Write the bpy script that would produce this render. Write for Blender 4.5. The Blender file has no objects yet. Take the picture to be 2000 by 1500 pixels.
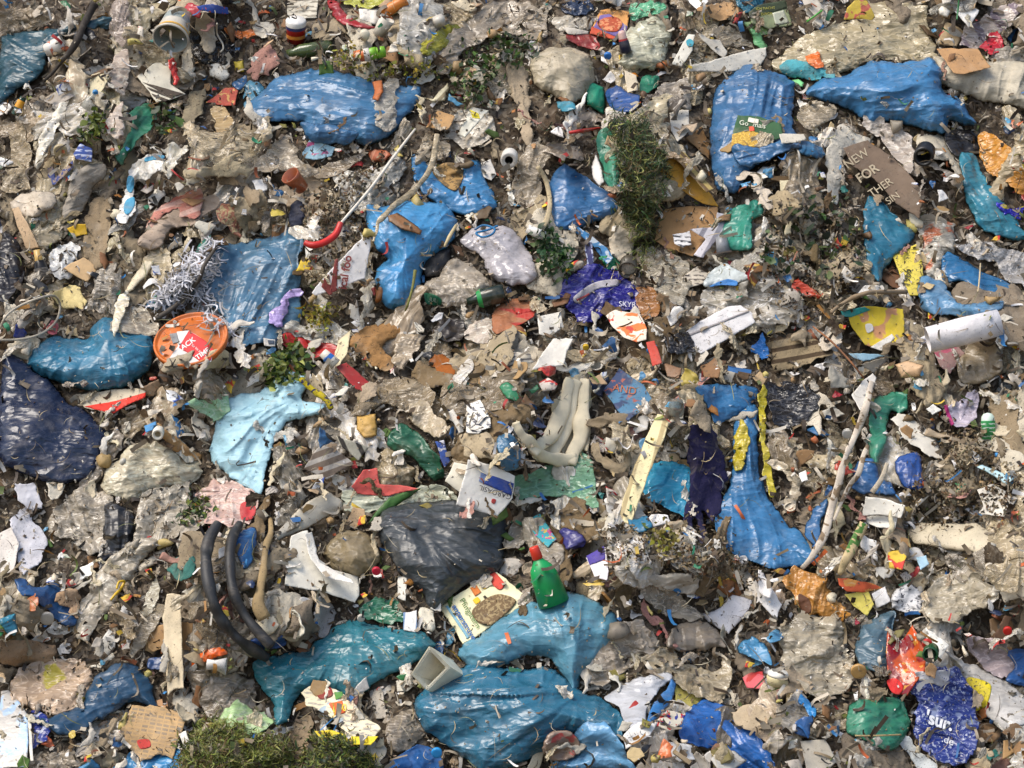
import bpy, bmesh, math, random
import numpy as np
from mathutils import Matrix, Vector, Euler
from mathutils.geometry import delaunay_2d_cdt
R = math.radians
sc = bpy.context.scene
COL = sc.collection
# ---------------------------------------------------------------- camera, sky, sun, exposure
D = 9.0                      # metres from the lens to the middle of the waste slope
PITCH = R(8)
O = Vector((0, 0, 3.0))      # middle of the slope as the camera sees it
U = Vector((1, 0, 0)); V = Vector((0, math.sin(PITCH), math.cos(PITCH))); W = Vector((0, -math.cos(PITCH), math.sin(PITCH)))
FR = Matrix((U, V, W)).transposed()            # frame -> world rotation
FQ = FR.to_quaternion()
cam = bpy.data.objects.new('camera', bpy.data.cameras.new('camera')); COL.objects.link(cam)
cam.data.sensor_width = 36; cam.data.lens = 90; cam.data.clip_end = 3000
cam.matrix_world = Matrix.Translation(O + W * D) @ FR.to_4x4()
sc.camera = cam
to_sun = Vector((-0.50, -0.22, 0.86)).normalized()
w = bpy.data.worlds.new('World'); sc.world = w; w.use_nodes = True
nt = w.node_tree; nt.nodes.clear()
sky = nt.nodes.new('ShaderNodeTexSky'); sky.sky_type = 'NISHITA'; sky.sun_disc = False
sky.sun_elevation = math.asin(to_sun.z); sky.sun_rotation = math.atan2(to_sun.x, to_sun.y)
sky.air_density = 1.0; sky.dust_density = 3.0
bg = nt.nodes.new('ShaderNodeBackground'); bg.inputs[1].default_value = 0.15
wo = nt.nodes.new('ShaderNodeOutputWorld')
nt.links.new(sky.outputs[0], bg.inputs[0]); nt.links.new(bg.outputs[0], wo.inputs[0])
sun = bpy.data.objects.new('sun', bpy.data.lights.new('sun', 'SUN')); COL.objects.link(sun)
sun.data.energy = 1.7; sun.data.angle = R(30.0); sun.data.color = (1.0, 0.94, 0.85)
sun.rotation_euler = to_sun.to_track_quat('Z', 'Y').to_euler()
sc.view_settings.view_transform = 'Standard'; sc.view_settings.look = 'None'
sc.view_settings.gamma = 1.0; sc.view_settings.exposure = 0.66
sc.cycles.max_bounces = 6; sc.cycles.diffuse_bounces = 3; sc.cycles.transparent_max_bounces = 8
sc.cycles.caustics_reflective = False; sc.cycles.caustics_refractive = False

# ---------------------------------------------------------------- noise and folds (numpy)
_T = np.random.RandomState(5).rand(256, 256)
def vn(x, y, s=0):
    x = np.asarray(x, float) + s * 17.31; y = np.asarray(y, float) + s * 9.77
    xi = np.floor(x).astype(int); yi = np.floor(y).astype(int); fx = x - xi; fy = y - yi
    fx = fx * fx * (3 - 2 * fx); fy = fy * fy * (3 - 2 * fy)
    a = _T[yi & 255, xi & 255]; b = _T[yi & 255, (xi + 1) & 255]; c = _T[(yi + 1) & 255, xi & 255]; d = _T[(yi + 1) & 255, (xi + 1) & 255]
    return (a * (1 - fx) + b * fx) * (1 - fy) + (c * (1 - fx) + d * fx) * fy
def fbm(x, y, s=0, o=3):
    r = 0; a = .5
    for i in range(o): r = r + a * (vn(x * 2 ** i, y * 2 ** i, s + i * 3) - .5); a *= .5
    return r
def tri(t): return np.abs((t % 1) * 2 - 1) * 2 - 1
def ridge(t): return 1 - 2 * np.abs(np.sin(np.pi * t)) ** .75
def pn(x, y, s=0):
    """random heights joined by flat triangles: facets that meet in sharp creases"""
    x = np.asarray(x, float) + s * 7.13; y = np.asarray(y, float) + s * 3.91; x, y = x + .75 * vn(x * .7, y * .7, s + 2), y + .75 * vn(x * .7 + 31, y * .7, s + 3)
    xi = np.floor(x).astype(int); yi = np.floor(y).astype(int); fx = x - xi; fy = y - yi
    a = _T[yi & 255, xi & 255]; b = _T[yi & 255, (xi + 1) & 255]; c = _T[(yi + 1) & 255, xi & 255]; d = _T[(yi + 1) & 255, (xi + 1) & 255]
    t1 = np.where(fx + fy < 1, a * (1 - fx - fy) + b * fx + c * fy, d * (fx + fy - 1) + b * (1 - fy) + c * (1 - fx))
    t2 = np.where(fx > fy, a * (1 - fx) + b * (fx - fy) + d * fy, a * (1 - fy) + c * (fy - fx) + d * fx)
    return np.where(_T[(xi * 3) & 255, (yi * 5 + 7) & 255] > .5, t1, t2)
LAM = (.5, .29, .16, .085, .045)
def crumple(x, y, L, s, k=1.0, n=5):
    """creased sheet relief: facets of several sizes, the small ones only in places"""
    rg = np.random.RandomState(int(s) % 99991); h = 0
    for i in range(min(n, 5)):
        lam = L * LAM[i] * rg.uniform(.85, 1.2); a = rg.uniform(0, math.pi); st = rg.uniform(.55, .9)
        u = (x * math.cos(a) + y * math.sin(a)) / lam * st; v = (-x * math.sin(a) + y * math.cos(a)) / lam
        m = 1 if i < 2 else np.clip(vn(x / lam * .3, y / lam * .3, s + 31 + i) * 2.6 - .6, 0, 1)
        h = h + lam * (.25 if i < 3 else .32) * (pn(u, v, s % 97 + i) - .5) * m
    return h * k
def folds(x, y, L, s, o, cx, cy):
    """long creases: the same facets stretched along a heading, or fanning out from a knot"""
    n = o.get('fn', 7); k = o.get('fs', 1.0)
    if 'k' in o:
        kx, ky = o['k']; dx = x - kx; dy = y - ky; r = np.hypot(dx, dy) + 1e-4
        q = np.arctan2(dy, dx) * n / 2.6; lam = np.minimum(r * 2.6 / n, L / n * 1.7); al = r / L
    else:
        a = R(o['fa']); al = ((x - cx) * math.cos(a) + (y - cy) * math.sin(a)) / L; ac = (-(x - cx) * math.sin(a) + (y - cy) * math.cos(a)) / L
        q = ac * n * .8; lam = L / n
    q = q + .9 * vn(al * 1.5, q * .4, s); m = np.clip(vn(q * .6, al * 1.6, s + 4) * 2.2 - .35, .1, 1.2)
    m2 = np.clip(vn(q * .7, al * 2.5, s + 7) * 2.6 - .8, 0, 1)
    thin = np.exp(-5 * np.abs(np.sin(np.pi * (q * .8 + .8 * vn(al * 2, q, s + 22)))))
    return lam * k * (.62 * m * (pn(q, al * 1.1, s % 89) - .5) + .34 * m2 * (pn(q * 2.3, al * 1.8, s % 89 + 5) - .5) + .14 * m2 * thin)

# ---------------------------------------------------------------- the slope as a height field (frame metres)
PX = 1.8 / 1000; K = 0.67
def uvp(x, y, w):
    f = (D - w) / D
    return (np.asarray(x, float) - 1000) * PX * f, (750 - np.asarray(y, float)) * PX * f
def T0(u, v):
    return -K * v + .13 * fbm(u * 6.5 + 9, v * 5.5, 4, 2) + .16 * fbm(u * 1.1 + 5, v * 1.1, 1, 2) + .13 * fbm(u * 3.1, v * 3.1 + 3, 2, 2)
CE = .0075; U0, V0, NU, NV = -2.3, -2.0, 614, 534
gu = U0 + (np.arange(NU) + .5) * CE; gv = V0 + (np.arange(NV) + .5) * CE
GU, GV = np.meshgrid(gu, gv)
S = T0(GU, GV) + .03 * fbm(GU * 14, GV * 14, 8, 2)
def sampler(A, i0, j0):
    def f(u, v):
        x = (np.asarray(u) - U0) / CE - .5 - i0; y = (np.asarray(v) - V0) / CE - .5 - j0
        x = np.clip(x, 0, A.shape[1] - 1.001); y = np.clip(y, 0, A.shape[0] - 1.001)
        xi = x.astype(int); yi = y.astype(int); fx = x - xi; fy = y - yi
        return (A[yi, xi] * (1 - fx) + A[yi, xi + 1] * fx) * (1 - fy) + (A[yi + 1, xi] * (1 - fx) + A[yi + 1, xi + 1] * fx) * fy
    return f
def crop(lo, hi, m):
    i0 = int(max(0, (lo[0] - m - U0) / CE)); i1 = int(min(NU, (hi[0] + m - U0) / CE + 2)); j0 = int(max(0, (lo[1] - m - V0) / CE)); j1 = int(min(NV, (hi[1] + m - V0) / CE + 2))
    return i0, max(i1, i0 + 3), j0, max(j1, j0 + 3)
def boxblur(A, r):
    for ax in (0, 1):
        for _ in range(2):
            p = np.concatenate([np.repeat(A.take([0], ax), r, ax), A, np.repeat(A.take([-1], ax), r, ax)], ax)
            c = np.cumsum(p, ax); c = np.concatenate([np.zeros_like(c.take([0], ax)), c], ax); n = A.shape[ax]
            A = (c.take(range(2 * r + 1, 2 * r + 1 + n), ax) - c.take(range(0, n), ax)) / (2 * r + 1)
    return A
def inside(P, x, y):
    r = np.zeros(x.shape, bool); a = P; b = np.roll(P, -1, 0)
    for (x1, y1), (x2, y2) in zip(a, b):
        if y1 == y2: continue
        r ^= ((y1 > y) != (y2 > y)) & (x < (x2 - x1) * (y - y1) / (y2 - y1) + x1)
    return r
def pdist(P, x, y):
    d = np.full(x.shape, 1e9)
    for (x1, y1), (x2, y2) in zip(P, np.roll(P, -1, 0)):
        dx, dy = x2 - x1, y2 - y1; t = np.clip(((x - x1) * dx + (y - y1) * dy) / (dx * dx + dy * dy + 1e-12), 0, 1)
        d = np.minimum(d, (x - x1 - t * dx) ** 2 + (y - y1 - t * dy) ** 2)
    return np.sqrt(d)
def parea(P):
    x, y = P[:, 0], P[:, 1]; return abs(np.dot(x, np.roll(y, -1)) - np.dot(y, np.roll(x, -1))) / 2
def loop(P, g, soft, rag, s):
    """outline points spaced about g apart, rounded when soft, ragged by rag metres"""
    out = []; n = len(P)
    for i in range(n):
        p0, p1, p2, p3 = P[i - 1], P[i], P[(i + 1) % n], P[(i + 2) % n]
        m = max(1, int(np.hypot(*(p2 - p1)) / g + .5))
        for j in range(m):
            t = j / m
            if soft:
                tt = .42
                a = p1 + (p2 - p0) * tt * t * (1 - t) ** 2 * 1.0 + 0
                h00 = 2 * t ** 3 - 3 * t * t + 1; h01 = 1 - h00; h10 = t ** 3 - 2 * t * t + t; h11 = t ** 3 - t * t
                a = h00 * p1 + h01 * p2 + h10 * (p2 - p0) * tt + h11 * (p3 - p1) * tt
            else: a = p1 + (p2 - p1) * t
            out.append(a)
    Q = np.array(out)
    if rag:
        c = np.arange(len(Q)) * g / .02
        nx = (pn(Q[:, 0] / .03, Q[:, 1] / .03, s) - .5 + .5 * (pn(Q[:, 0] / .012, Q[:, 1] / .012, s + 2) - .5)) * 1.7 * rag; ny = (pn(Q[:, 0] / .03 + 50, Q[:, 1] / .03, s + 5) - .5 + .5 * (pn(Q[:, 0] / .012, Q[:, 1] / .012, s + 7) - .5)) * 1.7 * rag
        Q = Q + np.stack([nx, ny], 1)
    keep = [0]
    for i in range(1, len(Q)):
        if np.hypot(*(Q[i] - Q[keep[-1]])) > g * .3: keep.append(i)
    return Q[keep]
def triang(Q, g, rg):
    lo, hi = Q.min(0), Q.max(0)
    xs = np.arange(lo[0], hi[0], g); ys = np.arange(lo[1], hi[1], g * .87)
    X, Y = np.meshgrid(xs, ys); X = X + (np.arange(len(ys)) % 2)[:, None] * g / 2
    X = X.ravel() + (rg.rand(X.size) - .5) * g * .3; Y = Y.ravel() + (rg.rand(X.size) - .5) * g * .3
    ok = inside(Q, X, Y); X = X[ok]; Y = Y[ok]
    if len(X):
        ok = pdist(Q, X, Y) > g * .45; X = X[ok]; Y = Y[ok]
    pts = [Vector((a, b)) for a, b in Q] + [Vector((a, b)) for a, b in zip(X, Y)]
    n = len(Q)
    ov, oe, of, *_ = delaunay_2d_cdt(pts, [], [list(range(n))], 1, 1e-6)
    v = np.array([(p.x, p.y) for p in ov]); f = [tuple(t) for t in of if len(t) == 3]
    return v, f
def edges_rim(f):
    e = {}
    for t in f:
        for a, b in ((t[0], t[1]), (t[1], t[2]), (t[2], t[0])): e[(a, b)] = 1
    return [(a, b) for (a, b) in e if (b, a) not in e]
def shell(v2, f, zt, zb, weld):
    """closed shell from a triangulated outline: top heights zt, underside heights zb"""
    n = len(v2); top = np.column_stack([v2, zt]); bot = np.column_stack([v2, zb])
    if f:
        a, b, c = (v2[i] for i in f[0])
        if (b[0] - a[0]) * (c[1] - a[1]) - (b[1] - a[1]) * (c[0] - a[0]) < 0: f = [(t[0], t[2], t[1]) for t in f]
    faces = list(f); rim = edges_rim(f); rv = set(i for e in rim for i in e)
    if weld:
        idx = {}; vs = [tuple(p) for p in top]
        for i in range(n):
            if i in rv: idx[i] = i
            else: idx[i] = len(vs); vs.append(tuple(bot[i]))
        faces += [(idx[t[2]], idx[t[1]], idx[t[0]]) for t in f]
        return vs, faces
    vs = [tuple(p) for p in top] + [tuple(p) for p in bot]
    faces += [(t[2] + n, t[1] + n, t[0] + n) for t in f]
    faces += [(b, a, a + n, b + n) for a, b in rim]
    return vs, faces
def link(name, vs, fs, mat, parent=None, c=(0, 0, 0), smooth=True, rot=None):
    """one mesh object; vs in frame metres, c its origin in frame metres"""
    me = bpy.data.meshes.new(name); c = np.asarray(c, float)
    vv = np.asarray(vs, float) - c
    me.from_pydata(vv.tolist(), [], fs); me.update()
    if smooth: me.polygons.foreach_set('use_smooth', [True] * len(me.polygons))
    if mat: me.materials.append(mat)
    o = bpy.data.objects.new(name, me); COL.objects.link(o)
    if parent is not None:
        o.parent = parent; o.location = c - np.array(parent['c']) if 'c' in parent else c
    else:
        o.rotation_mode = 'QUATERNION'; o.rotation_quaternion = FQ; o.location = O + FR @ Vector(c)
    return o
CENT = {}
def place(o, c):
    CENT[o.name] = np.array(c, float)
def child(name, vs, fs, mat, par, smooth=True):
    me = bpy.data.meshes.new(name); pc = CENT[par.name]
    me.from_pydata((np.asarray(vs, float) - pc).tolist(), [], fs); me.update()
    if smooth: me.polygons.foreach_set('use_smooth', [True] * len(me.polygons))
    me.materials.append(mat)
    o = bpy.data.objects.new(name, me); COL.objects.link(o); o.parent = par; CENT[o.name] = pc
    return o

# ---------------------------------------------------------------- materials
def lin(h):
    h = h.lstrip('#'); c = [int(h[i:i + 2], 16) / 255 for i in (0, 2, 4)]
    return tuple((x / 12.92 if x < .04045 else ((x + .055) / 1.055) ** 2.4) for x in c) + (1,)
GAIN = 0.86
MUD = (0.12, 0.088, 0.056, 1); DUST = (0.36, 0.31, 0.235, 1)
def node(t, ty, **kw):
    n = t.nodes.new(ty)
    for k, v in kw.items():
        if k.startswith('i_'):
            kk = k[2:]; kk = int(kk) if kk.isdigit() else kk
            n.inputs[kk].default_value = v
        else: setattr(n, k, v)
    return n
def make_dirt():
    g = bpy.data.node_groups.new('Dirt', 'ShaderNodeTree')
    for nm, ty in (('Vector', 'NodeSocketVector'), ('Color', 'NodeSocketColor'), ('Amount', 'NodeSocketFloat')): g.interface.new_socket(nm, in_out='INPUT', socket_type=ty)
    for nm, ty in (('Color', 'NodeSocketColor'), ('Fac', 'NodeSocketFloat')): g.interface.new_socket(nm, in_out='OUTPUT', socket_type=ty)
    gi = node(g, 'NodeGroupInput'); go = node(g, 'NodeGroupOutput'); L = g.links.new
    def noise(s, d, r=.5, w=0):
        n = node(g, 'ShaderNodeTexNoise', i_Scale=s, i_Detail=d, i_Roughness=r, i_Distortion=w); L(gi.outputs[0], n.inputs['Vector']); return n
    def mr(src, a, b, c=0., d=1.):
        n = node(g, 'ShaderNodeMapRange', i_1=a, i_2=b, i_3=c, i_4=d); L(src, n.inputs[0]); return n
    def mth(op, a, b):
        n = node(g, 'ShaderNodeMath', operation=op)
        for i, x in enumerate((a, b)):
            if isinstance(x, float): n.inputs[i].default_value = x
            else: L(x, n.inputs[i])
        return n
    var = mr(noise(14, 3).outputs[0], .3, .7, .80, 1.14)
    c0 = node(g, 'ShaderNodeVectorMath', operation='SCALE'); L(gi.outputs[1], c0.inputs[0]); L(var.outputs[0], c0.inputs['Scale'])
    s1 = mr(noise(95, 2, .6).outputs[0], .64, .70); s2 = mr(noise(230, 1).outputs[0], .66, .70)
    speck = mth('MAXIMUM', s1.outputs[0], mth('MULTIPLY', s2.outputs[0], .7).outputs[0])
    area = mr(noise(6, 3, .6).outputs[0], .38, .62, .15, 1.)
    sp = mth('MULTIPLY', speck.outputs[0], area.outputs[0])
    sp2 = node(g, 'ShaderNodeMath', operation='MULTIPLY', use_clamp=True); L(sp.outputs[0], sp2.inputs[0]); L(mth('MULTIPLY', gi.outputs[2], 2.2).outputs[0], sp2.inputs[1])
    sm = mr(noise(11, 6, .68, .8).outputs[0], .51, .80)
    sm2 = node(g, 'ShaderNodeMath', operation='MULTIPLY', use_clamp=True); L(sm.outputs[0], sm2.inputs[0]); L(mth('MULTIPLY', gi.outputs[2], 1.3).outputs[0], sm2.inputs[1])
    mudc = node(g, 'ShaderNodeMix', data_type='RGBA'); L(mr(noise(30, 4).outputs[0], .38, .6).outputs[0], mudc.inputs[0]); mudc.inputs[6].default_value = MUD; mudc.inputs[7].default_value = DUST
    m1 = node(g, 'ShaderNodeMix', data_type='RGBA'); L(sm2.outputs[0], m1.inputs[0]); L(c0.outputs[0], m1.inputs[6]); L(mudc.outputs[2], m1.inputs[7])
    m2 = node(g, 'ShaderNodeMix', data_type='RGBA'); L(sp2.outputs[0], m2.inputs[0]); L(m1.outputs[2], m2.inputs[6]); m2.inputs[7].default_value = (.045, .032, .02, 1)
    L(m2.outputs[2], go.inputs[0]); L(mth('MAXIMUM', sp2.outputs[0], sm2.outputs[0]).outputs[0], go.inputs[1])
    return g
DIRT = make_dirt()
MC = {}
KD = dict(  # roughness, bump strength, bump scale, dirt, alpha, translucency
    b=(.31, .65, 15, .24, 1, .05), f=(.20, .7, 20, .15, .60, .10), c=(.9, .9, 90, .50, 1, 0), p=(.75, .45, 60, .34, 1, 0), k=(.6, .5, 45, .4, 1, 0),
    h=(.38, .12, 30, .22, 1, 0), m=(.3, .2, 40, .3, 1, 0), g=(.12, .15, 30, .2, .55, 0), l=(.55, .3, 60, .15, 1, .3), w=(.8, .6, 60, .35, 1, 0))
def mat(kind, col, **o):
    key = (kind, col, tuple(sorted((a, str(b)) for a, b in o.items())))
    if key in MC: return MC[key]
    ro, bs, bsc, di, al, tl = KD[kind]
    ro = o.get('ro', ro); di = o.get('di', di); al = o.get('al', al); tl = o.get('tl', tl); bs = o.get('bs', bs)
    m = bpy.data.materials.new(f'{kind}_{col}'); m.use_nodes = True; t = m.node_tree; L = t.links.new
    pb = t.nodes['Principled BSDF']; out = t.nodes['Material Output']
    tc = node(t, 'ShaderNodeTexCoord'); oi = node(t, 'ShaderNodeObjectInfo')
    sc_ = node(t, 'ShaderNodeVectorMath', operation='MULTIPLY_ADD'); L(oi.outputs['Random'], sc_.inputs[0]); sc_.inputs[1].default_value = (31, 17, 23); L(tc.outputs['Object'], sc_.inputs[2])
    vec = sc_.outputs[0]
    c = node(t, 'ShaderNodeRGB'); cc = lin(col)
    if kind == 'b': lm = .2 * cc[0] + .7 * cc[1] + .1 * cc[2]; cc = [x * .86 + (lm * .8 + .035) * .14 for x in cc]
    c.outputs[0].default_value = (cc[0] * GAIN, cc[1] * GAIN, cc[2] * GAIN, 1); cur = c.outputs[0]
    if o.get('vary'):   # individual tints between copies
        hs = node(t, 'ShaderNodeHueSaturation'); L(cur, hs.inputs['Color'])
        r1 = node(t, 'ShaderNodeMapRange', i_3=1 - o['vary'], i_4=1 + o['vary']); L(oi.outputs['Random'], r1.inputs[0]); L(r1.outputs[0], hs.inputs['Value'])
        wn = node(t, 'ShaderNodeTexWhiteNoise', noise_dimensions='1D'); L(oi.outputs['Random'], wn.inputs['W'])
        r2 = node(t, 'ShaderNodeMapRange', i_3=.488, i_4=.512); L(wn.outputs[0], r2.inputs[0]); L(r2.outputs[0], hs.inputs['Hue']); cur = hs.outputs[0]
    def mapped(ang, s):
        mp = node(t, 'ShaderNodeMapping'); mp.inputs['Rotation'].default_value = (0, 0, R(-ang)); mp.inputs['Scale'].default_value = s; L(tc.outputs['Object'], mp.inputs[0]); return mp.outputs[0]
    gk = {'b': .80 if cc[2] > cc[0] * 1.15 else .9, 'f': 1.16, 'c': .95, 'p': 1.0}.get(kind, 1) if not o.get('g1') else 1; cc = [cc[0] * 1.03 * gk, cc[1] * (1.08 if kind == 'b' and cc[2] > cc[0] * 1.15 else 1) * gk, cc[2] * (.92 if kind != 'b' else .95) * gk, 1]; c.outputs[0].default_value = (cc[0] * GAIN, cc[1] * GAIN, cc[2] * GAIN, 1)
    def mixc(fac, c2):
        nonlocal cur
        mx = node(t, 'ShaderNodeMix', data_type='RGBA'); L(fac, mx.inputs[0]); L(cur, mx.inputs[6])
        c2 = lin(c2); mx.inputs[7].default_value = (c2[0] * GAIN, c2[1] * GAIN, c2[2] * GAIN, 1); cur = mx.outputs[2]
    def thr(src, a, b):
        n = node(t, 'ShaderNodeMapRange', i_1=a, i_2=b); L(src, n.inputs[0]); return n.outputs[0]
    if 'st' in o:       # stripes: angle, per metre, duty, colour
        a, s, du, c2 = o['st']; wv = node(t, 'ShaderNodeTexWave', i_Scale=s / 20 * 6.28 / 3.14, i_Distortion=1.2, i_Detail=1); wv.inputs['Detail Scale'].default_value = .5; wv.bands_direction = 'Y'; L(mapped(a, (1, 1, 0)), wv.inputs[0]); mixc(thr(wv.outputs['Fac'], 1 - du - .08, 1 - du + .08), c2)
    if 'tx' in o:       # rows of small print: angle, row pitch m, colour
        a, pt, c2 = o['tx']; v1 = mapped(a, (1 / pt * .35, 1 / pt, 0))
        wv = node(t, 'ShaderNodeTexWave', i_Scale=.318, i_Distortion=0); wv.bands_direction = 'Y'; L(v1, wv.inputs[0])
        nz = node(t, 'ShaderNodeTexNoise', i_Scale=1.6, i_Detail=2); L(v1, nz.inputs['Vector'])
        mu = node(t, 'ShaderNodeMath', operation='MULTIPLY'); L(thr(wv.outputs['Fac'], .45, .6), mu.inputs[0]); L(thr(nz.outputs[0], .46, .54), mu.inputs[1]); mixc(mu.outputs[0], c2)
    if 'pr' in o:       # coloured print blobs: scale, threshold, colour ...
        q = o['pr']
        for i in range(0, len(q), 3):
            nz = node(t, 'ShaderNodeTexNoise', i_Scale=q[i], i_Detail=2.5, i_Distortion=.6); ad = node(t, 'ShaderNodeVectorMath', operation='ADD'); L(tc.outputs['Object'], ad.inputs[0]); ad.inputs[1].default_value = (i * 3.7 + 1, i * 1.3, 2); L(ad.outputs[0], nz.inputs['Vector']); mixc(thr(nz.outputs[0], q[i + 1], q[i + 1] + .04), q[i + 2])
    if 'ck' in o:       # checks: angle, size m, colour
        a, s, c2 = o['ck']; ck = node(t, 'ShaderNodeTexBrick', i_Scale=1 / s); ck.inputs['Color1'].default_value = (1, 1, 1, 1); ck.inputs['Color2'].default_value = (.2, .2, .2, 1); ck.inputs['Mortar'].default_value = (0, 0, 0, 1); ck.inputs['Mortar Size'].default_value = .05; ck.offset = 0; L(mapped(a, (1, 1, 0)), ck.inputs[0]); mixc(thr(ck.outputs[0], .1, 1.4), c2)
    gr = node(t, 'ShaderNodeGroup'); gr.node_tree = DIRT; L(vec, gr.inputs[0]); L(cur, gr.inputs[1]); gr.inputs[2].default_value = di
    L(gr.outputs[0], pb.inputs['Base Color'])
    rm = node(t, 'ShaderNodeMapRange', i_3=ro, i_4=max(.5 if kind in 'bf' else .75, ro)); L(gr.outputs[1], rm.inputs[0]); L(rm.outputs[0], pb.inputs['Roughness'])
    if kind == 'm': pb.inputs['Metallic'].default_value = .8
    if kind in 'bf': pb.inputs['Specular IOR Level'].default_value = .5
    if kind in 'cl': pb.inputs['Specular IOR Level'].default_value = .25
    vb = mapped(o.get('fa', (sum(map(ord, col)) * 37) % 180), (.6, 1.3, 1)) if kind in 'bf' else vec; crease = None
    nz = node(t, 'ShaderNodeTexNoise', i_Scale=bsc, i_Detail=2 if kind in 'bf' else 4, i_Roughness=.5, i_Distortion=1.0 if kind in 'bf' else .3); L(vb, nz.inputs['Vector']); hsrc = nz.outputs[0]
    if kind in 'bf':
        # sharp little facets: warped cell distances at two sizes, present only in patches
        wv_ = node(t, 'ShaderNodeVectorMath', operation='MULTIPLY_ADD'); L(nz.outputs['Color'], wv_.inputs[0]); wv_.inputs[1].default_value = (.035, .035, 0); L(vb, wv_.inputs[2])
        v1 = node(t, 'ShaderNodeTexVoronoi', i_Scale=bsc * 2.6); L(wv_.outputs[0], v1.inputs['Vector'])
        v2 = node(t, 'ShaderNodeTexVoronoi', i_Scale=bsc * 1.0); L(wv_.outputs[0], v2.inputs['Vector'])
        n4 = node(t, 'ShaderNodeTexNoise', i_Scale=bsc * .5, i_Detail=2); L(vb, n4.inputs['Vector']); k4 = thr(n4.outputs[0], .42, .62)
        a2 = node(t, 'ShaderNodeMath', operation='MULTIPLY'); L(v1.outputs['Distance'], a2.inputs[0]); L(k4, a2.inputs[1])
        b3 = node(t, 'ShaderNodeMath', operation='MULTIPLY_ADD'); L(a2.outputs[0], b3.inputs[0]); b3.inputs[1].default_value = .42; L(v2.outputs['Distance'], b3.inputs[2]); hsrc = b3.outputs[0]
        n5 = node(t, 'ShaderNodeTexNoise', i_Scale=bsc * .9, i_Detail=3, i_Distortion=1.2); L(vb, n5.inputs['Vector'])
        s5 = node(t, 'ShaderNodeMath', operation='SUBTRACT'); L(n5.outputs[0], s5.inputs[0]); s5.inputs[1].default_value = .5
        b2 = node(t, 'ShaderNodeMath', operation='ABSOLUTE'); L(s5.outputs[0], b2.inputs[0]); a2 = b2
        cm = node(t, 'ShaderNodeMath', operation='MINIMUM'); L(a2.outputs[0], cm.inputs[0]); L(b2.outputs[0], cm.inputs[1])
        crease = node(t, 'ShaderNodeMapRange', i_1=.0, i_2=.035, i_3=1., i_4=0.); L(cm.outputs[0], crease.inputs[0])
        # folded film doubles up: paler and denser along its creases
        cw = node(t, 'ShaderNodeMix', data_type='RGBA'); cf = node(t, 'ShaderNodeMath', operation='MULTIPLY'); L(crease.outputs[0], cf.inputs[0]); cf.inputs[1].default_value = .14 if kind == 'b' else .55
        L(cf.outputs[0], cw.inputs[0]); L(gr.outputs[0], cw.inputs[6]); hi = [min(.85, x * GAIN * 1.5 + .14) for x in cc[:3]]; cw.inputs[7].default_value = (*hi, 1); L(cw.outputs[2], pb.inputs['Base Color'])
    bp = node(t, 'ShaderNodeBump', i_Strength=bs, i_Distance=.022 if kind in 'bf' else .004); L(hsrc, bp.inputs['Height']); L(bp.outputs[0], pb.inputs['Normal'])
    sh = pb.outputs[0]
    if tl:
        tr = node(t, 'ShaderNodeBsdfTranslucent'); L(gr.outputs[0], tr.inputs[0]); L(bp.outputs[0], tr.inputs[1]); mx = node(t, 'ShaderNodeMixShader'); mx.inputs[0].default_value = tl; L(sh, mx.inputs[1]); L(tr.outputs[0], mx.inputs[2]); sh = mx.outputs[0]
    if al < 1:
        tp = node(t, 'ShaderNodeBsdfTransparent'); mx = node(t, 'ShaderNodeMixShader')
        n2 = node(t, 'ShaderNodeTexNoise', i_Scale=18, i_Detail=4); L(vec, n2.inputs['Vector']); a0 = node(t, 'ShaderNodeMapRange', i_1=.35, i_2=.62, i_3=max(0, al - .22), i_4=min(1, al + .18)); L(n2.outputs[0], a0.inputs[0])
        am = node(t, 'ShaderNodeMath', operation='MAXIMUM'); L(a0.outputs[0], am.inputs[0]); L(gr.outputs[1], am.inputs[1])
        
        if crease: a5 = node(t, 'ShaderNodeMath', operation='MAXIMUM'); L(am.outputs[0], a5.inputs[0]); L(crease.outputs[0], a5.inputs[1]); am = a5
        L(am.outputs[0], mx.inputs[0]); L(tp.outputs[0], mx.inputs[1]); L(sh, mx.inputs[2]); sh = mx.outputs[0]
    if sh is not pb.outputs[0]: L(sh, out.inputs[0])
    MC[key] = m
    return m

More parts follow.
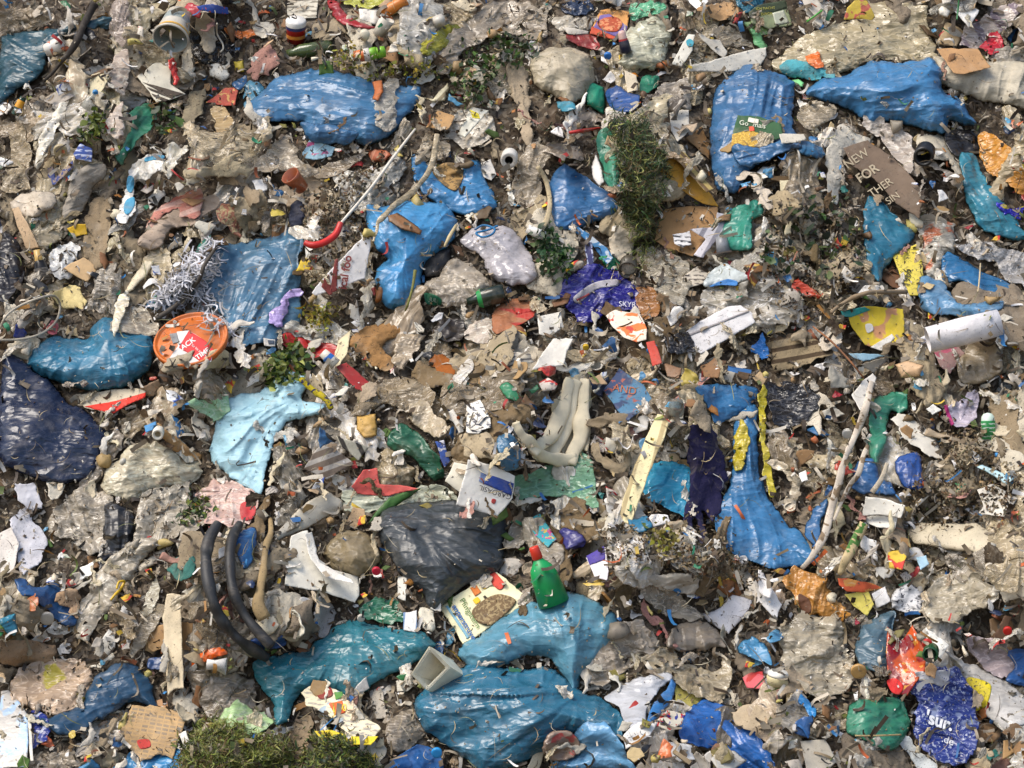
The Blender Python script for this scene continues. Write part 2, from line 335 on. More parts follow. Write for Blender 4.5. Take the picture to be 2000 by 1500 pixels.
# ---------------------------------------------------------------- things
LAND = []      # landmarks (short name, u, v) for the labels of the small scraps
MASK = []      # outlines of the traced things
def tag(o, label, cat, group=None, kind=None):
    if label: o['label'] = label
    if cat: o['category'] = cat
    if group: o['group'] = group
    if kind: o['kind'] = kind
SOFT = 'bfcl'
PK = dict(b=(.56, .95, 2.0), f=(.20, 1.35, 1.9), c=(.30, 1.0, 2.3), p=(.0, .22, 3.2), k=(.7, .8, 3.0), l=(.2, .3, 2.4))  # puff, crumple, grid px
SEED = [100]
def sheet(kind, name, cat, label, col, P, **o):
    """a bag, film, cloth, paper or lump whose outline P (photo px) is laid on the slope and given its own thickness and folds"""
    SEED[0] += 7; s = SEED[0]; rg = np.random.RandomState(s)
    P = np.array(P, float)
    w0 = T0(*uvp(P[:, 0], P[:, 1], -K * (750 - P[:, 1]) * PX)); 
    u, v = uvp(P[:, 0], P[:, 1], w0); w0 = sampler(S, 0, 0)(u, v).mean() * .5 + w0 * .5
    u, v = uvp(P[:, 0], P[:, 1], w0); Q = np.column_stack([u, v]); area = parea(Q); L = math.sqrt(area)
    pf, ck, gp = PK[kind]
    g = min(max(gp * PX * (.7 + L * 1.6), 1.9 * PX), 3.8 * PX)
    soft = o.get('soft', kind in SOFT)
    Q = loop(Q, g * 1.1, soft, o.get('rag', .007 if kind == 'b' else .012 if kind in 'fc' else .003), s)
    v2, f = triang(Q, g, rg)
    c = Q.mean(0); dmax = pdist(Q, v2[:, 0], v2[:, 1]).max()
    Rr = dmax * o.get('rr', .95); h = o.get('h', pf) * dmax
    lift = (o.get('L', 0) + (1 if kind == 'b' else 0) + (2 if o.get('drape') else 0)) * .01; cr = o.get('c', ck); cr = min(max(cr, .35), .95) if kind == 'b' else cr
    if kind in 'bf' and 'fa' not in o and 'k' not in o: o = dict(o, fa=float(rg.randint(0, 180)), fn=rg.uniform(5, 8))
    if kind in 'bf': o = dict(o, fs=o.get('fs', 1.0) * (1.3 if kind == 'b' else 1.5))
    tx, ty = o.get('t', (0, 0))
    i0, i1, j0, j1 = crop(Q.min(0), Q.max(0), .08)
    A = S[j0:j1, i0:i1]; XU = GU[j0:j1, i0:i1]; XV = GV[j0:j1, i0:i1]; msk = inside(Q, XU, XV)
    if msk.sum() < 4: msk = np.ones_like(msk)
    rigid = kind in 'pk' and not o.get('drape')
    a = A[msk]; B_ = np.column_stack([XU[msk] - c[0], XV[msk] - c[1], np.ones(len(a))])
    co, *_ = np.linalg.lstsq(B_, a, rcond=None)
    co[0] = np.clip(co[0], -.5, .5); co[1] = np.clip(co[1], -1.1, -.1)
    res = np.percentile(a - B_ @ co, 82 if rigid else 76 if o.get('drape') else 60); co[2] += res
    if not rigid:
        r = max(2, int(L * (.24 if kind == 'f' else .18) / CE)); Ab = boxblur(A, r); fb = sampler(Ab, i0, j0); fs2 = sampler(boxblur(A, 7 if kind in 'bf' else 3), i0, j0)
    def base(x, y):
        pl = co[0] * (x - c[0]) + co[1] * (y - c[1]) + co[2]
        if rigid: return pl + .004 + lift + tx * (x - c[0]) + ty * (y - c[1]) + (abs(tx) + abs(ty)) * L * .3
        kk = .75 if o.get('drape') else .35
        return kk * pl + (1 - kk) * fb(x, y) + .006 + lift + tx * (x - c[0]) + ty * (y - c[1])
    if 'k' in o:
        ku, kv = uvp(*o['k'], float(np.mean(w0))); o = dict(o, k=(float(ku), float(kv)))
    bow = o.get('bow', rg.uniform(-.12, .12) if kind == 'p' else 0); ba = rg.uniform(0, 3.14)
    def prof(x, y, d):
        z = 0
        if h:
            t = np.clip(d / max(Rr, 1e-4), 0, 1); z = h * np.maximum(0, 1 - (1 - t) ** 2) ** .62 * (1 + .9 * fbm(x / L * 2, y / L * 2, s, 2))
        em = np.clip(d / (dmax * .3), .25, 1) if kind in 'bk' else 1
        if cr: z = z + crumple(x, y, L, s, cr * (.8 if kind in 'bk' else 1), o.get('n', 5)) * em
        if 'fa' in o or 'k' in o: z = z + folds(x, y, L, s, o, c[0], c[1]) * em
        if bow: q = ((x - c[0]) * math.cos(ba) + (y - c[1]) * math.sin(ba)); z = z + bow * q * q / L * 2
        return z
    def F(x, y):
        x = np.asarray(x, float); y = np.asarray(y, float); d = pdist(Q, x, y) if (h or kind in 'bk') else 0
        z = base(x, y) + prof(x, y, d)
        if not rigid and not o.get('drape'):
            m = fs2(x, y) + .003; z = np.where(z < m, m + .25 * (z - m) * 0, z)
        return z
    zt = F(v2[:, 0], v2[:, 1]); d = pdist(Q, v2[:, 0], v2[:, 1])
    th = o.get('th', dict(b=0, f=.0015, c=.004, p=.003, k=0, l=.001)[kind])
    if kind in 'bk': zb = zt - np.minimum(d / dmax, 1) * (h * 1.2 + .01) - 0.0; weld = True
    else: zb = zt - th; weld = False
    vs, fs = shell(v2, f, zt, zb, weld)
    if kind in 'bfc':     # creases also push the skin sideways
        vs = np.array(vs); q = .35 * cr; vs[:, 0] += crumple(vs[:, 1], vs[:, 0], L * .8, s + 3, q, 4) * .5; vs[:, 1] += crumple(vs[:, 0] + 3, vs[:, 1], L * .8, s + 5, q, 4) * .5
    mo = {k_: o[k_] for k_ in ('ro', 'di', 'al', 'tl', 'st', 'tx', 'pr', 'ck', 'bs', 'g1') if k_ in o}
    if 'tx' in o and isinstance(o['tx'], str): pass
    if kind in 'bf' and 'fa' in o: mo['fa'] = o['fa']
    elif kind in 'bf': mo['fa'] = float(round(math.degrees(math.atan2(c[1] - o['k'][1], c[0] - o['k'][0]))))
    cw = np.array([c[0], c[1], float(zt.mean())])
    ob = link(name, vs, fs, mat(o.get('mk', kind), col, **mo), c=cw, smooth=(kind != 'k' or o.get('sm', 1)))
    CENT[ob.name] = cw
    tag(ob, label, cat, o.get('group'))
    # raise the stored surface
    x = XU[msk]; y = XV[msk]; A[msk] = np.maximum(A[msk], F(x, y))
    MASK.append((Q, area))
    ob['_a'] = area
    return ob, F
TH = {}
def patch(par, F, name, col, P, off=.0025, kind='p', label=None, **o):
    P = np.array(P, float); u, v = uvp(P[:, 0], P[:, 1], CENT[par.name][2])
    for _ in range(3): u, v = uvp(P[:, 0], P[:, 1], F(u, v))
    Q = np.column_stack([u, v]); L = math.sqrt(parea(Q)); g = max(2.0 * PX, min(4 * PX, L / 8))
    SEED[0] += 3; Q = loop(Q, g, o.get('soft', False), o.get('rag', .001), SEED[0]); v2, f = triang(Q, g, np.random.RandomState(SEED[0]))
    zt = F(v2[:, 0], v2[:, 1]) + off
    vs, fs = shell(v2, f, zt, zt - .0015, False)
    mo = {k_: o[k_] for k_ in ('ro', 'di', 'al', 'tl', 'st', 'tx', 'pr', 'ck') if k_ in o}
    ob = child(name, vs, fs, mat(kind, col, **mo), par)
    if label: ob['label'] = label
    return ob
def text(par, F, s, col, xy, size, ang, off=.006, sx=1.0, bold=.0):
    """lettering laid on a thing: xy start of the baseline in photo px, size letter height px"""
    cu = bpy.data.curves.new('lettering', 'FONT'); cu.body = s; cu.size = size * PX * 1.35; cu.offset = bold * PX
    to = bpy.data.objects.new('lettering', cu); COL.objects.link(to)
    dg = bpy.context.evaluated_depsgraph_get(); me = bpy.data.meshes.new_from_object(to.evaluated_get(dg)); bpy.data.objects.remove(to)
    bm = bmesh.new(); bm.from_mesh(me); bmesh.ops.triangulate(bm, faces=bm.faces)
    for _ in range(2):
        lg = [e for e in bm.edges if e.calc_length() > 5 * PX]
        if lg: bmesh.ops.subdivide_edges(bm, edges=lg, cuts=1); bmesh.ops.triangulate(bm, faces=bm.faces)
    v = np.array([(p.co.x * sx, p.co.y) for p in bm.verts]); fs = [tuple(q.index for q in f.verts) for f in bm.faces]; bm.free()
    a = R(ang); u0, v0 = uvp(xy[0], xy[1], CENT[par.name][2]); u0, v0 = uvp(xy[0], xy[1], float(F(np.array([u0]), np.array([v0]))[0]))
    X = u0 + v[:, 0] * math.cos(a) - v[:, 1] * math.sin(a); Y = v0 + v[:, 0] * math.sin(a) + v[:, 1] * math.cos(a)
    return child('lettering', np.column_stack([X, Y, F(X, Y) + off]), fs, mat('p', col, di=.12), par, smooth=False)
def surf_at(x, y):
    f = sampler(S, 0, 0); u, v = uvp(x, y, 0)
    for _ in range(5): u, v = uvp(x, y, f(u, v))
    return u, v, f(u, v)
def tube_mesh(C, r, n=10, flat=1.0, cap=True):
    C = np.array(C, float); m = len(C); T = np.gradient(C, axis=0); T /= np.linalg.norm(T, axis=1)[:, None] + 1e-9
    up = np.array([0.02, 0.01, 1.0]); vs = []; fs = []
    for i in range(m):
        a = np.cross(T[i], up); a /= np.linalg.norm(a) + 1e-9; b = np.cross(a, T[i])
        for j in range(n):
            t = 2 * math.pi * j / n; vs.append(C[i] + r[i] * (a * math.cos(t) + b * math.sin(t) * flat))
    for i in range(m - 1):
        for j in range(n): fs.append((i * n + j, i * n + (j + 1) % n, (i + 1) * n + (j + 1) % n, (i + 1) * n + j))
    if cap: fs.append(tuple(range(n))[::-1]); fs.append(tuple((m - 1) * n + j for j in range(n)))
    return vs, fs
def tube(kind, name, cat, label, col, P, r, lift=.01, n=10, flat=1.0, par=None, wob=0, dz=None, **o):
    """a stick, hose or strand along photo px points P, radius r px (one value or one per point); dz extra height m per point"""
    P = np.array(P, float); m = len(P); rr = np.full(m, r, float) if np.isscalar(r) else np.array(r, float)
    t = np.linspace(0, m - 1, max(8, m * 6)); k = np.arange(m)
    def cr(y):
        out = []
        for q in t:
            i = min(int(q), m - 2); f_ = q - i; a, b, c_, d = y[max(i - 1, 0)], y[i], y[i + 1], y[min(i + 2, m - 1)]
            out.append(.5 * (2 * b + (c_ - a) * f_ + (2 * a - 5 * b + 4 * c_ - d) * f_ ** 2 + (3 * b - a - 3 * c_ + d) * f_ ** 3))
        return np.array(out)
    X = cr(P[:, 0]); Y = cr(P[:, 1]); r2 = np.maximum(np.interp(t, k, rr), .3) * PX; dzz = cr(np.array(dz, float)) if dz is not None else 0
    SEED[0] += 5; s = SEED[0]
    if wob: X = X + wob * (vn(t * 1.7, t * 0, s) - .5) * 4; Y = Y + wob * (vn(t * 1.7, t * 0 + 9, s) - .5) * 4; r2 = r2 * (.75 + .5 * vn(t * 2.2, t * 0 + 4, s))
    u, v, w_ = surf_at(X, Y)
    if o.get('stiff'):
        A = np.column_stack([t, np.ones(len(t))]); co, *_ = np.linalg.lstsq(A, w_, rcond=None); w_ = A @ co + np.percentile(w_ - A @ co, 85)
    else: w_ = np.convolve(np.pad(w_, 4, 'edge'), np.ones(9) / 9, 'valid')
    w_ = w_ + lift + r2 + dzz; u, v = uvp(X, Y, w_)
    C = np.column_stack([u, v, w_]); vs, fs = tube_mesh(C, r2, n, flat)
    mo = {k_: o[k_] for k_ in ('ro', 'di', 'al', 'tl', 'st', 'tx', 'pr', 'ck', 'bs') if k_ in o}; mt = mat(kind, col, **mo)
    if par is not None: return child(name, vs, fs, mt, par)
    c = C.mean(0); ob = link(name, vs, fs, mt, c=c); CENT[ob.name] = c; tag(ob, label, cat, o.get('group'))
    MASK.append((None, 0)); ob['_a'] = 0.0
    return ob
def lathe_mesh(A, B, prof, n=24, squash=1.0):
    A = np.array(A, float); B = np.array(B, float); T = (B - A); Ln = np.linalg.norm(T); T = T / Ln
    a = np.cross(T, [0.01, 0.02, 1.0]); a /= np.linalg.norm(a); b = np.cross(a, T); vs = []; fs = []
    for (t, r) in prof:
        for j in range(n):
            q = 2 * math.pi * j / n; vs.append(A + T * Ln * t + r * PX * (a * math.cos(q) + b * math.sin(q) * squash))
    m = len(prof)
    for i in range(m - 1):
        for j in range(n): fs.append((i * n + j, i * n + (j + 1) % n, (i + 1) * n + (j + 1) % n, (i + 1) * n + j))
    return vs, fs
def lathe(name, cat, label, a, b, parts, za=.02, zb=.02, n=24, squash=1.0, dent=0, **o):
    """a turned thing: axis from photo px a to b (metres za, zb above the surface there); parts = [(part name or None, material kind, colour, [(t, radius px)...], options)]"""
    ua, va, wa = surf_at(*a); ub, vb, wb = surf_at(*b); wm = (wa + wb) / 2
    ua, va = uvp(*a, wm + za); ub, vb = uvp(*b, wm + zb); A = (float(ua), float(va), float(wm + za)); B = (float(ub), float(vb), float(wm + zb))
    c = (np.array(A) + np.array(B)) / 2; root = None; SEED[0] += 5; s = SEED[0]
    for pn, kd, col, prof, op in parts:
        vs, fs = lathe_mesh(A, B, prof, n, squash); vs = np.array(vs)
        if dent: vs[:, 2] += dent * fbm(vs[:, 0] / .05, vs[:, 1] / .05, s, 3); vs[:, 1] += dent * .6 * fbm(vs[:, 0] / .05, vs[:, 2] / .05 + 7, s, 3)
        if root is None:
            root = link(name, vs, fs, mat(kd, col, **op), c=c); CENT[root.name] = c; tag(root, label, cat, o.get('group'))
        else: child(pn, vs, fs, mat(kd, col, **op), root)
    rr = max(r for p_ in parts for _, r in p_[3]) * PX
    i0, i1, j0, j1 = crop((min(A[0], B[0]), min(A[1], B[1])), (max(A[0], B[0]), max(A[1], B[1])), rr)
    XU = GU[j0:j1, i0:i1]; XV = GV[j0:j1, i0:i1]; ax = np.array([A[0], A[1]]); bx = np.array([B[0], B[1]]); d_ = bx - ax
    t = np.clip(((XU - ax[0]) * d_[0] + (XV - ax[1]) * d_[1]) / (d_ @ d_ + 1e-9), 0, 1); dd = np.hypot(XU - ax[0] - t * d_[0], XV - ax[1] - t * d_[1])
    sub = S[j0:j1, i0:i1]; hh = A[2] + (B[2] - A[2]) * t + np.sqrt(np.maximum(rr * rr - dd * dd, 0)) * .8; sub[dd < rr] = np.maximum(sub, hh)[dd < rr]
    MASK.append((np.array([[c[0] - rr, c[1] - rr], [c[0] + rr, c[1] - rr], [c[0] + rr, c[1] + rr], [c[0] - rr, c[1] + rr]]), 4 * rr * rr)); root['_a'] = 4 * rr * rr
    return root
TAB = r'''
f plastic_film|plastic film|long dusty beige film bunched along the top edge above the dark teal bag|a3937c|0,28 50,18 90,18 108,30 98,50 60,60 30,64 0,70|fa=10|beige film above the teal bag
b plastic_bag|bag|dark teal bag spread at the edge under a small yoghurt cup|24566c|0,76 40,62 100,55 145,50 152,60 118,75 100,100 92,125 78,155 40,180 14,203 0,196|fa=-25,fn=6|dark teal bag by the yoghurt cup
b plastic_bag|bag|small dark teal bag end poking out beside the dark branch|1d4f62|168,46 215,33 216,55 178,58|fa=10
f plastic_film|plastic film|hanging greyish torn film above the white leaf-shaped strips|a3958c|225,0 250,0 256,40 250,92 238,96 222,76 214,40|fa=85
f plastic_film|plastic film|smooth whitish pointed strip, upper of two hanging one above the other|c6b6aa|250,95 248,190 238,186 222,162 218,138 228,114|al=.95,c=.3
f plastic_film|plastic film|smooth whitish pointed strip with a round brown mark at its tip|cdbdb0|244,200 247,270 236,279 216,266 215,238 228,210|al=.95,c=.3|white pointed strip
+mark|5a4636|234,264 242,265 243,271 236,275 231,270|
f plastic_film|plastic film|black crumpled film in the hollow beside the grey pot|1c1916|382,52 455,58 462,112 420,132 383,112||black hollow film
p paper_packet|packet|crumpled blue packet with orange fleck near the top edge|2b4fa8|393,25 425,20 450,23 453,34 425,37 400,32|drape=1,c=.6,pr=(40,.6,'#c05020')
f plastic_film|plastic film|orange brown torn film lying beneath pale rags|c4691f|445,60 500,61 502,73 470,79 447,70|fa=5
p booklet|booklet|white booklet with fanned dark striped pages beside a red strip|dcd7c8|270,152 300,126 328,120 338,130 335,165 365,186 345,196 310,204 286,172|t=(.1,-.2)|fanned white booklet
+page_edge|4a3f35|278,160 335,176 360,183 346,188 330,189|
+page_edge|4a3f35|287,170 340,189 336,193 292,176|
+page_edge|4a3f35|295,182 330,195 322,199 300,188|
f red_ribbon|ribbon|bright red plastic strip standing across the fanned booklet|cc3a33|334,115 348,123 352,160 345,173 338,150|al=1,fa=80,L=2
c cloth_rag|rag|white wrinkled rag end hanging next to the red strip|cfc8ba|358,75 370,68 381,110 376,140 362,160 355,128|fa=80
c cloth_rag|rag|torn white rag drooping into the black hollow|c9bfae|385,34 410,34 421,60 413,101 399,95 390,70|fa=80
k foam_chunk|foam|broken white foam lump below the black hollow film|ece7dc|408,128 425,122 442,128 451,150 435,162 410,150|pr=(60,.62,'#6a5a48')|white foam lump
k fruit_peel|peel|dull yellow rind lump beside the white foam lump|b9a735|455,119 476,118 477,140 458,139|
p snack_packet|packet|faded red packet with yellow print beside the knotted blue end|b95240|403,202 440,172 468,172 461,206 440,209 415,203|drape=1,c=.7,pr=(35,.55,'#d8a860')|faded red packet
b plastic_bag|bag|small dark blue bag tip next to the faded red packet|22568c|455,165 480,149 483,166 468,177|
b plastic_bag|bag|mid blue crumpled film corner beside the big creased blue bag|3f88b2|480,160 510,165 520,200 500,226 478,212|c=1.2
b plastic_bag|bag|dark green bag trailing down under the leafy stems|1f7f60|250,292 265,240 256,224 285,200 306,220 300,256 280,272 256,310 246,326 238,310|fa=60,fn=6|trailing green bag
f paper_bag|paper bag|tan paper fan standing beside the faded red packet|ab9570|413,214 430,200 458,245 440,266 425,261|al=1,fa=60
c cloth_rag|rag|grey rag strip hanging between the booklet and the tan paper fan|938872|368,175 400,174 395,215 388,240 400,263 370,263 362,228|fa=85
f plastic_film|plastic film|long white creased film slanting down beside a round lid|ded8ca|75,322 82,280 100,240 120,210 137,205 122,245 115,270 85,312|al=1,fa=60|long white slanting film
f plastic_film|plastic film|knotted beige film with loose ends spreading from its knot|b3a28a|0,242 40,236 46,210 64,214 76,230 102,236 62,254 72,275 54,281 48,256 0,272|k=(45,243),fn=10
f plastic_film|plastic film|long beige film hanging from the knotted film|a99a80|8,375 24,302 20,262 46,250 62,290 56,332 62,376|fa=80,fn=8|hanging beige film
p food_tub|tub|blue food tub panel with pale lettering bars|2f4fa0|150,305 165,284 188,295 185,319 156,316|t=(.3,.2),tx=(-15,.018,'#c8d0e8')
p snack_packet|packet|small blue packet with coloured print folded in two|3b4a8a|95,331 106,325 111,350 148,317 151,330 110,363 95,359|pr=(50,.5,'#a08a78')
b foam_pipe|foam|fuzzy grey bundle standing between small blue packet and white shoe-like wrap|a69d8e|130,432 133,390 146,350 180,322 210,323 213,342 195,360 180,378 155,425|di=.5,ro=.8|fuzzy grey bundle
f wrapping|wrapping|white wrapping with pale blue printed patches, twisted in the middle|e3e1de|250,340 262,320 285,305 320,303 320,312 331,322 325,336 292,353 270,349 264,375 272,410 256,441 238,431 240,400 248,370|al=1,fa=60,L=2|white and blue wrapping
+printed_patch|4f9fc8|285,307 318,303 319,310 300,312 283,316|soft=True
+printed_patch|4f9fc8|250,345 262,348 258,375 248,370|soft=True
+printed_patch|4f9fc8|246,392 262,385 262,405 250,420 242,412|soft=True
c cardboard_strip|cardboard|long curved dirty carton strip above the blue film roll|b7a98d|368,342 400,336 470,304 462,320 502,332 480,346 440,346 400,356 376,353|L=1
c paper_towel|paper|pleated off-white tissue stack at the top edge|d5cfc2|500,38 530,44 537,60 520,73 500,66|fa=0,fn=8
p paper_bag|paper bag|striped cream paper bag at the top edge|d3cdbf|560,0 621,0 619,36 590,38 560,32|tx=(0,.02,'#8f8674')
b net_bag|net bag|red net bag curving round white waste at the top edge|b3202a|638,0 660,0 676,30 702,46 733,55 728,61 700,59 665,50 646,22|fa=-40,fn=9|red net bag
k foam_chunk|foam|white crumbly lump held in the red net bag|e4e1da|699,18 740,14 746,42 735,51 703,43|
f net_bag|net bag|yellow green netting over the red net bag|aeb04a|664,0 748,0 742,12 700,16 685,10|al=.9
f net_bag|net bag|loose olive yellow netting beside the large grey film|a8a236|803,110 840,75 880,50 897,50 882,85 842,116 815,113|fa=40,al=.9
f plastic_film|plastic film|large cloudy grey film stretched diagonally beside dark leaves|9c9182|855,118 872,75 920,35 965,0 1062,0 1072,60 1050,82 1010,68 960,76 905,100 892,140 862,150|fa=35,fn=5,al=.9|large cloudy grey film
b plastic_bag|bag|large creased blue bag with fan folds below the green-capped bottle|3b7ab2|480,205 510,178 540,150 590,134 640,132 690,146 722,156 745,160 780,165 822,172 817,200 790,235 762,270 722,290 690,276 640,282 600,272 592,242 520,238 488,230|fa=-12,fn=9,fs=1.1,c=.9|large creased blue bag
b plastic_bag|bag|short blue flap hanging under the large creased blue bag|356fa6|590,240 640,246 700,262 690,283 655,284 610,278 596,262|fa=80,L=1
f wrapper|wrapper|clear stained wrapper lying on the large creased blue bag|b9b2a7|742,172 758,150 774,160 778,230 765,262 740,252 734,222|al=.6,L=1
k leaf|leaf|curled orange brown leaf on the large creased blue bag|b8642a|727,163 749,160 751,184 741,205 729,200 733,181|L=2
k foam_chunk|foam|ribbed cream slab sticking up beside the large creased blue bag|dad2b4|823,191 846,194 874,160 879,172 868,200 845,202|L=2,st=(50,90,.3,'#9a8a68')
f plastic_film|plastic film|grey pleated garment cover lying diagonal beside dark leaves|8d8270|915,206 940,170 975,127 1005,128 1000,160 965,190 930,208|fa=50,fn=7|pleated grey cover
c cloth_rag|rag|long cream grey rag hanging beside the round beige sack|b0a08a|990,120 1024,126 1036,200 1040,290 1022,280 1006,205 994,170|fa=-80,fn=6|long hanging rag
f plastic_film|plastic film|clear bag holding papers and a yellow tag|b9b1a4|868,266 880,230 902,210 950,219 968,262 940,285 905,288|al=.85|clear bag with yellow tag
+tag|e8d83a|917,214 935,222 938,232 923,231|
+paper_slip|e8e6da|920,208 955,216 908,268 894,262|off=.0015
p cardboard|cardboard|small square tan cardboard piece above the long white pole|b28c5c|832,252 855,217 890,228 876,256|t=(.1,-.3),L=2|small tan cardboard square
k shell|plastic|rust brown ribbed oval dish beside the long white pole|aa542c|717,297 735,289 757,295 766,306 750,319 725,316|st=(70,70,.2,'#c98060'),L=1
f plastic_film|plastic film|grey brown film sweeping below the large creased blue bag|998b78|600,342 640,322 700,302 722,274 716,300 692,326 640,346|fa=25
f plastic_film|plastic film|pale beige film heap over a dark hollow beside a brown pot|b8ab98|497,340 522,302 560,268 580,288 586,312 622,332 600,346 540,336|k=(560,300),fn=9|pale beige film heap
p detergent_box|packet|crushed pale blue and pink packet under the blue bag flap|9cc4dc|590,302 605,275 627,278 656,290 650,306 620,313 596,310|drape=1,c=.7,pr=(28,.56,'#c05a8a',45,.6,'#3a3f50')
b plastic_bag|bag|bright blue bag loop filled with brown clippings|2f86ca|803,308 815,300 828,306 848,335 880,350 902,345 906,324 925,313 940,316 945,345 970,390 966,408 930,422 895,420 860,406 824,376 806,340|c=1.1,fa=20|bright blue bag with clippings
+soil|6f5a38|845,335 870,318 895,322 905,345 890,372 868,362|soft=True,off=.006,pr=(60,.5,'#b08a50')
p yoghurt_pot|tub|squashed pale grey square pot beside the bright blue bag|cac8c6|935,320 958,311 970,342 960,353 942,345|t=(.4,0)
f plastic_film|plastic film|beige folded film above the bright blue bag|b5a893|812,322 828,268 855,270 882,285 878,305 846,312|fa=60
f plastic_film|plastic film|dark navy crumpled film at the top edge|22314c|1098,12 1128,0 1155,4 1150,22 1120,31 1101,24|al=1,ro=.2
f plastic_film|plastic film|frosted grey sheet beside the orange food packet|b0a99c|1072,38 1110,33 1150,36 1150,66 1098,62|al=.85
p food_packet|packet|orange frozen food packet with a dish of red meat printed on it|dfa25e|1173,18 1198,16 1231,22 1226,55 1222,66 1204,79 1152,66|t=(0,.1),L=1|orange food packet
+printed_band|7a68a8|1172,30 1190,27 1226,52 1222,64 1204,72 1158,56|
+printed_dish|b8502c|1166,46 1180,35 1205,34 1216,48 1205,62 1180,60|soft=True,off=.004,pr=(70,.5,'#e09060')
+printed_band|d85a3a|1156,52 1206,74 1204,79 1152,66|off=.004
*Hähnchengyros|6a4a20|1170,26|8|-2|
b plastic_tray|tray|flat dark red tray under a white lid|a52d24|1106,70 1160,68 1171,100 1140,96 1115,82|h=.2,c=.1
p paper_plate|plate|torn white paper plate on the dark red tray|ece4d8|1097,55 1150,62 1150,68 1110,69|L=1
f plastic_film|plastic film|pale green see-through film draped over the grey clear bag|62b38c|1230,12 1262,4 1293,4 1292,26 1262,36 1234,38|
f clear_bag|bag|big cloudy clear bag below the pale green film|b7b7a4|1212,78 1240,46 1288,34 1309,60 1302,102 1290,132 1242,141 1208,130 1216,100|al=.85,h=.5|big cloudy clear bag
b sack|sack|round beige tied sack with folds running down from its top|bfb294|1035,140 1044,110 1068,93 1110,92 1146,105 1160,135 1157,165 1136,196 1110,206 1080,191 1048,172|k=(1085,70),fn=16,fs=.5,di=.45,ro=.45,h=.9|round beige sack
p cardboard_sheet|board|white folded board with raised flap above the crumpled blue bag|d9d5cc|1340,145 1342,134 1418,112 1455,100 1497,92 1496,110 1480,136 1420,141|t=(-.1,.3)|white folded board
p cardboard_sheet|board|white bent flap arching over the white folded board|cfcac0|1355,60 1386,80 1404,80 1421,104 1412,115 1392,102 1372,82|L=2
p milk_carton|carton|white drinks carton with a turquoise dot|dedcd4|1311,126 1343,70 1356,72 1350,102 1331,131|t=(.3,0),L=1|white drinks carton
+dot|2aa0bc|1340,80 1347,76 1355,82 1352,91 1343,90|soft=True
f plastic_film|plastic film|grey ribbed film above the white folded board|a59a88|1388,56 1430,54 1468,86 1440,92 1398,78|fa=-25
c board_scrap|board|cracked tan board piece at the top edge|c29c72|1360,22 1400,10 1430,0 1442,26 1400,44|h=0,c=.2
f plastic_film|plastic film|dark teal pointed film at the top edge beside the red tip|1e6078|1440,0 1488,0 1478,18 1455,26|al=1
b plastic_piece|plastic|small red pointed plastic piece below the dark teal film|c4301e|1427,50 1436,30 1450,22 1446,36|
f plastic_film|plastic film|pale green crumpled film below the printed leaflet|a8cf88|1455,50 1480,42 1510,50 1500,64 1470,66|al=.95
b plastic_bag|bag|bright light green twisted bag beside the printed leaflet|6fc07a|1464,60 1480,62 1488,75 1496,92 1484,98 1470,80|
p leaflet|leaflet|green grey leaflet with yellow lettering on a dark band|a3ad84|1462,26 1480,12 1536,2 1548,48 1500,58 1466,48|t=(0,.15),L=1|green printed leaflet
+printed_band|45513a|1462,24 1480,10 1534,0 1537,16 1464,36|
+printed_panel|d8dcc8|1508,26 1530,20 1541,44 1515,50|
*ICH MACHT|d8d060|1476,20|6|7|
*IE ZUVOR|d8d060|1478,31|6|7|off=.007
k teal_ring|ring|knotted teal film ring beside the small dark blue bag|1c9070|1138,172 1152,160 1180,170 1183,196 1180,226 1165,216 1146,205|h=.8,c=1.2
b plastic_bag|bag|small crumpled teal bag beside the cream carton|1f8a6c|1255,152 1285,148 1286,168 1262,186 1250,176|c=1.3
b plastic_bag|bag|small crumpled dark blue bag under the cream carton|1f54a4|1184,180 1205,164 1225,182 1250,194 1238,220 1208,226 1188,206|c=1.4|small dark blue bag
p carton|carton|cream carton corner standing in the small dark blue bag|d9ccb4|1218,140 1242,150 1244,182 1224,186|t=(.3,.2),L=3
k cap|bottle cap|tiny orange cap beside the cream carton|e08a1a|1233,144 1243,142 1247,150 1238,153|
f clear_bag|bag|greyish clear bag puffed up above the small dark blue bag|a89f94|1280,190 1292,165 1340,155 1352,200 1340,216 1292,206|h=.5,al=.8
b plastic_piece|plastic|turquoise rounded plastic under the round beige sack|2a94b6|1087,200 1120,204 1120,222 1096,223|
f plastic_film|plastic film|tan crumpled tarpaulin sheet with long diagonal folds|a89c80|1515,140 1520,112 1588,62 1625,50 1655,40 1700,0 1800,8 1814,60 1828,108 1820,119 1742,120 1700,120 1640,146 1600,152|fa=-35,fn=8,al=1,fs=.7,c=.8|tan tarpaulin
b tarpaulin|tarpaulin|thick rolled cream tarpaulin running out beside the cardboard flap|cbc1a8|1822,112 1870,112 1912,116 1950,122 2010,130 2010,214 1960,208 1900,196 1845,170 1825,160|c=.2,h=.8,di=.22,ro=.55|rolled cream tarpaulin
p cardboard|cardboard|tan cardboard flap lying on the rolled cream tarpaulin|b98f62|1824,100 1905,98 1926,138 1870,153 1850,151|L=3,bow=.05|tan cardboard flap
b plastic_bag|bag|smooth sky blue bag with curved folds leaning on the cream tarpaulin|3584c6|1573,172 1600,158 1612,150 1650,150 1676,132 1702,118 1760,120 1815,115 1830,128 1838,150 1840,182 1872,200 1900,246 1880,249 1850,240 1842,266 1780,251 1740,240 1692,242 1650,216 1610,200 1578,188|fa=15,fn=6,c=.35,h=.9,fs=.8|smooth sky blue bag
c rag|rag|light teal knotted rag between the tan tarpaulin and blue bags|55a8b8|1525,125 1545,116 1580,124 1632,148 1610,157 1570,156 1532,146|c=1.2
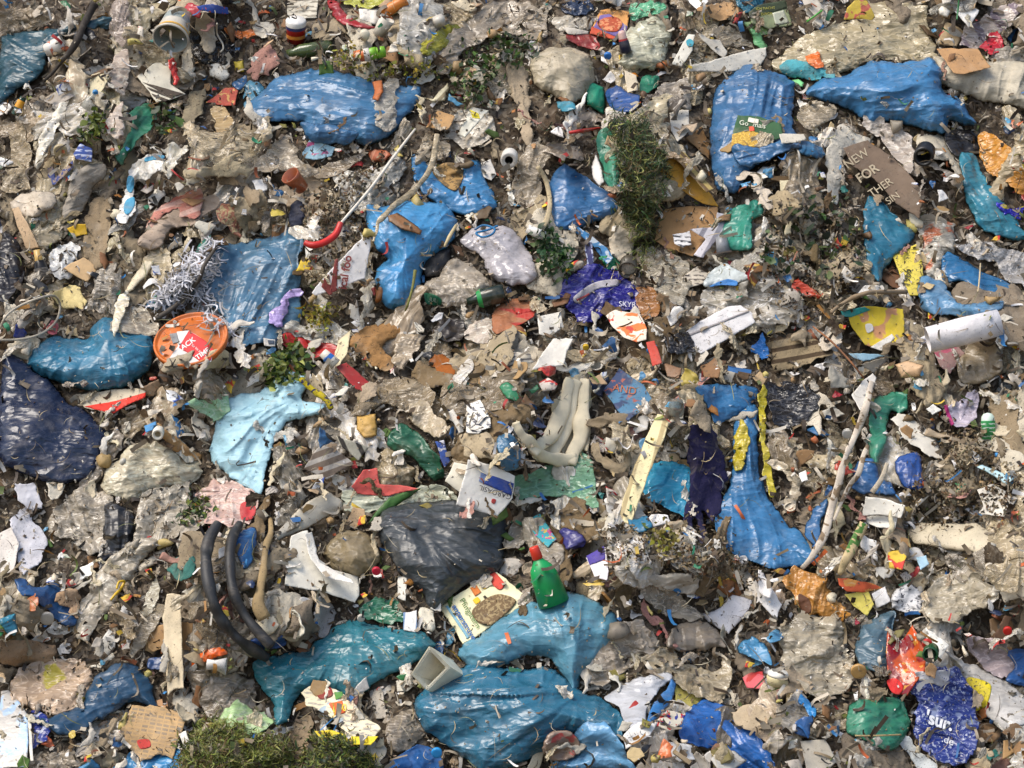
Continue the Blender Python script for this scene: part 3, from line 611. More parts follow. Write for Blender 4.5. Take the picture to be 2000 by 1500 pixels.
k lump|plastic|pale green plastic dome beside the light teal rag|7ed08c|1545,155 1558,153 1569,162 1566,172 1548,168|
f plastic_scrap|plastic|bright orange film scrap lying on the tan tarpaulin|dd7030|1575,112 1594,100 1604,112 1604,122 1600,136 1580,128|al=1,L=1
p snack_packet|packet|yellow packet with red picture on top of the tan tarpaulin|e3c552|1645,42 1652,20 1665,5 1690,5 1707,34 1702,41 1672,38|t=(0,.3),pr=(30,.52,'#d8705a')|yellow and red packet
k foam_chunk|foam|small white foam cube beside the tan tarpaulin|e2ded6|1828,22 1838,14 1851,28 1845,39 1830,34|
f plastic_film|plastic film|striped cloudy wrapping beside the red crumpled film|ada29c|1870,92 1880,60 1920,34 1960,8 1992,20 1962,60 1922,92 1890,98|al=.85,st=(-60,40,.3,'#8a7a80')|striped cloudy wrapping
f plastic_film|plastic film|small bright red crumpled film below the striped cloudy wrapping|bb2430|1910,96 1926,80 1940,64 1956,80 1952,100 1938,109|al=1,c=1.5
b plastic_bag|bag|crumpled blue bag loop framing a green food packet|3573b0|1397,172 1418,148 1440,130 1465,119 1500,130 1530,140 1552,162 1552,200 1547,250 1562,292 1520,303 1500,312 1470,330 1448,350 1430,382 1395,372 1384,292 1390,220|c=1.5,fa=75,fn=7|crumpled blue bag loop
p food_packet|packet|green sweetcorn packet with yellow kernels wrapped in the crumpled blue bag|2d5a34|1438,228 1480,232 1521,248 1526,272 1482,291 1425,288 1428,262|L=3,h=0|green sweetcorn packet
+printed_kernels|b98f32|1430,262 1462,254 1500,266 1484,288 1428,285|pr=(150,.5,'#e0bc50')
+printed_emblem|e05a3a|1462,248 1472,247 1474,256 1464,257|off=.004
+torn_patch|dcdacb|1462,229 1482,233 1481,242 1460,238|off=.004
*Go  mais|e0e4d4|1443,243|11|-11|
b plastic_bag|bag|blue bag fold wrapped across the green sweetcorn packet|3270ac|1425,292 1440,286 1480,290 1530,276 1560,290 1520,304 1490,318 1455,330 1432,320|fa=10,fn=4,L=3
c cloth_rag|rag|white dirty shopping bag behind the brown newspaper|d6d0c4|1625,262 1645,240 1690,262 1702,277 1650,310 1636,390 1615,397 1610,330|L=1|white dirty shopping bag
p newspaper|newspaper|brown newspaper sheet with large pale headline letters|6e5c4c|1645,290 1690,275 1740,312 1792,382 1785,432 1742,402 1702,352 1660,326|drape=1,c=.3,L=5|brown newspaper
*NEW|b5a890|1655,330|19|33|off=.004
*FOR|b5a890|1679,358|20|33|bold=.5,off=.004
*THER|b5a890|1702,386|17|33|off=.004
*SIN|b5a890|1735,400|15|33|off=.004
f plastic_film|plastic film|cloudy strip of film hanging over the smooth sky blue bag|bcb2aa|1684,240 1700,206 1728,202 1730,240 1768,254 1780,300 1768,342 1745,312 1720,272 1692,252|al=.8,L=1,fa=-60
b plastic_bag|bag|crumpled black bag beside the orange folded sheet|1f1b19|1843,262 1870,252 1900,256 1917,290 1880,317 1850,302|c=1.2|crumpled black bag
f plastic_sheet|plastic sheet|orange brown folded sheet at the edge beside the black bag|c68a3c|1913,268 1936,260 1960,290 1990,340 2000,382 1960,362 1926,332|al=1,fa=-55,fn=6|orange folded sheet
b plastic_bag|bag|teal blue bag draped downwards below the crumpled black bag|2b8cac|1870,306 1904,303 1920,335 1938,370 1990,438 2004,466 1960,467 1915,452 1885,402|fa=-60,fn=8|draped teal bag
b plastic_bag|bag|deep teal bag beneath the brown newspaper|1f7ea6|1688,412 1700,384 1730,398 1760,430 1790,455 1770,482 1740,505 1720,530 1706,556 1690,530 1684,480|fa=-65,fn=7,c=.7|deep teal bag
p food_carton|carton|open yellow cardboard carton beside a corrugated strip|c9952f|1285,338 1312,304 1332,320 1382,376 1402,405 1370,400 1340,384|t=(.2,.1)|open yellow carton
p cardboard|cardboard|corrugated brown strip lying against the open yellow carton|b09a5e|1320,294 1335,300 1390,374 1374,382 1310,308|st=(-50,110,.45,'#6a5230'),L=2
p cardboard|cardboard|flat brown cardboard corner above the corrugated strip|9d774a|1338,270 1370,246 1386,275 1384,312 1350,282|t=(-.2,.1)
p printed_sheet|leaflet|cream board with black specks above the brown cardboard corner|dcd5c8|1305,225 1330,216 1345,218 1342,260 1318,285 1308,262|t=(.2,0)
b sack|sack|pinkish brown sack with a narrow neck under red plaid cloth|b5a08a|278,482 286,458 308,436 322,420 345,402 372,398 425,383 433,400 400,425 380,442 335,452 326,480 302,493|c=.4,di=.3,ro=.7|pinkish brown sack
c cloth_rag|rag|faded red plaid cloth over the pinkish brown sack|c4857a|290,442 315,405 350,384 396,376 392,420 362,432 345,410 315,428 300,446|st=(20,60,.3,'#d8b0a0'),L=1|red plaid cloth
c cloth_rag|rag|pointed pink and cream patterned cloth hanging beside the plaid cloth|bf8672|428,420 440,400 461,405 469,440 470,467 446,446|fa=-70,pr=(60,.52,'#d8c090')
b sack|sack|cream sack beside the folded tan cardboard strip|d6c7b0|20,394 60,375 110,380 112,405 80,425 40,425|c=.5,ro=.6,di=.3|cream sack
p cardboard|cardboard|long bent tan cardboard strip beside the cream sack|c3a888|26,410 42,407 62,440 80,470 86,486 55,488 42,450|t=(.2,0),L=2|bent tan cardboard strip
b plastic_bag|bag|black crumpled bag at the edge below the cream sack|19171c|0,460 20,458 44,488 52,540 24,592 0,575|fa=-60,c=1|black bag at the edge
p plastic_flap|plastic|bright yellow plastic flap among grey strips|e0b41e|133,448 152,440 172,440 173,458 146,464|t=(.3,.2)|bright yellow flap
c cloth_rag|rag|brown grey rag hanging over the square tan cardboard|94836b|165,408 205,380 216,440 211,480 214,520 200,529 170,507 164,470|fa=80,fn=5|brown hanging rag
f plastic_film|plastic film|pale grey film behind the square tan cardboard|c3c5c7|94,502 120,480 167,474 142,512 140,545 112,540|al=.95
p cardboard|cardboard|square tan cardboard panel under the brown hanging rag|cbab80|124,525 165,502 196,527 172,553|t=(0,.2),L=2,di=.12|square tan cardboard
k foam_chunk|foam|long cream foam wedge pointing towards the shredded paper|ebdfc4|245,567 262,540 286,508 304,512 291,540 262,568 248,574|h=.5|cream foam wedge
b plastic_bag|tarpaulin|wide grey blue tarpaulin hanging in fine vertical pleats|4d7ea8|378,572 400,522 432,480 500,466 545,452 572,445 592,462 586,520 588,560 594,612 585,642 552,662 542,676 486,676 478,642 455,656 440,622 408,592|fa=72,fn=8,c=.9,h=.4,fs=1.4,rag=.014|pleated blue tarpaulin
b plastic_bag|bag|small blue bag below the shredded paper|3a78ac|285,602 320,575 347,585 330,604|fa=30
f ribbon|ribbon|lilac crepe ribbon lying on the pleated blue tarpaulin|9c8cc4|558,572 576,563 596,570 594,578 572,590 562,620 548,637 530,622 550,592|al=1,L=1
c rubber_glove|glove|cream rubber glove with its fingers spread|e0cf98|110,582 122,560 150,560 164,578 171,594 164,596 160,590 163,604 155,606 148,596 147,608 138,606 118,604|c=.4,L=1,di=.15|cream rubber glove
b plastic_bag|bag|glossy teal blue bag heaped beside the orange bucket lid|1d7aa6|55,712 66,682 108,658 168,662 178,640 203,620 244,630 262,645 292,655 305,690 302,716 268,746 240,760 180,766 112,746 74,727|k=(225,640),fn=9,c=.5,h=.9,fs=.8|glossy teal blue bag
f plastic_film|plastic film|clear milky film lying over the neck of the glossy teal bag|bdb2a2|222,640 232,600 270,600 300,622 312,648 290,658 252,648|al=.6,L=2,c=1.2
f plastic_film|plastic film|narrow cream strip standing above the glossy teal bag|ded4bc|230,577 248,572 254,590 236,650 228,650|al=1,L=2
c paper_scrap|paper|crumpled cream tissue above the navy bag|ded4c0|24,682 40,668 62,655 82,665 62,702 28,697|c=1.4|crumpled cream tissue
b plastic_bag|bag|big navy blue refuse bag with fine horizontal wrinkles|1c2a4e|0,700 20,688 60,720 110,755 136,790 165,800 206,838 210,872 196,912 180,932 132,942 62,927 0,884|fa=-12,fn=11,c=.7,fs=.8,ro=.25|big navy bag
p food_packet|packet|white and orange carton behind the orange bucket lid|e6dccc|352,604 392,590 426,605 427,637 396,626 362,614|t=(0,.2),st=(80,12,.35,'#d8903a')|white and orange carton
c plastic_strip|plastic|curved dark brown band above the orange bucket lid|5f4a36|308,602 345,588 386,590 380,602 342,606 314,616|h=0
p sign|sign|white sign panel with brown lettering cut off at one corner|e8e6e8|617,576 640,546 727,456 731,470 718,547 652,572 622,582|c=.03,L=10,di=.02,t=(.1,.1),bow=0|white sign panel
+logo_band|8a3a34|654,507 660,505 658,568 650,571 645,570|
+logo_shape|8a3a34|634,540 642,536 650,574 644,577 636,568 628,560|
*ical foo|8a3a34|676,566|17|81|sx=1.0,bold=.5
b sock|sock|knotted dark navy sock above the pleated blue tarpaulin|1b2344|570,400 585,392 598,402 600,420 592,448 578,455 568,446|ro=.9,c=1
b plastic_bag|bag|shiny bright blue bag pinched in the middle like an hourglass|3a9ce4|715,400 752,402 800,390 868,398 892,428 886,470 862,495 835,512 822,540 822,565 800,602 772,607 746,590 735,552 741,524 757,508 740,490 728,470 716,450|k=(790,515),fn=12,c=.5,h=.9,fs=.8|shiny bright blue bag
k driftwood|wood|rotten brown wood chunk on the shiny bright blue bag|8a6038|760,424 778,418 800,432 826,453 822,463 785,450 762,436|L=1,h=.6,st=(-30,60,.3,'#5a3c20')
b clear_bag|bag|knotted grey see-through bag tied with a blue string|bcb8be|898,472 915,450 935,440 980,440 1002,450 1040,500 1047,540 1030,556 1000,562 960,542 938,502|k=(945,448),fn=12,c=.8,ro=.2|knotted grey clear bag
k black_film|plastic film|black crumpled film between two grey clear bags|17171a|823,522 840,500 858,488 882,484 882,512 860,541 832,542|c=1.6
f clear_bag|bag|dirty grey clear bag with a green printed corner|aaa092|828,562 858,536 880,502 915,510 940,535 960,562 942,592 890,600 850,596|h=.5,al=.85|grey clear bag with green corner
+printed_patch|1f6f52|830,572 845,574 862,584 860,596 836,594 829,582|soft=True
*JUL|d8e4dc|838,588|8|-12|
f plastic_film|plastic film|milky white film lumps beside green weeds|cbc6ba|548,642 570,625 598,636 630,620 660,634 684,652 670,672 640,677 598,666|h=.5|milky white film lumps
b plastic_bag|bag|bright red crumpled bag below the milky white film lumps|c41f1e|545,656 562,650 600,665 655,672 661,690 640,700 615,702 580,690 548,672|c=1.1|bright red crumpled bag
p paper_scrap|paper|torn cream paper standing beside the bright red bag|ddd0ac|661,667 686,644 681,690 661,727 656,690|t=(.3,0),L=1
c paper_bag|paper bag|brown kraft bag with crossed tape|a98052|685,667 720,636 770,630 802,636 780,655 742,680 766,702 756,727 705,692|h=.4,st=(10,12,.25,'#c0a078')|brown taped paper bag
p tag|tag|small white square tag frame beside the red bag|e4e0dc|518,661 540,663 541,676 520,675|L=2
+hole|4a5a70|523,664 536,665 536,672 525,672|
f plastic_film|plastic film|pointed grey flap of film beneath the brown taped bag|a0917c|765,692 790,650 830,658 812,690 780,727 770,715|al=1,fa=60
b plastic_piece|plastic|dark brown rounded pan beside crumpled clear film|3a3026|848,642 865,624 892,622 908,632 902,664 870,668 850,656|c=.3
f clear_bag|bag|clear bag with pink stain and a white ring|bfb4aa|903,652 925,630 960,620 971,648 942,672 915,666|al=.75
b paper_bag|paper bag|brown and red crumpled paper bag|b06a38|962,626 970,598 1000,584 1034,588 1052,596 1040,622 1002,642 970,652|c=1.3,ro=.7,pr=(8,.53,'#b8281c')|brown and red paper bag
c leather_strip|leather|rusty brown leather strip among grey films|9c5a24|838,702 862,690 880,708 892,730 880,746 852,722|fa=-50
p carton|carton|dark red and white carton corner below the red crumpled bag|a82a2a|660,716 680,708 737,760 715,768 698,760|st=(-50,24,.35,'#e0d8d4'),L=1
'''  # the black sheet in the hollow by the grey pot is painted shade
TAB2 = r'''
b plastic_bag|bag|blue bag with dirt sprinkled on top beside the green grass clump|3172b4|1074,352 1100,320 1128,336 1150,350 1200,394 1199,420 1176,430 1150,436 1112,452 1082,444 1074,400|fa=10,fn=6,c=.6|dirt-sprinkled blue bag
b plastic_bag|bag|pale teal bag half hidden beneath the grass clump|2f9478|1165,268 1190,245 1202,262 1206,332 1204,370 1190,384 1176,342|fa=80,fn=5,c=.8|pale teal bag under grass
f plastic_film|plastic film|grey beige film hanging beside a long pale strap|a69a88|1005,340 1030,285 1060,282 1075,300 1062,340 1045,395 1020,405 1000,380|fa=70,fn=5
p carton|carton|light blue and white torn carton strip|4a90cc|1110,449 1125,442 1155,460 1186,486 1197,506 1185,517 1160,482 1135,462|L=1,pr=(25,.55,'#d8e4ec')
p drink_label|label|narrow navy label strip standing beside the blue carton strip|232a6a|1142,476 1155,474 1159,520 1146,523|L=2,t=(.5,0),tx=(-87,.012,'#c8d0e8')
f plastic_sheet|plastic sheet|green flat sheet behind the small beige paper bag|1f8a5c|1168,505 1190,500 1222,518 1215,524 1182,524|al=1
c paper_bag|paper bag|small crumpled beige paper bag against the grass clump|d2c6b3|1189,492 1200,450 1220,438 1236,434 1246,446 1238,480 1226,516 1206,502|c=1.2,h=.4|small beige paper bag
p cardboard|cardboard|torn brown cardboard piece above the teal knotted bag|b48a5a|1278,470 1282,432 1300,408 1350,402 1400,405 1402,440 1378,468 1352,502 1300,486|di=.2,c=.3,L=1|torn brown cardboard
p cardboard|cardboard|corrugated white edge of a board under the torn brown cardboard|d2cfd8|1345,450 1395,444 1400,416 1420,420 1411,450 1371,506 1353,500 1376,468|st=(60,70,.3,'#8f8c94'),L=3|corrugated white board
p paper_slip|paper|small white slip with black marks on the torn brown cardboard|ecebee|1312,459 1330,457 1345,452 1349,480 1332,486 1316,478|L=4,tx=(-20,.016,'#33333a')
b plastic_bag|bag|glossy teal bag between the torn cardboard and dark leaves|1c9484|1409,460 1420,420 1444,400 1476,395 1487,418 1466,440 1460,486 1430,490 1415,476|c=1.1,fa=70,fn=5|glossy teal bag by the cardboard
f packaging_film|packaging|crumpled dark violet blue packaging film with white smears|24227a|1090,560 1110,545 1150,520 1182,524 1215,530 1247,560 1248,606 1190,606 1166,626 1130,631 1105,602|al=1,c=1.2,ro=.25,di=.1,h=.2|violet blue packaging
+smear|b8b4bc|1120,580 1160,552 1205,545 1206,558 1165,565 1130,592|soft=True
+printed_stripe|b05050|1126,585 1150,572 1152,575 1128,589|off=.004
*SKYR|dcdce8|1208,598|11|-4|off=.01
p wrapper|wrapper|white wrapper with orange and red print under the violet blue packaging|eedfd0|1184,616 1200,606 1248,614 1260,640 1258,664 1240,669 1215,660 1196,640|drape=1,c=.5,L=1,pr=(22,.55,'#e07a3a',30,.6,'#c84030')|orange and white wrapper
f clear_film|plastic film|big crumpled clear film below the grass clump|b0a898|1250,482 1300,490 1342,510 1346,560 1322,600 1282,572 1255,530|al=.65,c=1.6,ro=.15|big crumpled clear film
f paper_bag|paper bag|translucent tan bag beside the violet blue packaging|8f633a|1248,562 1280,565 1287,612 1256,622 1244,592|al=.9,h=.5|translucent tan bag
p magazine|magazine|rolled magazine page with black text and green photo|cdc3b4|1322,550 1345,532 1362,520 1384,536 1372,556 1345,562|tx=(0,.016,'#5a5048'),t=(.2,0)
b dish|dish|white arched dish with blue inside below the dark leaves|d3d8e4|1373,556 1386,530 1402,519 1422,518 1442,530 1457,546 1440,556 1415,552 1395,562|c=.3|white arched dish
+inner_side|3478c0|1385,560 1400,552 1420,545 1440,550 1438,558 1410,557|soft=True
p foam_slab|foam|large dirty white foam panel lying slanted|dcdbdf|1333,652 1365,628 1420,600 1445,598 1466,612 1472,630 1420,662 1366,692 1350,680|t=(-.1,.1),L=3,di=.28|large white foam panel
+groove|9a979c|1345,652 1462,606 1464,609 1347,656|
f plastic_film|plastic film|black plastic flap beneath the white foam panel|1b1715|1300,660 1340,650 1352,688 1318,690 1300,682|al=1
p matchbox|box|small flat red box beside clear film|d04a3a|1260,669 1277,665 1291,710 1271,715|L=2,t=(.2,.1)|small flat red box
p cardboard_sheet|board|white angular card above a small red lid|ece7de|1038,722 1058,690 1080,663 1118,662 1106,690 1100,714 1060,718|t=(.1,.25),L=2,di=.12|white angular card
b plastic_piece|plastic|small glossy red lid under the white angular card|d8301c|1052,722 1083,717 1086,732 1072,738|
k card_lump|cardboard|brown curved card flap in the middle of grey scraps|8e6c50|1294,706 1330,719 1326,740 1300,736|h=.4
c rag|rag|ribbed grey brown pad like a folded dirty cloth|94856c|1503,668 1530,655 1560,650 1602,668 1616,690 1562,716 1512,727|st=(10,80,.3,'#4a3c2c'),h=.3|ribbed grey pad
f plastic_film|plastic film|deep blue star shaped film scrap|2f72be|1460,682 1475,668 1488,648 1494,668 1504,680 1498,702 1470,697|al=1
f plastic_film|plastic film|rusty orange film scrap below the dark leaves|b23c1c|1540,562 1560,548 1585,562 1606,576 1600,584 1546,572|al=1|rusty orange film
p envelope|envelope|yellow speckled envelope with black writing under a clear bag|dccb50|1742,498 1768,485 1796,474 1802,550 1802,577 1772,578|L=2,pr=(90,.6,'#6a6030'),c=.1|yellow envelope
*1966|1c1810|1776,560|17|78|sx=.8
p cardboard|cardboard|dark brown card corner beside the yellow envelope|6f4928|1719,541 1744,518 1771,572 1742,562|
f clear_bag|bag|clear bag with orange peel inside above the yellow envelope|aba79e|1793,430 1815,420 1850,432 1868,442 1862,490 1842,502 1836,542 1806,542 1795,482|h=.5,al=.7,pr=(14,.58,'#d8805a')|clear bag with orange peel
b plastic_bag|bag|long glossy royal blue bag slanting beneath clear film|1b74b4|1836,510 1858,490 1900,518 1932,535 1962,550 1968,572 1920,572 1878,552 1836,546|fa=-30,fn=5,ro=.2|long royal blue bag
f clear_film|plastic film|grey glossy clear film at the edge over the long royal blue bag|adabab|1868,482 1925,470 2004,498 2004,552 1966,557 1940,512 1882,502|al=.7,c=1.3,ro=.15
b denim_cap|plastic|blue denim-like cap shape with a long pointed tail|5b92c6|1797,546 1815,540 1848,556 1866,590 1900,593 1942,590 1936,606 1882,621 1832,616 1800,602|c=1.2,bs=.9|blue cap-shaped bag
p magazine|magazine|bright yellow magazine page with teal corner|e8cd34|1645,606 1690,600 1725,601 1762,605 1760,655 1722,686 1686,675 1660,640|c=.6,drape=1,L=2,pr=(16,.58,'#d89a6a'),di=.2|bright yellow magazine page
+printed_corner|2aa0a0|1642,608 1688,599 1700,606 1662,620 1645,618|
+torn_edge|eceae4|1700,678 1742,652 1748,660 1722,686|
+printed_circle|e8e4e0|1690,634 1702,633 1706,644 1694,650|soft=True,off=.004
p card|card|faded pink card leaning on the white paper roll|a08080|1814,676 1843,655 1881,690 1852,731 1832,716|L=3,pr=(25,.52,'#b85a70',40,.6,'#c8c0b8')|faded pink card
b bundle|bag|dirty wrapped bundle under the white paper roll|9a8a6c|1868,712 1880,690 1900,666 1932,670 1948,722 1920,748 1880,746|di=.5|dirty wrapped bundle
f packaging_film|packaging|dark ultramarine wrapper with yellow print near the edge|2323a4|1938,396 1960,398 1976,405 2002,400 1992,432 1970,422 1950,412|al=1,pr=(20,.62,'#c8b840')
p plastic_scrap|plastic|pale blue triangular plastic sheet below the yellow magazine page|9dc6de|1650,690 1690,690 1726,695 1704,700 1680,706 1662,700|
p plastic_scrap|plastic|grey triangular panel under the pale blue sheet|a39c92|1678,712 1740,695 1706,730|
k bread|bread|round tan bread-like lump beneath the grey triangular panel|cba984|1740,712 1765,704 1794,714 1787,735 1752,738|h=.8
p envelope|packet|white padded packet with a bright red stripe|c9bea9|150,772 210,762 270,759 289,765 284,776 250,792 220,808 166,796|c=.3,drape=1|white packet with red stripe
+stripe|d82e1a|165,794 230,782 285,766 284,776 250,790 222,808 195,802|
b plastic_bag|bag|narrow black film bag beside the grey looped bag|1b1a20|196,986 230,985 262,1000 266,1062 240,1090 202,1112 196,1050|c=1|narrow black bag
f clear_bag|bag|twisted grey clear handle running up beside the navy bag|958b7e|226,832 240,850 236,880 212,912 190,945 160,985 140,985 165,940 195,895 210,858|al=.85,fa=60,fn=4
f clear_bag|bag|grey clear bag with an open loop beside the navy bag|a39a8c|96,1032 108,992 135,965 165,950 185,958 215,962 238,1010 236,1036 216,1066 182,1080 152,1066 140,1062 170,1052 190,1062 205,1046 196,1034 178,1042 165,1060 132,1050 112,1048|al=.8,c=1.1|grey clear bag with loop
f clear_bag|bag|large pale clear bag of kitchen waste beside the light blue bag|c4bba4|200,940 214,910 236,890 262,866 300,864 342,884 392,906 378,946 332,956 300,956 270,976 224,972|h=.55,al=.9,c=1|large pale clear bag
f clear_film|plastic film|square grey clear film hanging from the large pale clear bag|aaa294|275,964 320,950 372,948 362,1012 342,1056 305,1058 270,1052|al=.8
f clear_film|plastic film|long grey clear film curving down beside two black hoses|b8b0a2|270,1052 312,1060 272,1100 222,1182 192,1222 170,1250 144,1232 150,1190 192,1120 225,1080|al=.85,fa=50,fn=5,h=.6,L=2|long curving clear film
b plastic_bag|bag|light blue torn bag with a long pointed flap|a4d0ea|430,790 470,772 510,760 545,735 562,724 592,732 602,745 592,782 642,790 630,806 590,820 562,824 545,850 525,916 520,962 490,956 468,944 440,925 416,902 412,868 422,825|k=(590,770),fn=10,c=.7,h=.5,ro=.5,di=.18,fs=1.1,g1=1|light blue torn bag
f clear_bag|bag|pinkish clear bag holding something red above two black hoses|cfb0a8|378,962 402,945 420,936 470,945 502,968 500,1010 472,1022 432,1020 408,1012 402,985|h=.6,al=.9,k=(450,960),fn=10|pinkish clear bag
+stain|c03038|470,985 490,978 500,995 492,1014 472,1014|soft=True
f plastic_film|plastic film|pale green film scrap beside the light blue torn bag|a9d3ac|378,791 410,775 440,770 452,800 425,822|al=.95
p paper_sheet|paper|crumpled white sheet, topmost of those by the navy bag|d8d8e2|30,942 72,945 84,992 60,1000 40,975|c=1,drape=1,rag=.01
p paper_sheet|paper|white torn sheet below the topmost crumpled white sheet|d4d4de|20,1012 50,985 64,1018 90,1050 92,1092 62,1122 40,1075|c=1,drape=1,rag=.01|white torn sheets
p paper_sheet|paper|dirty white sheet with brown marks in the paper heap|cfc9c4|0,1040 22,1030 42,1060 40,1110 5,1120|c=1,drape=1
b plastic_bag|bag|small dark blue bag between the black hoses and bone-like root|1468b0|468,1036 500,1030 504,1060 500,1090 482,1102 472,1070|c=1
c cloth_rag|rag|greyish teal cloth beside the black hoses|3f746e|330,1116 350,1085 392,1080 396,1116 362,1127|c=1|teal cloth
k foam_strip|plastic|flattened cream plastic strip beside the teal cloth|dcd0bc|268,1106 300,1080 322,1068 328,1078 300,1104 275,1118|
f plastic_film|plastic film|brown grey film draped like a curled animal skin|93856e|684,812 702,780 722,758 760,735 800,740 832,750 848,772 842,812 815,812 790,800 752,790 702,816|fa=10,h=.4|brown grey draped film
f plastic_film|plastic film|smooth grey flap tapering to a point beside the green bag|ab9e88|798,796 815,782 832,780 850,805 884,836 850,850 815,832|al=1
b plastic_bag|bag|bottle green bag slanting between grey films|176a4c|757,872 770,840 790,829 832,860 860,898 868,926 846,936 820,912 795,890|fa=-45,fn=5|bottle green bag
p magazine|magazine|pile of grey brown open magazines|7a6c60|594,916 612,890 630,865 662,880 692,905 640,936|st=(20,90,.4,'#c0b8ac'),c=.6|grey open magazines
p ticket|ticket|greenish grey ticket with black lines|bfbcac|660,850 690,860 723,872 702,898 670,872|L=2,st=(-65,70,.25,'#2a2620')
k fruit_peel|peel|ochre crumpled peel beside the ticket|c39c50|698,812 735,808 738,850 712,856 698,838|c=1.8
f plastic_film|plastic film|matted beige film ring round a brown hollow|988a70|733,908 745,880 770,876 792,895 812,935 792,957 762,962 740,955|h=.7,al=1,c=1.2
p snack_box|box|crushed red box with white edges below the matted film ring|d05852|688,948 712,918 738,914 742,944 800,948 820,952 762,967 700,964|c=.5,drape=1|crushed red box
f plastic_film|plastic band|long pale green grey band under the crushed red box|b8bca8|670,960 700,958 762,966 830,946 872,950 897,978 852,984 800,992 732,1000 672,992|al=1,fa=-3,fn=5,c=.5|pale green band
k leaf|leaf|long dark green blade leaf crossing the pale green band|3c6a28|718,1024 738,995 762,970 800,956 824,954 800,972 762,996 738,1012|L=2,h=.3
k foam_tray|foam|long dirty white foam tray sloping towards the band|d2cbbc|538,1044 560,1020 600,980 642,960 672,980 668,996 630,1015 590,1036 548,1053|h=.35,c=.4,di=.3|dirty foam tray
p medicine_box|box|side flap of an opened white medicine carton|e8e3d4|872,936 890,899 932,911 902,959|L=7,t=(-.2,0),di=.04,c=.05
p medicine_box|box|opened white medicine carton with a blue band|f2f0ec|917,893 960,905 1006,926 1001,970 971,1006 930,992 892,980 906,936|L=8,di=.02,c=.03,bow=0|white medicine carton
+printed_band|2c4aa0|952,925 1004,944 999,968 945,945|
+printed_band|8fa4d8|940,922 954,926 947,945 935,940|
+emblem|c83a3a|962,974 969,976 966,984 960,981|soft=True
*GARDASIL|2a2a30|1000,967|10|162|
b plastic_bag|bag|big charcoal refuse bag beneath the white medicine carton|40454e|738,1022 756,996 800,985 870,979 930,984 986,1008 986,1060 976,1110 942,1130 900,1148 852,1187 822,1152 780,1112 746,1062|k=(800,1015),fn=10,c=.6,h=.65,ro=.34,fs=.9|big charcoal bag
b sack|sack|round brown tied sack with gathers running from its neck|8f7f5c|634,1082 646,1052 668,1034 692,1036 722,1046 744,1080 737,1106 702,1122 656,1117|k=(692,1022),fn=18,fs=.5,di=.4,ro=.4,h=.95|round brown sack
p card|card|broad white dirty cardboard cards stepped over each other|e9e6dc|563,1138 568,1080 572,1044 602,1034 618,1085 652,1110 702,1125 703,1160 696,1174 640,1152|L=1,di=.2|white stepped cards
p card|card|narrow white card lying across the stepped cards|efece6|598,1040 612,1036 628,1095 690,1128 696,1135 640,1122 612,1090|L=3
k foam_chunk|foam|knobbly cream foam block beneath the bone-like root|e9dfc6|498,1208 515,1200 542,1197 554,1215 540,1232 518,1241 502,1230|h=.9
c cloth_rag|shirt|folded cream striped shirt hanging in long pleats|ccc1a8|1002,816 1030,850 1060,868 1080,790 1108,742 1145,732 1152,770 1152,872 1128,880 1127,912 1092,910 1042,892 1020,862|fa=78,fn=6,fs=2.6,c=.4,di=.06,h=.3,L=3|cream striped shirt
f mesh_bag|net bag|see-through green net bag below the cream shirt|76a488|1005,932 1045,920 1090,900 1132,880 1156,910 1164,985 1130,977 1080,966 1005,972|al=.85,fa=-20|green net bag
b plastic_bag|bag|shiny turquoise round bag behind the wooden plank|14a4da|1252,932 1270,906 1300,900 1340,902 1366,930 1372,980 1346,1007 1300,990 1260,968|c=.3,h=1,ro=.15,di=.08|shiny turquoise bag
b plastic_bag|bag|small piece of dark turquoise bag at the foot of the plank|137cae|1226,1012 1262,1008 1270,1022 1245,1032 1228,1026|
c trousers|clothing|dark navy trouser legs hanging over the turquoise bag|252348|1345,832 1385,830 1410,880 1417,920 1410,980 1387,1017 1368,1000 1372,1042 1360,1052 1350,1012 1338,1046 1332,1012 1345,962 1343,900|fa=85,fn=4,h=.35,L=3|dark navy trousers
b plastic_bag|bag|round crinkled blue bag above the navy trousers|2d80c4|1354,756 1400,748 1440,750 1481,755 1480,780 1440,812 1396,827 1380,796|c=1.3,fa=15|round crinkled blue bag
b plastic_bag|bag|long blue bag hanging in a fan with dirt specks|3180c2|1440,822 1482,790 1482,880 1496,960 1525,1010 1562,1042 1588,1080 1562,1102 1502,1107 1455,1090 1420,1072 1392,1030 1408,975 1428,930|k=(1460,800),fn=16,c=.3,h=.5,fs=1|long blue fan bag
f net_bag|net bag|olive yellow strand bag on the long blue fan bag|b4a42e|1434,872 1448,820 1462,850 1448,905 1432,917|al=1,fa=80,L=1
f net_bag|net bag|long yellow stretched film strip beside the long blue fan bag|b9ab30|1486,756 1500,770 1496,860 1507,960 1492,950 1484,850|al=1,fa=85,L=1|long yellow strip
c paper_scrap|paper|grey brown triangular paper hanging at the top of the navy trousers|a39580|1344,816 1355,785 1376,800 1387,836 1370,840|L=5
p food_packet|packet|dirty blue packet with orange letters|44769a|1178,762 1210,720 1256,750 1274,786 1222,822 1204,800|c=.4,L=1,pr=(12,.55,'#2a3c60',30,.62,'#a05040')|dirty blue packet
*AND|a8603c|1196,762|15|-12|
c plastic_gutter|plastic|curved beige gutter-like strip beside the wooden plank|a79880|1156,870 1165,862 1178,890 1205,905 1225,880 1232,892 1218,922 1190,922 1166,902|h=.4
f clear_bag|bag|small clear bag behind the green bottle|a39a8c|984,1062 1004,1016 1040,1030 1082,1050 1106,1080 1082,1102 1045,1085 1030,1062 1010,1068|al=.75|small clear bag behind bottle
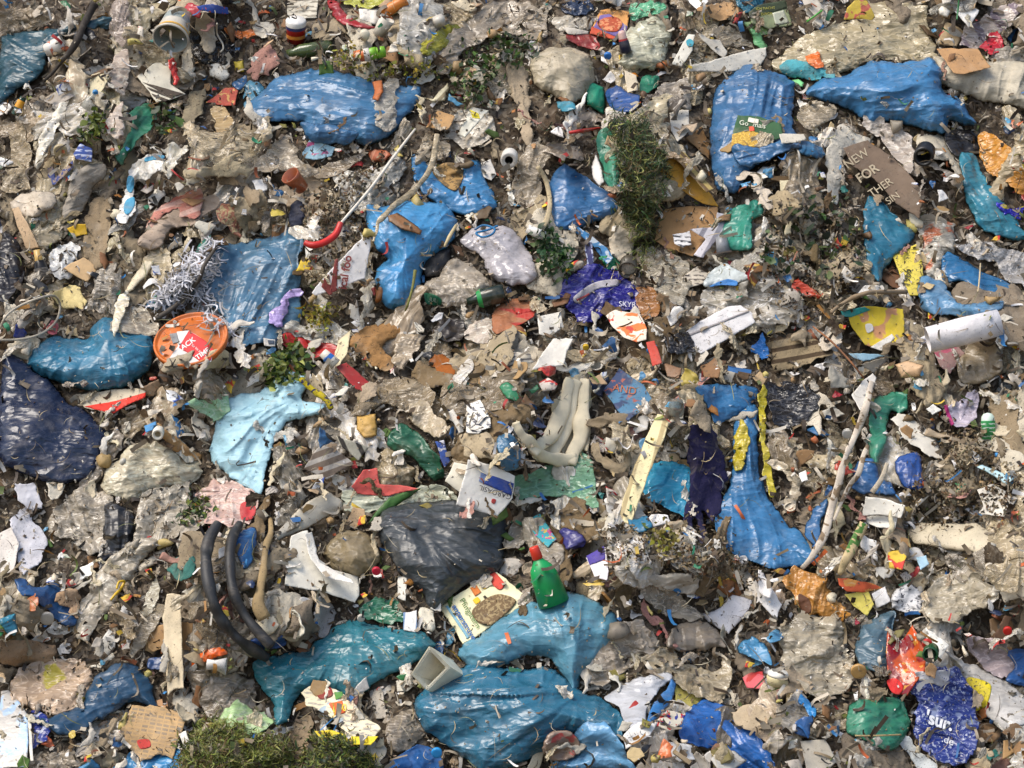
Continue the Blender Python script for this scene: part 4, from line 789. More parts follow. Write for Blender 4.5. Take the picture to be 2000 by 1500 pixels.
p card|card|turquoise card with pink and yellow figures inside the small clear bag|3fa8b8|1024,1016 1055,1004 1086,1050 1070,1066 1045,1045|pr=(50,.56,'#d05a90',60,.6,'#e0c050'),L=1|turquoise card
b yoghurt_pot|tub|crushed violet and white pot|3a3590|1093,1038 1110,1029 1142,1050 1136,1068 1108,1071|c=.6
p yoghurt_pot|tub|white and violet yoghurt tub panel with a torn edge|e6e2ea|1143,1086 1180,1064 1184,1105 1181,1126 1160,1121|t=(.4,0),L=1|white and violet tub
+printed_band|4a3c98|1145,1086 1180,1066 1182,1092 1152,1104|
b plastic_bag|bag|knotted sea green bag hanging like a sock|2f957c|1688,892 1698,802 1712,778 1730,770 1770,768 1774,800 1760,813 1738,806 1718,870 1702,902|fa=75,fn=4,c=.4,h=.9|knotted sea green bag
p board|board|torn white board with a ragged edge beside the sea green bag|e6e1d6|1735,813 1762,810 1800,828 1827,850 1824,868 1842,907 1810,885 1768,860|L=2,rag=.012,di=.15|torn white board
b plastic_bag|bag|blue bag pieces under the long peeled sticks|2c70ba|1668,902 1700,894 1712,930 1736,940 1741,966 1700,962 1664,955|c=.9
b plastic_bag|bag|royal blue bag beneath the torn white board|2053ac|1748,898 1790,884 1799,940 1797,962 1755,946|fa=75|royal blue bag under board
b plastic_bag|bag|narrow blue bag fold beside the lower end of the peeled sticks|316fb0|1568,1042 1590,990 1612,974 1606,1012 1592,1062|fa=60
p carton|box|small clean white open box with blue print|f2f0ea|1685,967 1720,972 1756,984 1748,1008 1712,1004 1680,1006|L=3,di=.08,t=(0,.2),c=.03|small clean white box
p carton|box|lower fold of the small clean white box|e2e0da|1679,1009 1712,1006 1746,1010 1740,1031 1712,1028 1690,1018|L=1,di=.1
p ticket|paper|narrow white curved ticket beside the small clean white box|e6e2da|1779,986 1808,949 1813,962 1785,987|L=1
c cloth_rag|rag|cream rag bent like a hook|cdc5b6|1555,822 1562,795 1572,775 1600,768 1628,800 1600,792 1596,846 1580,832|c=.8,L=1|hook-shaped cream rag
f clear_bag|bag|black see-through mesh bag behind the cream rag|26272c|1500,752 1560,750 1602,780 1562,832 1512,822|al=.9
p paper_sheet|paper|white vertical sheet with a black line above the peeled sticks|e2dfda|1655,772 1680,745 1702,729 1710,736 1694,775 1680,812 1666,800|L=2
f foil_bag|packaging|lilac grey foil bag with a magenta edge|b3abbc|1845,796 1870,780 1904,760 1912,776 1896,822 1868,836 1852,825|al=1,ro=.15|lilac foil bag
+printed_edge|c83a80|1843,792 1850,790 1864,828 1858,832|
k plastic_strip|plastic|pale blue flat strip on brown soil|b4d6e2|1894,910 1906,906 1961,930 1946,941|h=.4,c=.2
p paper_sheet|paper|torn whitish paper with brown speckles on the soil|d0ccc4|1902,955 1932,945 1972,970 1958,990 1952,1006 1900,1000 1912,985|c=.8,drape=1|torn speckled paper
k foam_chunk|foam|long dirty foam log half sunk in brown soil|c5ba a2|1770,1035 1800,1020 1850,1022 1900,1018 1932,1040 1926,1080 1850,1070 1782,1062|h=.5,di=.5|dirty foam log
p plastic_scrap|plastic|small light blue chip on the soil|b0d4ea|1785,1086 1805,1083 1809,1100 1792,1109|
c cloth_rag|rag|brown cloth band hanging near the edge|92826a|1935,762 1960,775 1978,770 1982,850 1984,902 1962,885 1948,850|fa=-75
f plastic_film|plastic film|white frayed film ring with dirt inside|b8ac98|1502,905 1530,898 1555,930 1562,965 1540,1000 1530,985 1545,960 1535,930 1515,922|al=1
b plastic_bag|bag|torn dull blue bag below the white torn sheets|2d65aa|38,1130 60,1128 78,1145 110,1140 132,1170 150,1212 130,1225 100,1195 75,1165 50,1152|c=1,fa=-45|torn dull blue bag
b plastic_bag|bag|small cyan bag piece at the edge beneath a tan cloth|2494bc|13,1206 40,1195 42,1236 22,1230|
c cloth_rag|rag|tan cloth scrap on the torn dull blue bag|c9a888|118,1156 150,1149 160,1180 152,1207 135,1180 120,1175|L=1
p cardboard|cardboard|wide tan cardboard sheet behind the vertical card strip|b48f62|262,1252 310,1220 385,1205 380,1266 300,1264|
p card_strip|cardboard|tall cream card strip standing upright|decfb2|324,1202 334,1156 348,1154 362,1155 364,1240 368,1336 350,1338 335,1353 326,1262|L=3,t=(.05,.1),bow=.02|tall cream card strip
f plastic_film|plastic film|grey film pointing down beside the wide tan cardboard|9b917f|260,1284 266,1230 280,1195 302,1178 332,1186 312,1215 290,1252|fa=60
f plastic_film|plastic film|pale pointed film above the wide tan cardboard|b9b3a2|278,1192 290,1160 300,1128 316,1150 306,1185 290,1205|fa=70
c bark|bark|long crumpled brown bark-like roll near the edge|a3876a|0,1256 30,1246 62,1247 112,1264 106,1290 62,1296 8,1286|fa=5,h=.6|brown bark-like roll
f clear_bag|bag|broad clear pinkish film bag with yellow inside|b69f88|20,1345 42,1304 90,1290 140,1292 172,1302 181,1342 150,1392 90,1388 40,1372|h=.4,al=.95,c=1.2,pr=(10,.62,'#c8b850')|broad pinkish film bag
b plastic_bag|bag|dark denim blue bag twisted into a long tail|1d4f78|55,1398 100,1395 165,1372 172,1345 182,1328 214,1300 242,1294 275,1312 292,1332 312,1378 302,1386 258,1368 205,1398 165,1420 132,1428 95,1412|fa=15,fn=8,c=.5,h=.7|dark denim blue bag
f snack_wrapper|wrapper|bright orange wrapper with a silver panel|e2621c|366,1324 372,1302 385,1275 412,1266 440,1261 447,1270 420,1280 398,1288 380,1310|al=1,fa=30|bright orange wrapper
+silver_panel|9a9a98|368,1306 384,1294 386,1306 370,1322|
b plastic_bag|bag|small dark blue bag in the hollow beside the tall cream card|1d4a8c|290,1286 324,1279 326,1304 296,1306|
c cloth_rag|rag|lumpy white cloth at the foot of the tall cream card|cbc4b6|338,1374 345,1356 360,1349 384,1358 392,1400 372,1417 346,1392|c=1.2,h=.6
f clear_bag|bag|large dirty dark clear bag under the orange wrapper|877d70|370,1312 440,1310 490,1330 502,1400 462,1412 422,1410 398,1380|al=.85,fa=60,h=.4|dirty dark clear bag
b plastic_bag|bag|bright blue bag under the printed brown bag|2b92da|225,1504 245,1480 262,1462 340,1456 366,1470 352,1504|fa=70,c=.8|bright blue bag at bottom edge
b plastic_bag|bag|light blue bag tip at the bottom edge|3f9ede|150,1504 170,1490 185,1480 202,1503|
p paper_bag|paper bag|printed brown carrier bag with grey blocks|bf9e70|255,1376 310,1378 372,1390 366,1412 345,1472 312,1468 280,1482 266,1460 240,1422|drape=1,c=.6,L=1,ck=(-8,.045,'#7c7468'),rag=.008|printed brown carrier bag
+printed_patch|c43c34|268,1446 290,1444 294,1458 275,1462|soft=True
p folder|folder|clear plastic folder with a pale blue sheet inside at the corner|bcb9b6|0,1352 15,1350 40,1372 60,1396 66,1486 0,1492|pr=(9,.52,'#a9c4dc'),ro=.25,di=.15,L=1|clear plastic folder
+rim|dedad2|54,1395 60,1396 66,1486 60,1487|off=.004
f packaging_film|packaging|navy and white printed packet beside the clear folder|1d2f80|60,1396 85,1392 104,1415 90,1441 66,1456|al=1,pr=(30,.6,'#c8ccd8')
f plastic_film|plastic film|pale green film beside the grass clippings|b7d8a0|433,1410 445,1390 460,1370 500,1384 542,1410 500,1432 455,1425|al=.9,h=.4|pale green film by the grass
p box|box|small white narrow box beside the grass clippings|e4e2dc|352,1430 365,1425 381,1450 371,1461|L=1
f clear_bag|bag|grey crumpled clear bag at the bottom edge|a39888|40,1504 60,1480 95,1468 120,1466 152,1480 150,1504|h=.5
b plastic_bag|bag|wide sea blue bag stretched like a tent|1f8098|494,1302 502,1286 560,1276 602,1266 640,1234 678,1212 705,1213 760,1226 800,1232 832,1235 852,1256 818,1290 780,1310 738,1331 716,1346 686,1361 640,1340 602,1346 576,1370 571,1402 545,1407 534,1370 510,1340|k=(690,1215),fn=11,c=.4,h=.6,ro=.25,fs=.8|wide sea blue bag
f clear_bag|bag|dirty clear bag beneath the cream plastic basin|9a8f80|755,1402 780,1392 812,1390 832,1430 802,1457 758,1452|al=.9,h=.5
p paper_sheet|paper|plain grey folded paper beside the colourful advert|c5bdb0|718,1352 745,1345 757,1400 735,1402|c=.4
p advert|advert|colourful printed advert page wrinkled over brown paper|eae0c2|588,1352 605,1340 632,1335 670,1345 692,1366 712,1390 750,1410 736,1430 700,1432 662,1397 602,1372|drape=1,c=.5,L=3,rag=.006,di=.15,pr=(26,.6,'#a8b8c0'),tx=(-20,.013,'#b0a898')|colourful advert page
+printed_picture|8c2c22|618,1342 644,1340 650,1358 628,1366 618,1356|soft=True
+printed_picture|4f8a3c|652,1352 668,1350 672,1362 656,1366|
+price_panel|e0682c|642,1374 668,1368 675,1392 654,1396|
+price_panel|f0d8b8|672,1366 690,1368 692,1392 678,1392|
*1.00|f4dc40|648,1390|12|8|off=.008
p advert|advert|yellow strip of printed paper under the colourful advert|e8d024|621,1416 650,1414 690,1424 746,1418 732,1436 680,1437 640,1436|
p paper_sheet|paper|white folded corner rising on the wide sea blue bag|dcd8d4|682,1357 700,1335 716,1317 723,1340 700,1352|L=3
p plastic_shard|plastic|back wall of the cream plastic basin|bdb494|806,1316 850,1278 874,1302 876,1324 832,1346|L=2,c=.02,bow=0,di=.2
b plastic_bag|bag|pale blue puffy bag with a tied lower corner|5a9ec2|893,1272 925,1246 960,1220 1018,1182 1080,1163 1115,1156 1142,1161 1180,1180 1197,1192 1208,1220 1202,1246 1165,1290 1132,1320 1129,1352 1112,1346 1082,1292 1050,1276 1002,1290 960,1310 928,1308|k=(1122,1345),fn=10,c=.5,h=.7,ro=.3,fs=.6|pale blue puffy bag
p newspaper|newspaper|cream newspaper advert with blue and green headings under the blue bags|ece8c2|860,1186 910,1150 962,1112 990,1132 1032,1166 1020,1182 960,1220 906,1256|L=3,di=.1,c=.08,bow=0|cream newspaper advert
+heading_bar|7fb0c8|870,1184 874,1182 918,1244 913,1248|
+printed_picture|d84a3a|950,1122 965,1117 986,1140 976,1152 960,1140|soft=True,off=.004
+printed_picture|d87a30|918,1148 930,1142 940,1156 928,1164|off=.004
+price_tag|f0c020|940,1140 948,1136 954,1144 946,1150|soft=True,off=.004
+price_tag|f0c020|924,1172 932,1166 938,1174 930,1180|soft=True,off=.004
+mud|6f5838|922,1192 950,1168 978,1160 1008,1176 960,1220 930,1212|soft=True,off=.006,pr=(90,.5,'#a08a60')
*enterstruve|2a62a8|882,1184|11|-56|bold=.3
*Pfingstern|4a7a3a|897,1172|11|-56|
b plastic_bag|bag|large dark teal bag full and glossy at the bottom|22749c|808,1382 815,1360 832,1340 880,1310 920,1298 1000,1306 1082,1308 1130,1345 1190,1368 1212,1396 1204,1430 1152,1442 1110,1435 1080,1460 1050,1472 1000,1492 940,1502 900,1472 850,1440 820,1412|k=(1128,1352),fn=11,c=.6,h=.8,ro=.25,fs=.9|large dark teal bag
f plastic_film|plastic film|bottle green film scrap above the wide sea blue bag|1f6248|698,1190 720,1172 742,1165 782,1180 785,1212 722,1212 704,1197|al=1,c=1|bottle green film
p card_strip|card|white upright card strip above the bottle green film|dedcd6|777,1125 796,1125 793,1172 778,1166|L=2
p card_strip|card|white blue-lined card strip beside the wide sea blue bag|dadde0|789,1196 816,1190 813,1232 788,1229|L=1,st=(85,60,.2,'#6a8ab0')
c cloth_rag|rag|grey soft cloth tip above the wide sea blue bag|adaaaa|618,1182 640,1164 656,1200 642,1236 625,1242|
b plastic_bag|bag|deep blue crumpled film beneath the foam block|2456ac|500,1241 525,1238 561,1234 552,1262 512,1266|c=1.3
c cloth_rag|rag|frayed brown grey rope of cloth over the grass clippings|97866f|570,1412 600,1398 611,1430 602,1470 590,1504 560,1504 566,1455|fa=75,fn=5|frayed brown rag rope
b plastic_bag|bag|vivid blue crumpled bag with a blue cap at the bottom|256fc4|764,1482 788,1465 812,1454 850,1464 862,1504 768,1504|c=1.2|vivid blue crumpled bag
b plastic_bag|bag|sky blue rounded bag at the bottom edge|66aae6|1085,1504 1092,1480 1130,1464 1118,1432 1135,1410 1150,1400 1182,1405 1210,1440 1225,1470 1236,1504|fa=40,fn=6,c=.35,h=.8|sky blue rounded bag
b clear_bag|bag|round brown lump in clear film on the sky blue bag|a88f7c|1060,1442 1080,1420 1114,1424 1131,1450 1122,1476 1086,1482 1062,1466|c=.8,pr=(20,.6,'#c0504a'),L=2|round lump in clear film
p card_strip|card|curved cream strip beside the round lump in clear film|d9cfb8|1028,1500 1045,1465 1060,1455 1062,1470 1050,1504|
b plastic_bag|bag|crisp greyish white bag with a blue lining|c9cdd4|1180,1362 1205,1345 1232,1330 1304,1315 1312,1330 1268,1364 1246,1412 1214,1396 1206,1376|fa=30,fn=4,c=.5|greyish white bag
b plastic_bag|bag|bright blue flap under the greyish white bag|2f84d8|1262,1402 1268,1376 1306,1338 1312,1322 1320,1342 1300,1372|c=.3
p paper_scrap|paper|white curved fragment between the teal bag and the greyish white bag|e0ddd8|1131,1332 1175,1318 1186,1312 1196,1335 1190,1347 1150,1341|
c paper_scrap|paper|pale yellow crumpled paper above the bright blue bag|d4c870|1314,1346 1346,1334 1366,1340 1372,1370 1342,1392 1318,1372|c=1.2|pale yellow paper
p snack_packet|packet|small white red and blue packet|dcd4c4|1270,1402 1300,1378 1334,1386 1326,1404 1302,1416|pr=(40,.56,'#c02c24',50,.6,'#2c3c90')
b plastic_bag|bag|saturated blue bag reaching to the bottom edge|1c70d4|1324,1432 1328,1404 1345,1388 1376,1373 1420,1382 1462,1415 1492,1450 1508,1504 1440,1504 1400,1462 1350,1446|fa=-40,fn=8,c=.6,h=.7,ro=.25|saturated blue bag
k foam_chunk|plastic|pale half-moon shell on the saturated blue bag|cccbc6|1382,1472 1400,1456 1430,1460 1454,1480 1422,1497 1395,1490|h=.4
f clear_bag|bag|shiny brown clear film beside the pale blue puffy bag|a3988a|1140,1325 1152,1292 1200,1222 1220,1212 1252,1216 1286,1250 1282,1282 1240,1292 1202,1320 1165,1334|h=.4,al=.85,c=1.2,ro=.15|shiny brown clear film
f plastic_film|plastic film|brownish translucent sheet sagging below a round sack|9f937c|1250,1282 1262,1272 1310,1264 1332,1290 1400,1308 1420,1270 1427,1320 1402,1362 1330,1342 1280,1312|al=.9|brownish sagging film
b clear_bag|bag|rounded taut grey brown sack above the sagging film|9b8e7c|1300,1242 1328,1216 1370,1211 1398,1225 1412,1240 1417,1262 1370,1268 1330,1272 1305,1262|c=.6|taut grey brown sack
k paper_wad|paper|bright white crumpled paper wad|eceaf0|1368,1202 1395,1192 1412,1180 1430,1160 1468,1170 1462,1188 1450,1206 1422,1237 1396,1226|h=.3,c=2|bright white paper wad
f plastic_film|plastic film|grey brown film strip running down to the white paper wad|a99f90|1236,1132 1280,1140 1330,1164 1372,1206 1330,1206 1270,1182|fa=-25
b bag_bundle|bag|off-white wrapped bundle above the film strip|d2cabb|1250,1122 1290,1116 1332,1114 1362,1126 1352,1156 1302,1152 1265,1140|ro=.6
b plastic_bag|bag|light blue glossy bag piece beside the pink plate|3e96d2|1436,1266 1465,1245 1492,1260 1502,1292 1470,1287 1452,1280|fa=-60
p plate|plate|broken pink red plate piece|d4606a|1450,1322 1468,1312 1487,1309 1492,1340 1456,1341|pr=(20,.6,'#c02020')
c paper_bag|bag|tawny beige crumpled film beside the saturated blue bag|b8a890|1430,1392 1450,1376 1482,1370 1500,1400 1452,1418|c=1
f amber_bag|bag|translucent amber brown bag with a dark opening|bd863f|1528,1132 1545,1112 1562,1104 1610,1130 1628,1170 1662,1194 1645,1212 1602,1202 1574,1204 1550,1172|al=.9,c=1.3,h=.5|amber brown bag
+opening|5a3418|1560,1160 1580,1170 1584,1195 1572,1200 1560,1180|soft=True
p magazine|magazine|red and orange magazine cover with yellow tip|e4683e|1630,1126 1660,1128 1692,1136 1724,1148 1690,1155 1650,1154 1634,1140|c=.4,pr=(20,.55,'#e8a050')|red orange magazine cover
p magazine|magazine|pale yellow crumpled page beneath the red orange cover|e2d468|1648,1160 1692,1150 1704,1180 1692,1202 1666,1182|c=.8,drape=1
b paper_ball|paper|round white printed ball of paper with dark speckles|dddfe2|1738,1168 1750,1148 1772,1139 1800,1154 1798,1186 1770,1192 1742,1187|h=1,ro=.7,pr=(70,.55,'#4a4c54'),c=.8|speckled paper ball
f plastic_film|plastic film|hair-like grey film with fine strands|a59d8c|1800,1200 1812,1160 1832,1130 1868,1120 1902,1119 1930,1160 1882,1196 1832,1206|fa=35,fn=14,al=1|hair-like grey film
f clear_bag|bag|large crumpled clear bag with sharp glints|a9a08e|1520,1232 1540,1212 1562,1200 1602,1202 1642,1210 1662,1280 1672,1322 1622,1362 1600,1372 1560,1332 1526,1292|al=.85,c=1.7,h=.4,ro=.15|large crumpled clear bag
b plastic_bag|bag|slate blue tied bag beside the red foil bag|4f6f88|1664,1272 1670,1244 1682,1220 1710,1204 1748,1196 1738,1240 1732,1302 1702,1307 1672,1292|c=1,h=.8|slate blue bag
p foil_bag|packaging|shiny red and orange crisp bag|c8541e|1730,1222 1745,1238 1756,1246 1774,1216 1786,1245 1792,1262 1797,1302 1776,1332 1762,1352 1732,1342 1726,1282|c=1.4,drape=1,ro=.15,L=2,pr=(14,.52,'#8c1418',30,.6,'#e8a03c',60,.66,'#e8e0dc')|red and orange crisp bag
+red_bottom|d01c1c|1732,1330 1750,1325 1764,1340 1758,1356 1742,1352|soft=True
b plastic_container|bottle|long pale plastic bottle flattened beside the dark blue printed bag|cfcecb|1838,1272 1870,1285 1925,1308 1980,1340 2004,1372 1992,1402 1942,1412 1914,1382 1880,1322|c=.25,h=.7,ro=.35|long pale flattened bottle
+label|dcca24|1888,1325 1918,1328 1936,1340 1922,1382 1898,1384|soft=True,pr=(60,.58,'#5a5420')
f packaging_film|packaging|dark blue dirty printed bag with white letters|23347c|1775,1332 1800,1306 1860,1299 1896,1350 1902,1372 1896,1440 1872,1472 1842,1480 1810,1476 1780,1422 1785,1372|al=1,L=6,pr=(90,.58,'#a8b0c8',12,.62,'#8c98bc'),c=.6,di=.1|dark blue printed bag
+printed_panel|ccccd4|1786,1312 1856,1306 1850,1346 1812,1330 1795,1330|pr=(20,.6,'#2a3c80')
*'sur.|e0e4ee|1806,1410|22|-18|sx=1.0,bold=1.0,off=.008
*.de|e0e4ee|1838,1448|13|-18|off=.008
b plastic_bag|bag|translucent teal green bag beside the dark blue printed bag|268f74|1648,1402 1664,1370 1710,1359 1760,1369 1777,1402 1772,1432 1736,1457 1682,1442 1650,1426|c=.5,h=.7,fa=10|teal green bag
f clear_film|plastic film|cloudy mauve film beside the blue bag at the edge|ada0a6|1880,1252 1910,1240 1942,1240 1984,1290 1962,1322 1918,1302|al=.8,h=.3
b plastic_bag|bag|royal blue bag at the edge beside cloudy mauve film|2066bc|1965,1272 2004,1268 2004,1337 1960,1326 1978,1300|
f plastic_strip|plastic|slender bright blue strip below the large crumpled clear bag|2c86cc|1548,1338 1560,1344 1590,1385 1582,1392 1560,1368|al=1
c paper_roll|paper|white crumpled tube lying diagonal below the dark blue printed bag|c9d2da|1744,1442 1766,1434 1790,1462 1818,1492 1796,1504 1766,1470|h=.5
p plastic_sheet|plastic|square grey sheet standing at the bottom|b8b2a6|1558,1442 1608,1438 1626,1480 1600,1504 1568,1500|t=(.2,.1)
'''.replace('c5ba a2', 'c5baa2')  # the sheet inside the basin is a darker cream: painted shade of the opening
def parse(t):
    out = []
    for ln in t.strip().splitlines():
        ln = ln.strip()
        if not ln: continue
        if ln[0] == '+':
            a = (ln[1:] + '||').split('|'); out[-1]['sub'].append(('+', a[0], a[1], [tuple(map(float, p.split(','))) for p in a[2].split()], eval('dict(' + a[3] + ')')))
        elif ln[0] == '*':
            a = (ln[1:] + '|||').split('|'); out[-1]['sub'].append(('*', a[0], a[1], tuple(map(float, a[2].split(','))), float(a[3]), float(a[4]), eval('dict(' + a[5] + ')')))
        else:
            a = (ln + '|||').split('|'); k, nm = a[0].split(' ', 1)
            out.append(dict(k=k, name=nm, cat=a[1], label=a[2], col=a[3], P=[tuple(map(float, p.split(','))) for p in a[4].split()], o=eval('dict(' + a[5] + ')'), short=a[6], sub=[]))
    return out
ITEMS = parse(TAB) + parse(TAB2)
rnd = random.Random(11); rng = np.random.RandomState(11)
# cells of the picture that traced things will take
PM = np.zeros((375, 500), bool); PYY, PXX = np.mgrid[0:375, 0:500]
for it in ITEMS:
    Q = np.array(it['P']) / 4; x0, y0 = np.maximum(Q.min(0).astype(int), 0); x1, y1 = Q.max(0).astype(int) + 1
    sl = (slice(y0, min(y1, 375)), slice(x0, min(x1, 500))); PM[sl] |= inside(Q, PXX[sl] + .5, PYY[sl] + .5)
    if it['short']: LAND.append((it['short'], float(Q[:, 0].mean() * 4), float(Q[:, 1].mean() * 4)))
for s_, x, y in [('grey pot', 334, 70), ('red tin', 578, 52), ('green-capped bottle', 725, 108), ('long white pole', 740, 345), ('orange bucket lid', 370, 665), ('shredded paper', 350, 550), ('cream wire loop', 70, 620), ('wooden plank', 1250, 910), ('white paper roll', 1880, 645), ('black hoses', 440, 1150), ('bone-like root', 515, 1110), ('peeled sticks', 1640, 950), ('cream plastic basin', 855, 1300), ('green bottle', 1068, 1130), ('grass clippings', 460, 1460), ('grass clump', 1240, 330), ('dark leaves', 1570, 470), ('brown soil', 1870, 930), ('green glass bottle base', 1817, 1275), ('black rubber ring', 1805, 302), ('dark leafy stems', 960, 120), ('green weeds', 550, 712)]:
    LAND.append((s_, x, y))
print('items', len(ITEMS), 'traced share', PM.mean(), 'landmarks', len(LAND))

# ---------------------------------------------------------------- ground sheet and waste slope
def ground():
    vs = [(-1500, -1500, -.72), (1500, -1500, -.72), (1500, 1500, -.72), (-1500, 1500, -.72)]
    me = bpy.data.meshes.new('ground'); me.from_pydata(vs, [], [(0, 1, 2, 3)]); me.materials.append(mat('w', '#6a5c48', di=.5, bs=.3)); o = bpy.data.objects.new('ground', me); COL.objects.link(o); o['kind'] = 'structure'
ground()
us = np.linspace(-6, 6, 520); vs_ = np.linspace(-3.6, 3.6, 360); X, Y = np.meshgrid(us, vs_)
inr = (abs(X) < 2.2) & (abs(Y) < 1.9)
Z = np.where(inr, sampler(S, 0, 0)(X, Y), T0(X, Y)) - .006 + .03 * fbm(X * 30, Y * 30, 3, 2)
nx_, ny_ = len(us), len(vs_); idx = np.arange(nx_ * ny_).reshape(ny_, nx_)
fs = np.stack([idx[:-1, :-1], idx[:-1, 1:], idx[1:, 1:], idx[1:, :-1]], -1).reshape(-1, 4)
hill = link('waste_hill', np.stack([X, Y, Z], -1).reshape(-1, 3), fs.tolist(), mat('w', '#4a3c2a', di=.7, pr=(30, .52, '#6f6250', 45, .6, '#2a2119'), bs=1.0)); hill['kind'] = 'structure'

# ---------------------------------------------------------------- uncountable bits: one mesh each, tinted per piece
def tint_mat(name, ro=.7, tl=0.):
    m = bpy.data.materials.new(name); m.use_nodes = True; t = m.node_tree; pb = t.nodes['Principled BSDF']
    at = node(t, 'ShaderNodeVertexColor'); at.layer_name = 'tint'; tc = node(t, 'ShaderNodeTexCoord')
    gr = node(t, 'ShaderNodeGroup'); gr.node_tree = DIRT; t.links.new(tc.outputs['Object'], gr.inputs[0]); t.links.new(at.outputs[0], gr.inputs[1]); gr.inputs[2].default_value = .22
    t.links.new(gr.outputs[0], pb.inputs['Base Color']); pb.inputs['Roughness'].default_value = ro
    if tl:
        tr = node(t, 'ShaderNodeBsdfTranslucent'); t.links.new(gr.outputs[0], tr.inputs[0]); mx = node(t, 'ShaderNodeMixShader'); mx.inputs[0].default_value = tl; t.links.new(pb.outputs[0], mx.inputs[1]); t.links.new(tr.outputs[0], mx.inputs[2]); t.links.new(mx.outputs[0], t.nodes['Material Output'].inputs[0])
    return m
BITM = tint_mat('mixed_bits', .6); LEAFM = tint_mat('leaf_bits', .5, .25)
def bits(name, label, cat, xy, ln, wd, pal, m, lift=(0, .02), segs=2, curl=1.0, tilt=.5, taper=False, seed=1, group=None, arc=0.):
    """xy: n px positions; ln, wd: (lo, hi) px; pal: list of hex"""
    r = np.random.RandomState(seed); n = len(xy); u, v, w_ = surf_at(xy[:, 0], xy[:, 1])
    w_ = w_ + r.uniform(lift[0], lift[1], n); L = r.uniform(0, 1, n) ** 1.6 * (ln[1] - ln[0]) + ln[0]; B = r.uniform(0, 1, n) ** 1.6 * (wd[1] - wd[0]) + wd[0]; L *= PX; B *= PX
    a = r.uniform(0, 2 * math.pi, n); tl_ = r.normal(0, tilt, n); rl = r.normal(0, tilt * 1.2, n)
    # slope frame axes
    nrm = np.array([0, K, 1.]) / math.hypot(K, 1); ex = np.array([1., 0, 0]); ey = np.cross(nrm, ex)
    d = np.cos(a)[:, None] * ex + np.sin(a)[:, None] * ey; s_ = np.cross(nrm, d)
    d2 = d * np.cos(tl_)[:, None] + nrm * np.sin(tl_)[:, None]; n2 = np.cross(d2, s_); s2 = s_ * np.cos(rl)[:, None] + n2 * np.sin(rl)[:, None]; n3 = np.cross(d2, s2)
    C = np.column_stack([u, v, w_]); k = r.normal(0, curl, n); k2 = r.normal(0, arc, n) if arc else np.zeros(n)
    V_ = np.zeros((n, (segs + 1), 2, 3))
    for i in range(segs + 1):
        t = i / segs - .5; ang = k * t; c = C + d2 * (L * t)[:, None] + n3 * (L * k * t * t)[:, None] + s2 * (L * k2 * t * t)[:, None]
        wdt = B * (.5 if not taper else .5 * (1 - (2 * abs(t)) ** 2 * .92)) * r.uniform(.75, 1.2, n)
        V_[:, i, 0] = c - s2 * wdt[:, None]; V_[:, i, 1] = c + s2 * wdt[:, None]
    V_ = V_.reshape(-1, 3); b = (np.arange(n) * 2 * (segs + 1))[:, None]
    F_ = np.concatenate([np.stack([b[:, 0] + 2 * i, b[:, 0] + 2 * i + 1, b[:, 0] + 2 * i + 3, b[:, 0] + 2 * i + 2], 1) for i in range(segs)])
    c = C.mean(0) if n else np.zeros(3)
    me = bpy.data.meshes.new(name); me.vertices.add(len(V_)); me.vertices.foreach_set('co', (V_ - c).ravel()); nf = len(F_)
    me.loops.add(nf * 4); me.loops.foreach_set('vertex_index', F_.ravel().astype(np.int32)); me.polygons.add(nf)
    me.polygons.foreach_set('loop_start', np.arange(nf, dtype=np.int32) * 4); me.polygons.foreach_set('use_smooth', [True] * nf); me.update(calc_edges=True)
    pc = np.array([lin(h) for h in pal]); ci = r.randint(0, len(pal), n); cc = pc[ci]; cc[:, :3] *= r.uniform(.75, 1.15, n)[:, None] * GAIN
    ca = me.color_attributes.new('tint', 'FLOAT_COLOR', 'POINT'); ca.data.foreach_set('color', np.repeat(cc, 2 * (segs + 1), axis=0).ravel())
    me.materials.append(m); o = bpy.data.objects.new(name, me); COL.objects.link(o); o.rotation_mode = 'QUATERNION'; o.rotation_quaternion = FQ; o.location = O + FR @ Vector(c)
    if label: tag(o, label, cat, group)
    o['kind'] = 'stuff'
    return o
def rxy(n, r, x0=-160, x1=2160, y0=-130, y1=1630): return np.column_stack([r.uniform(x0, x1, n), r.uniform(y0, y1, n)])
DULL = ['#9a8d78', '#7d6f5a', '#b3a68f', '#6a5a44', '#5a4a36', '#c4b9a4', '#8c7f6c', '#a3957e', '#4a3c2c', '#75664f', '#d8d0c0', '#857252', '#3c3022']
MIX = DULL * 2 + ['#e6e2da', '#ece8e2', '#d0cabf', '#c9c4be', '#2f6ca8', '#3a86c0', '#b5302a', '#c8622c', '#cfae3a', '#2f7f5a', '#5b6a2c', '#7a8038', '#a0702c', '#20201e', '#8a4a24']
bits('fine_litter', 'fine brown and grey litter of chips and shreds covering the slope', 'litter', rxy(30000, rng), (6, 30), (2, 8), ['#5e4c38', '#4a3b28', '#3a2e20', '#7e6c52', '#8d7d64', '#43362a', '#9a8a70', '#5f503c', '#a99a82', '#4a3c2a', '#786650', '#b9ab92', '#c9bda6'], BITM, (-.005, .03), 3, 1.6, .6, seed=2, arc=.8)

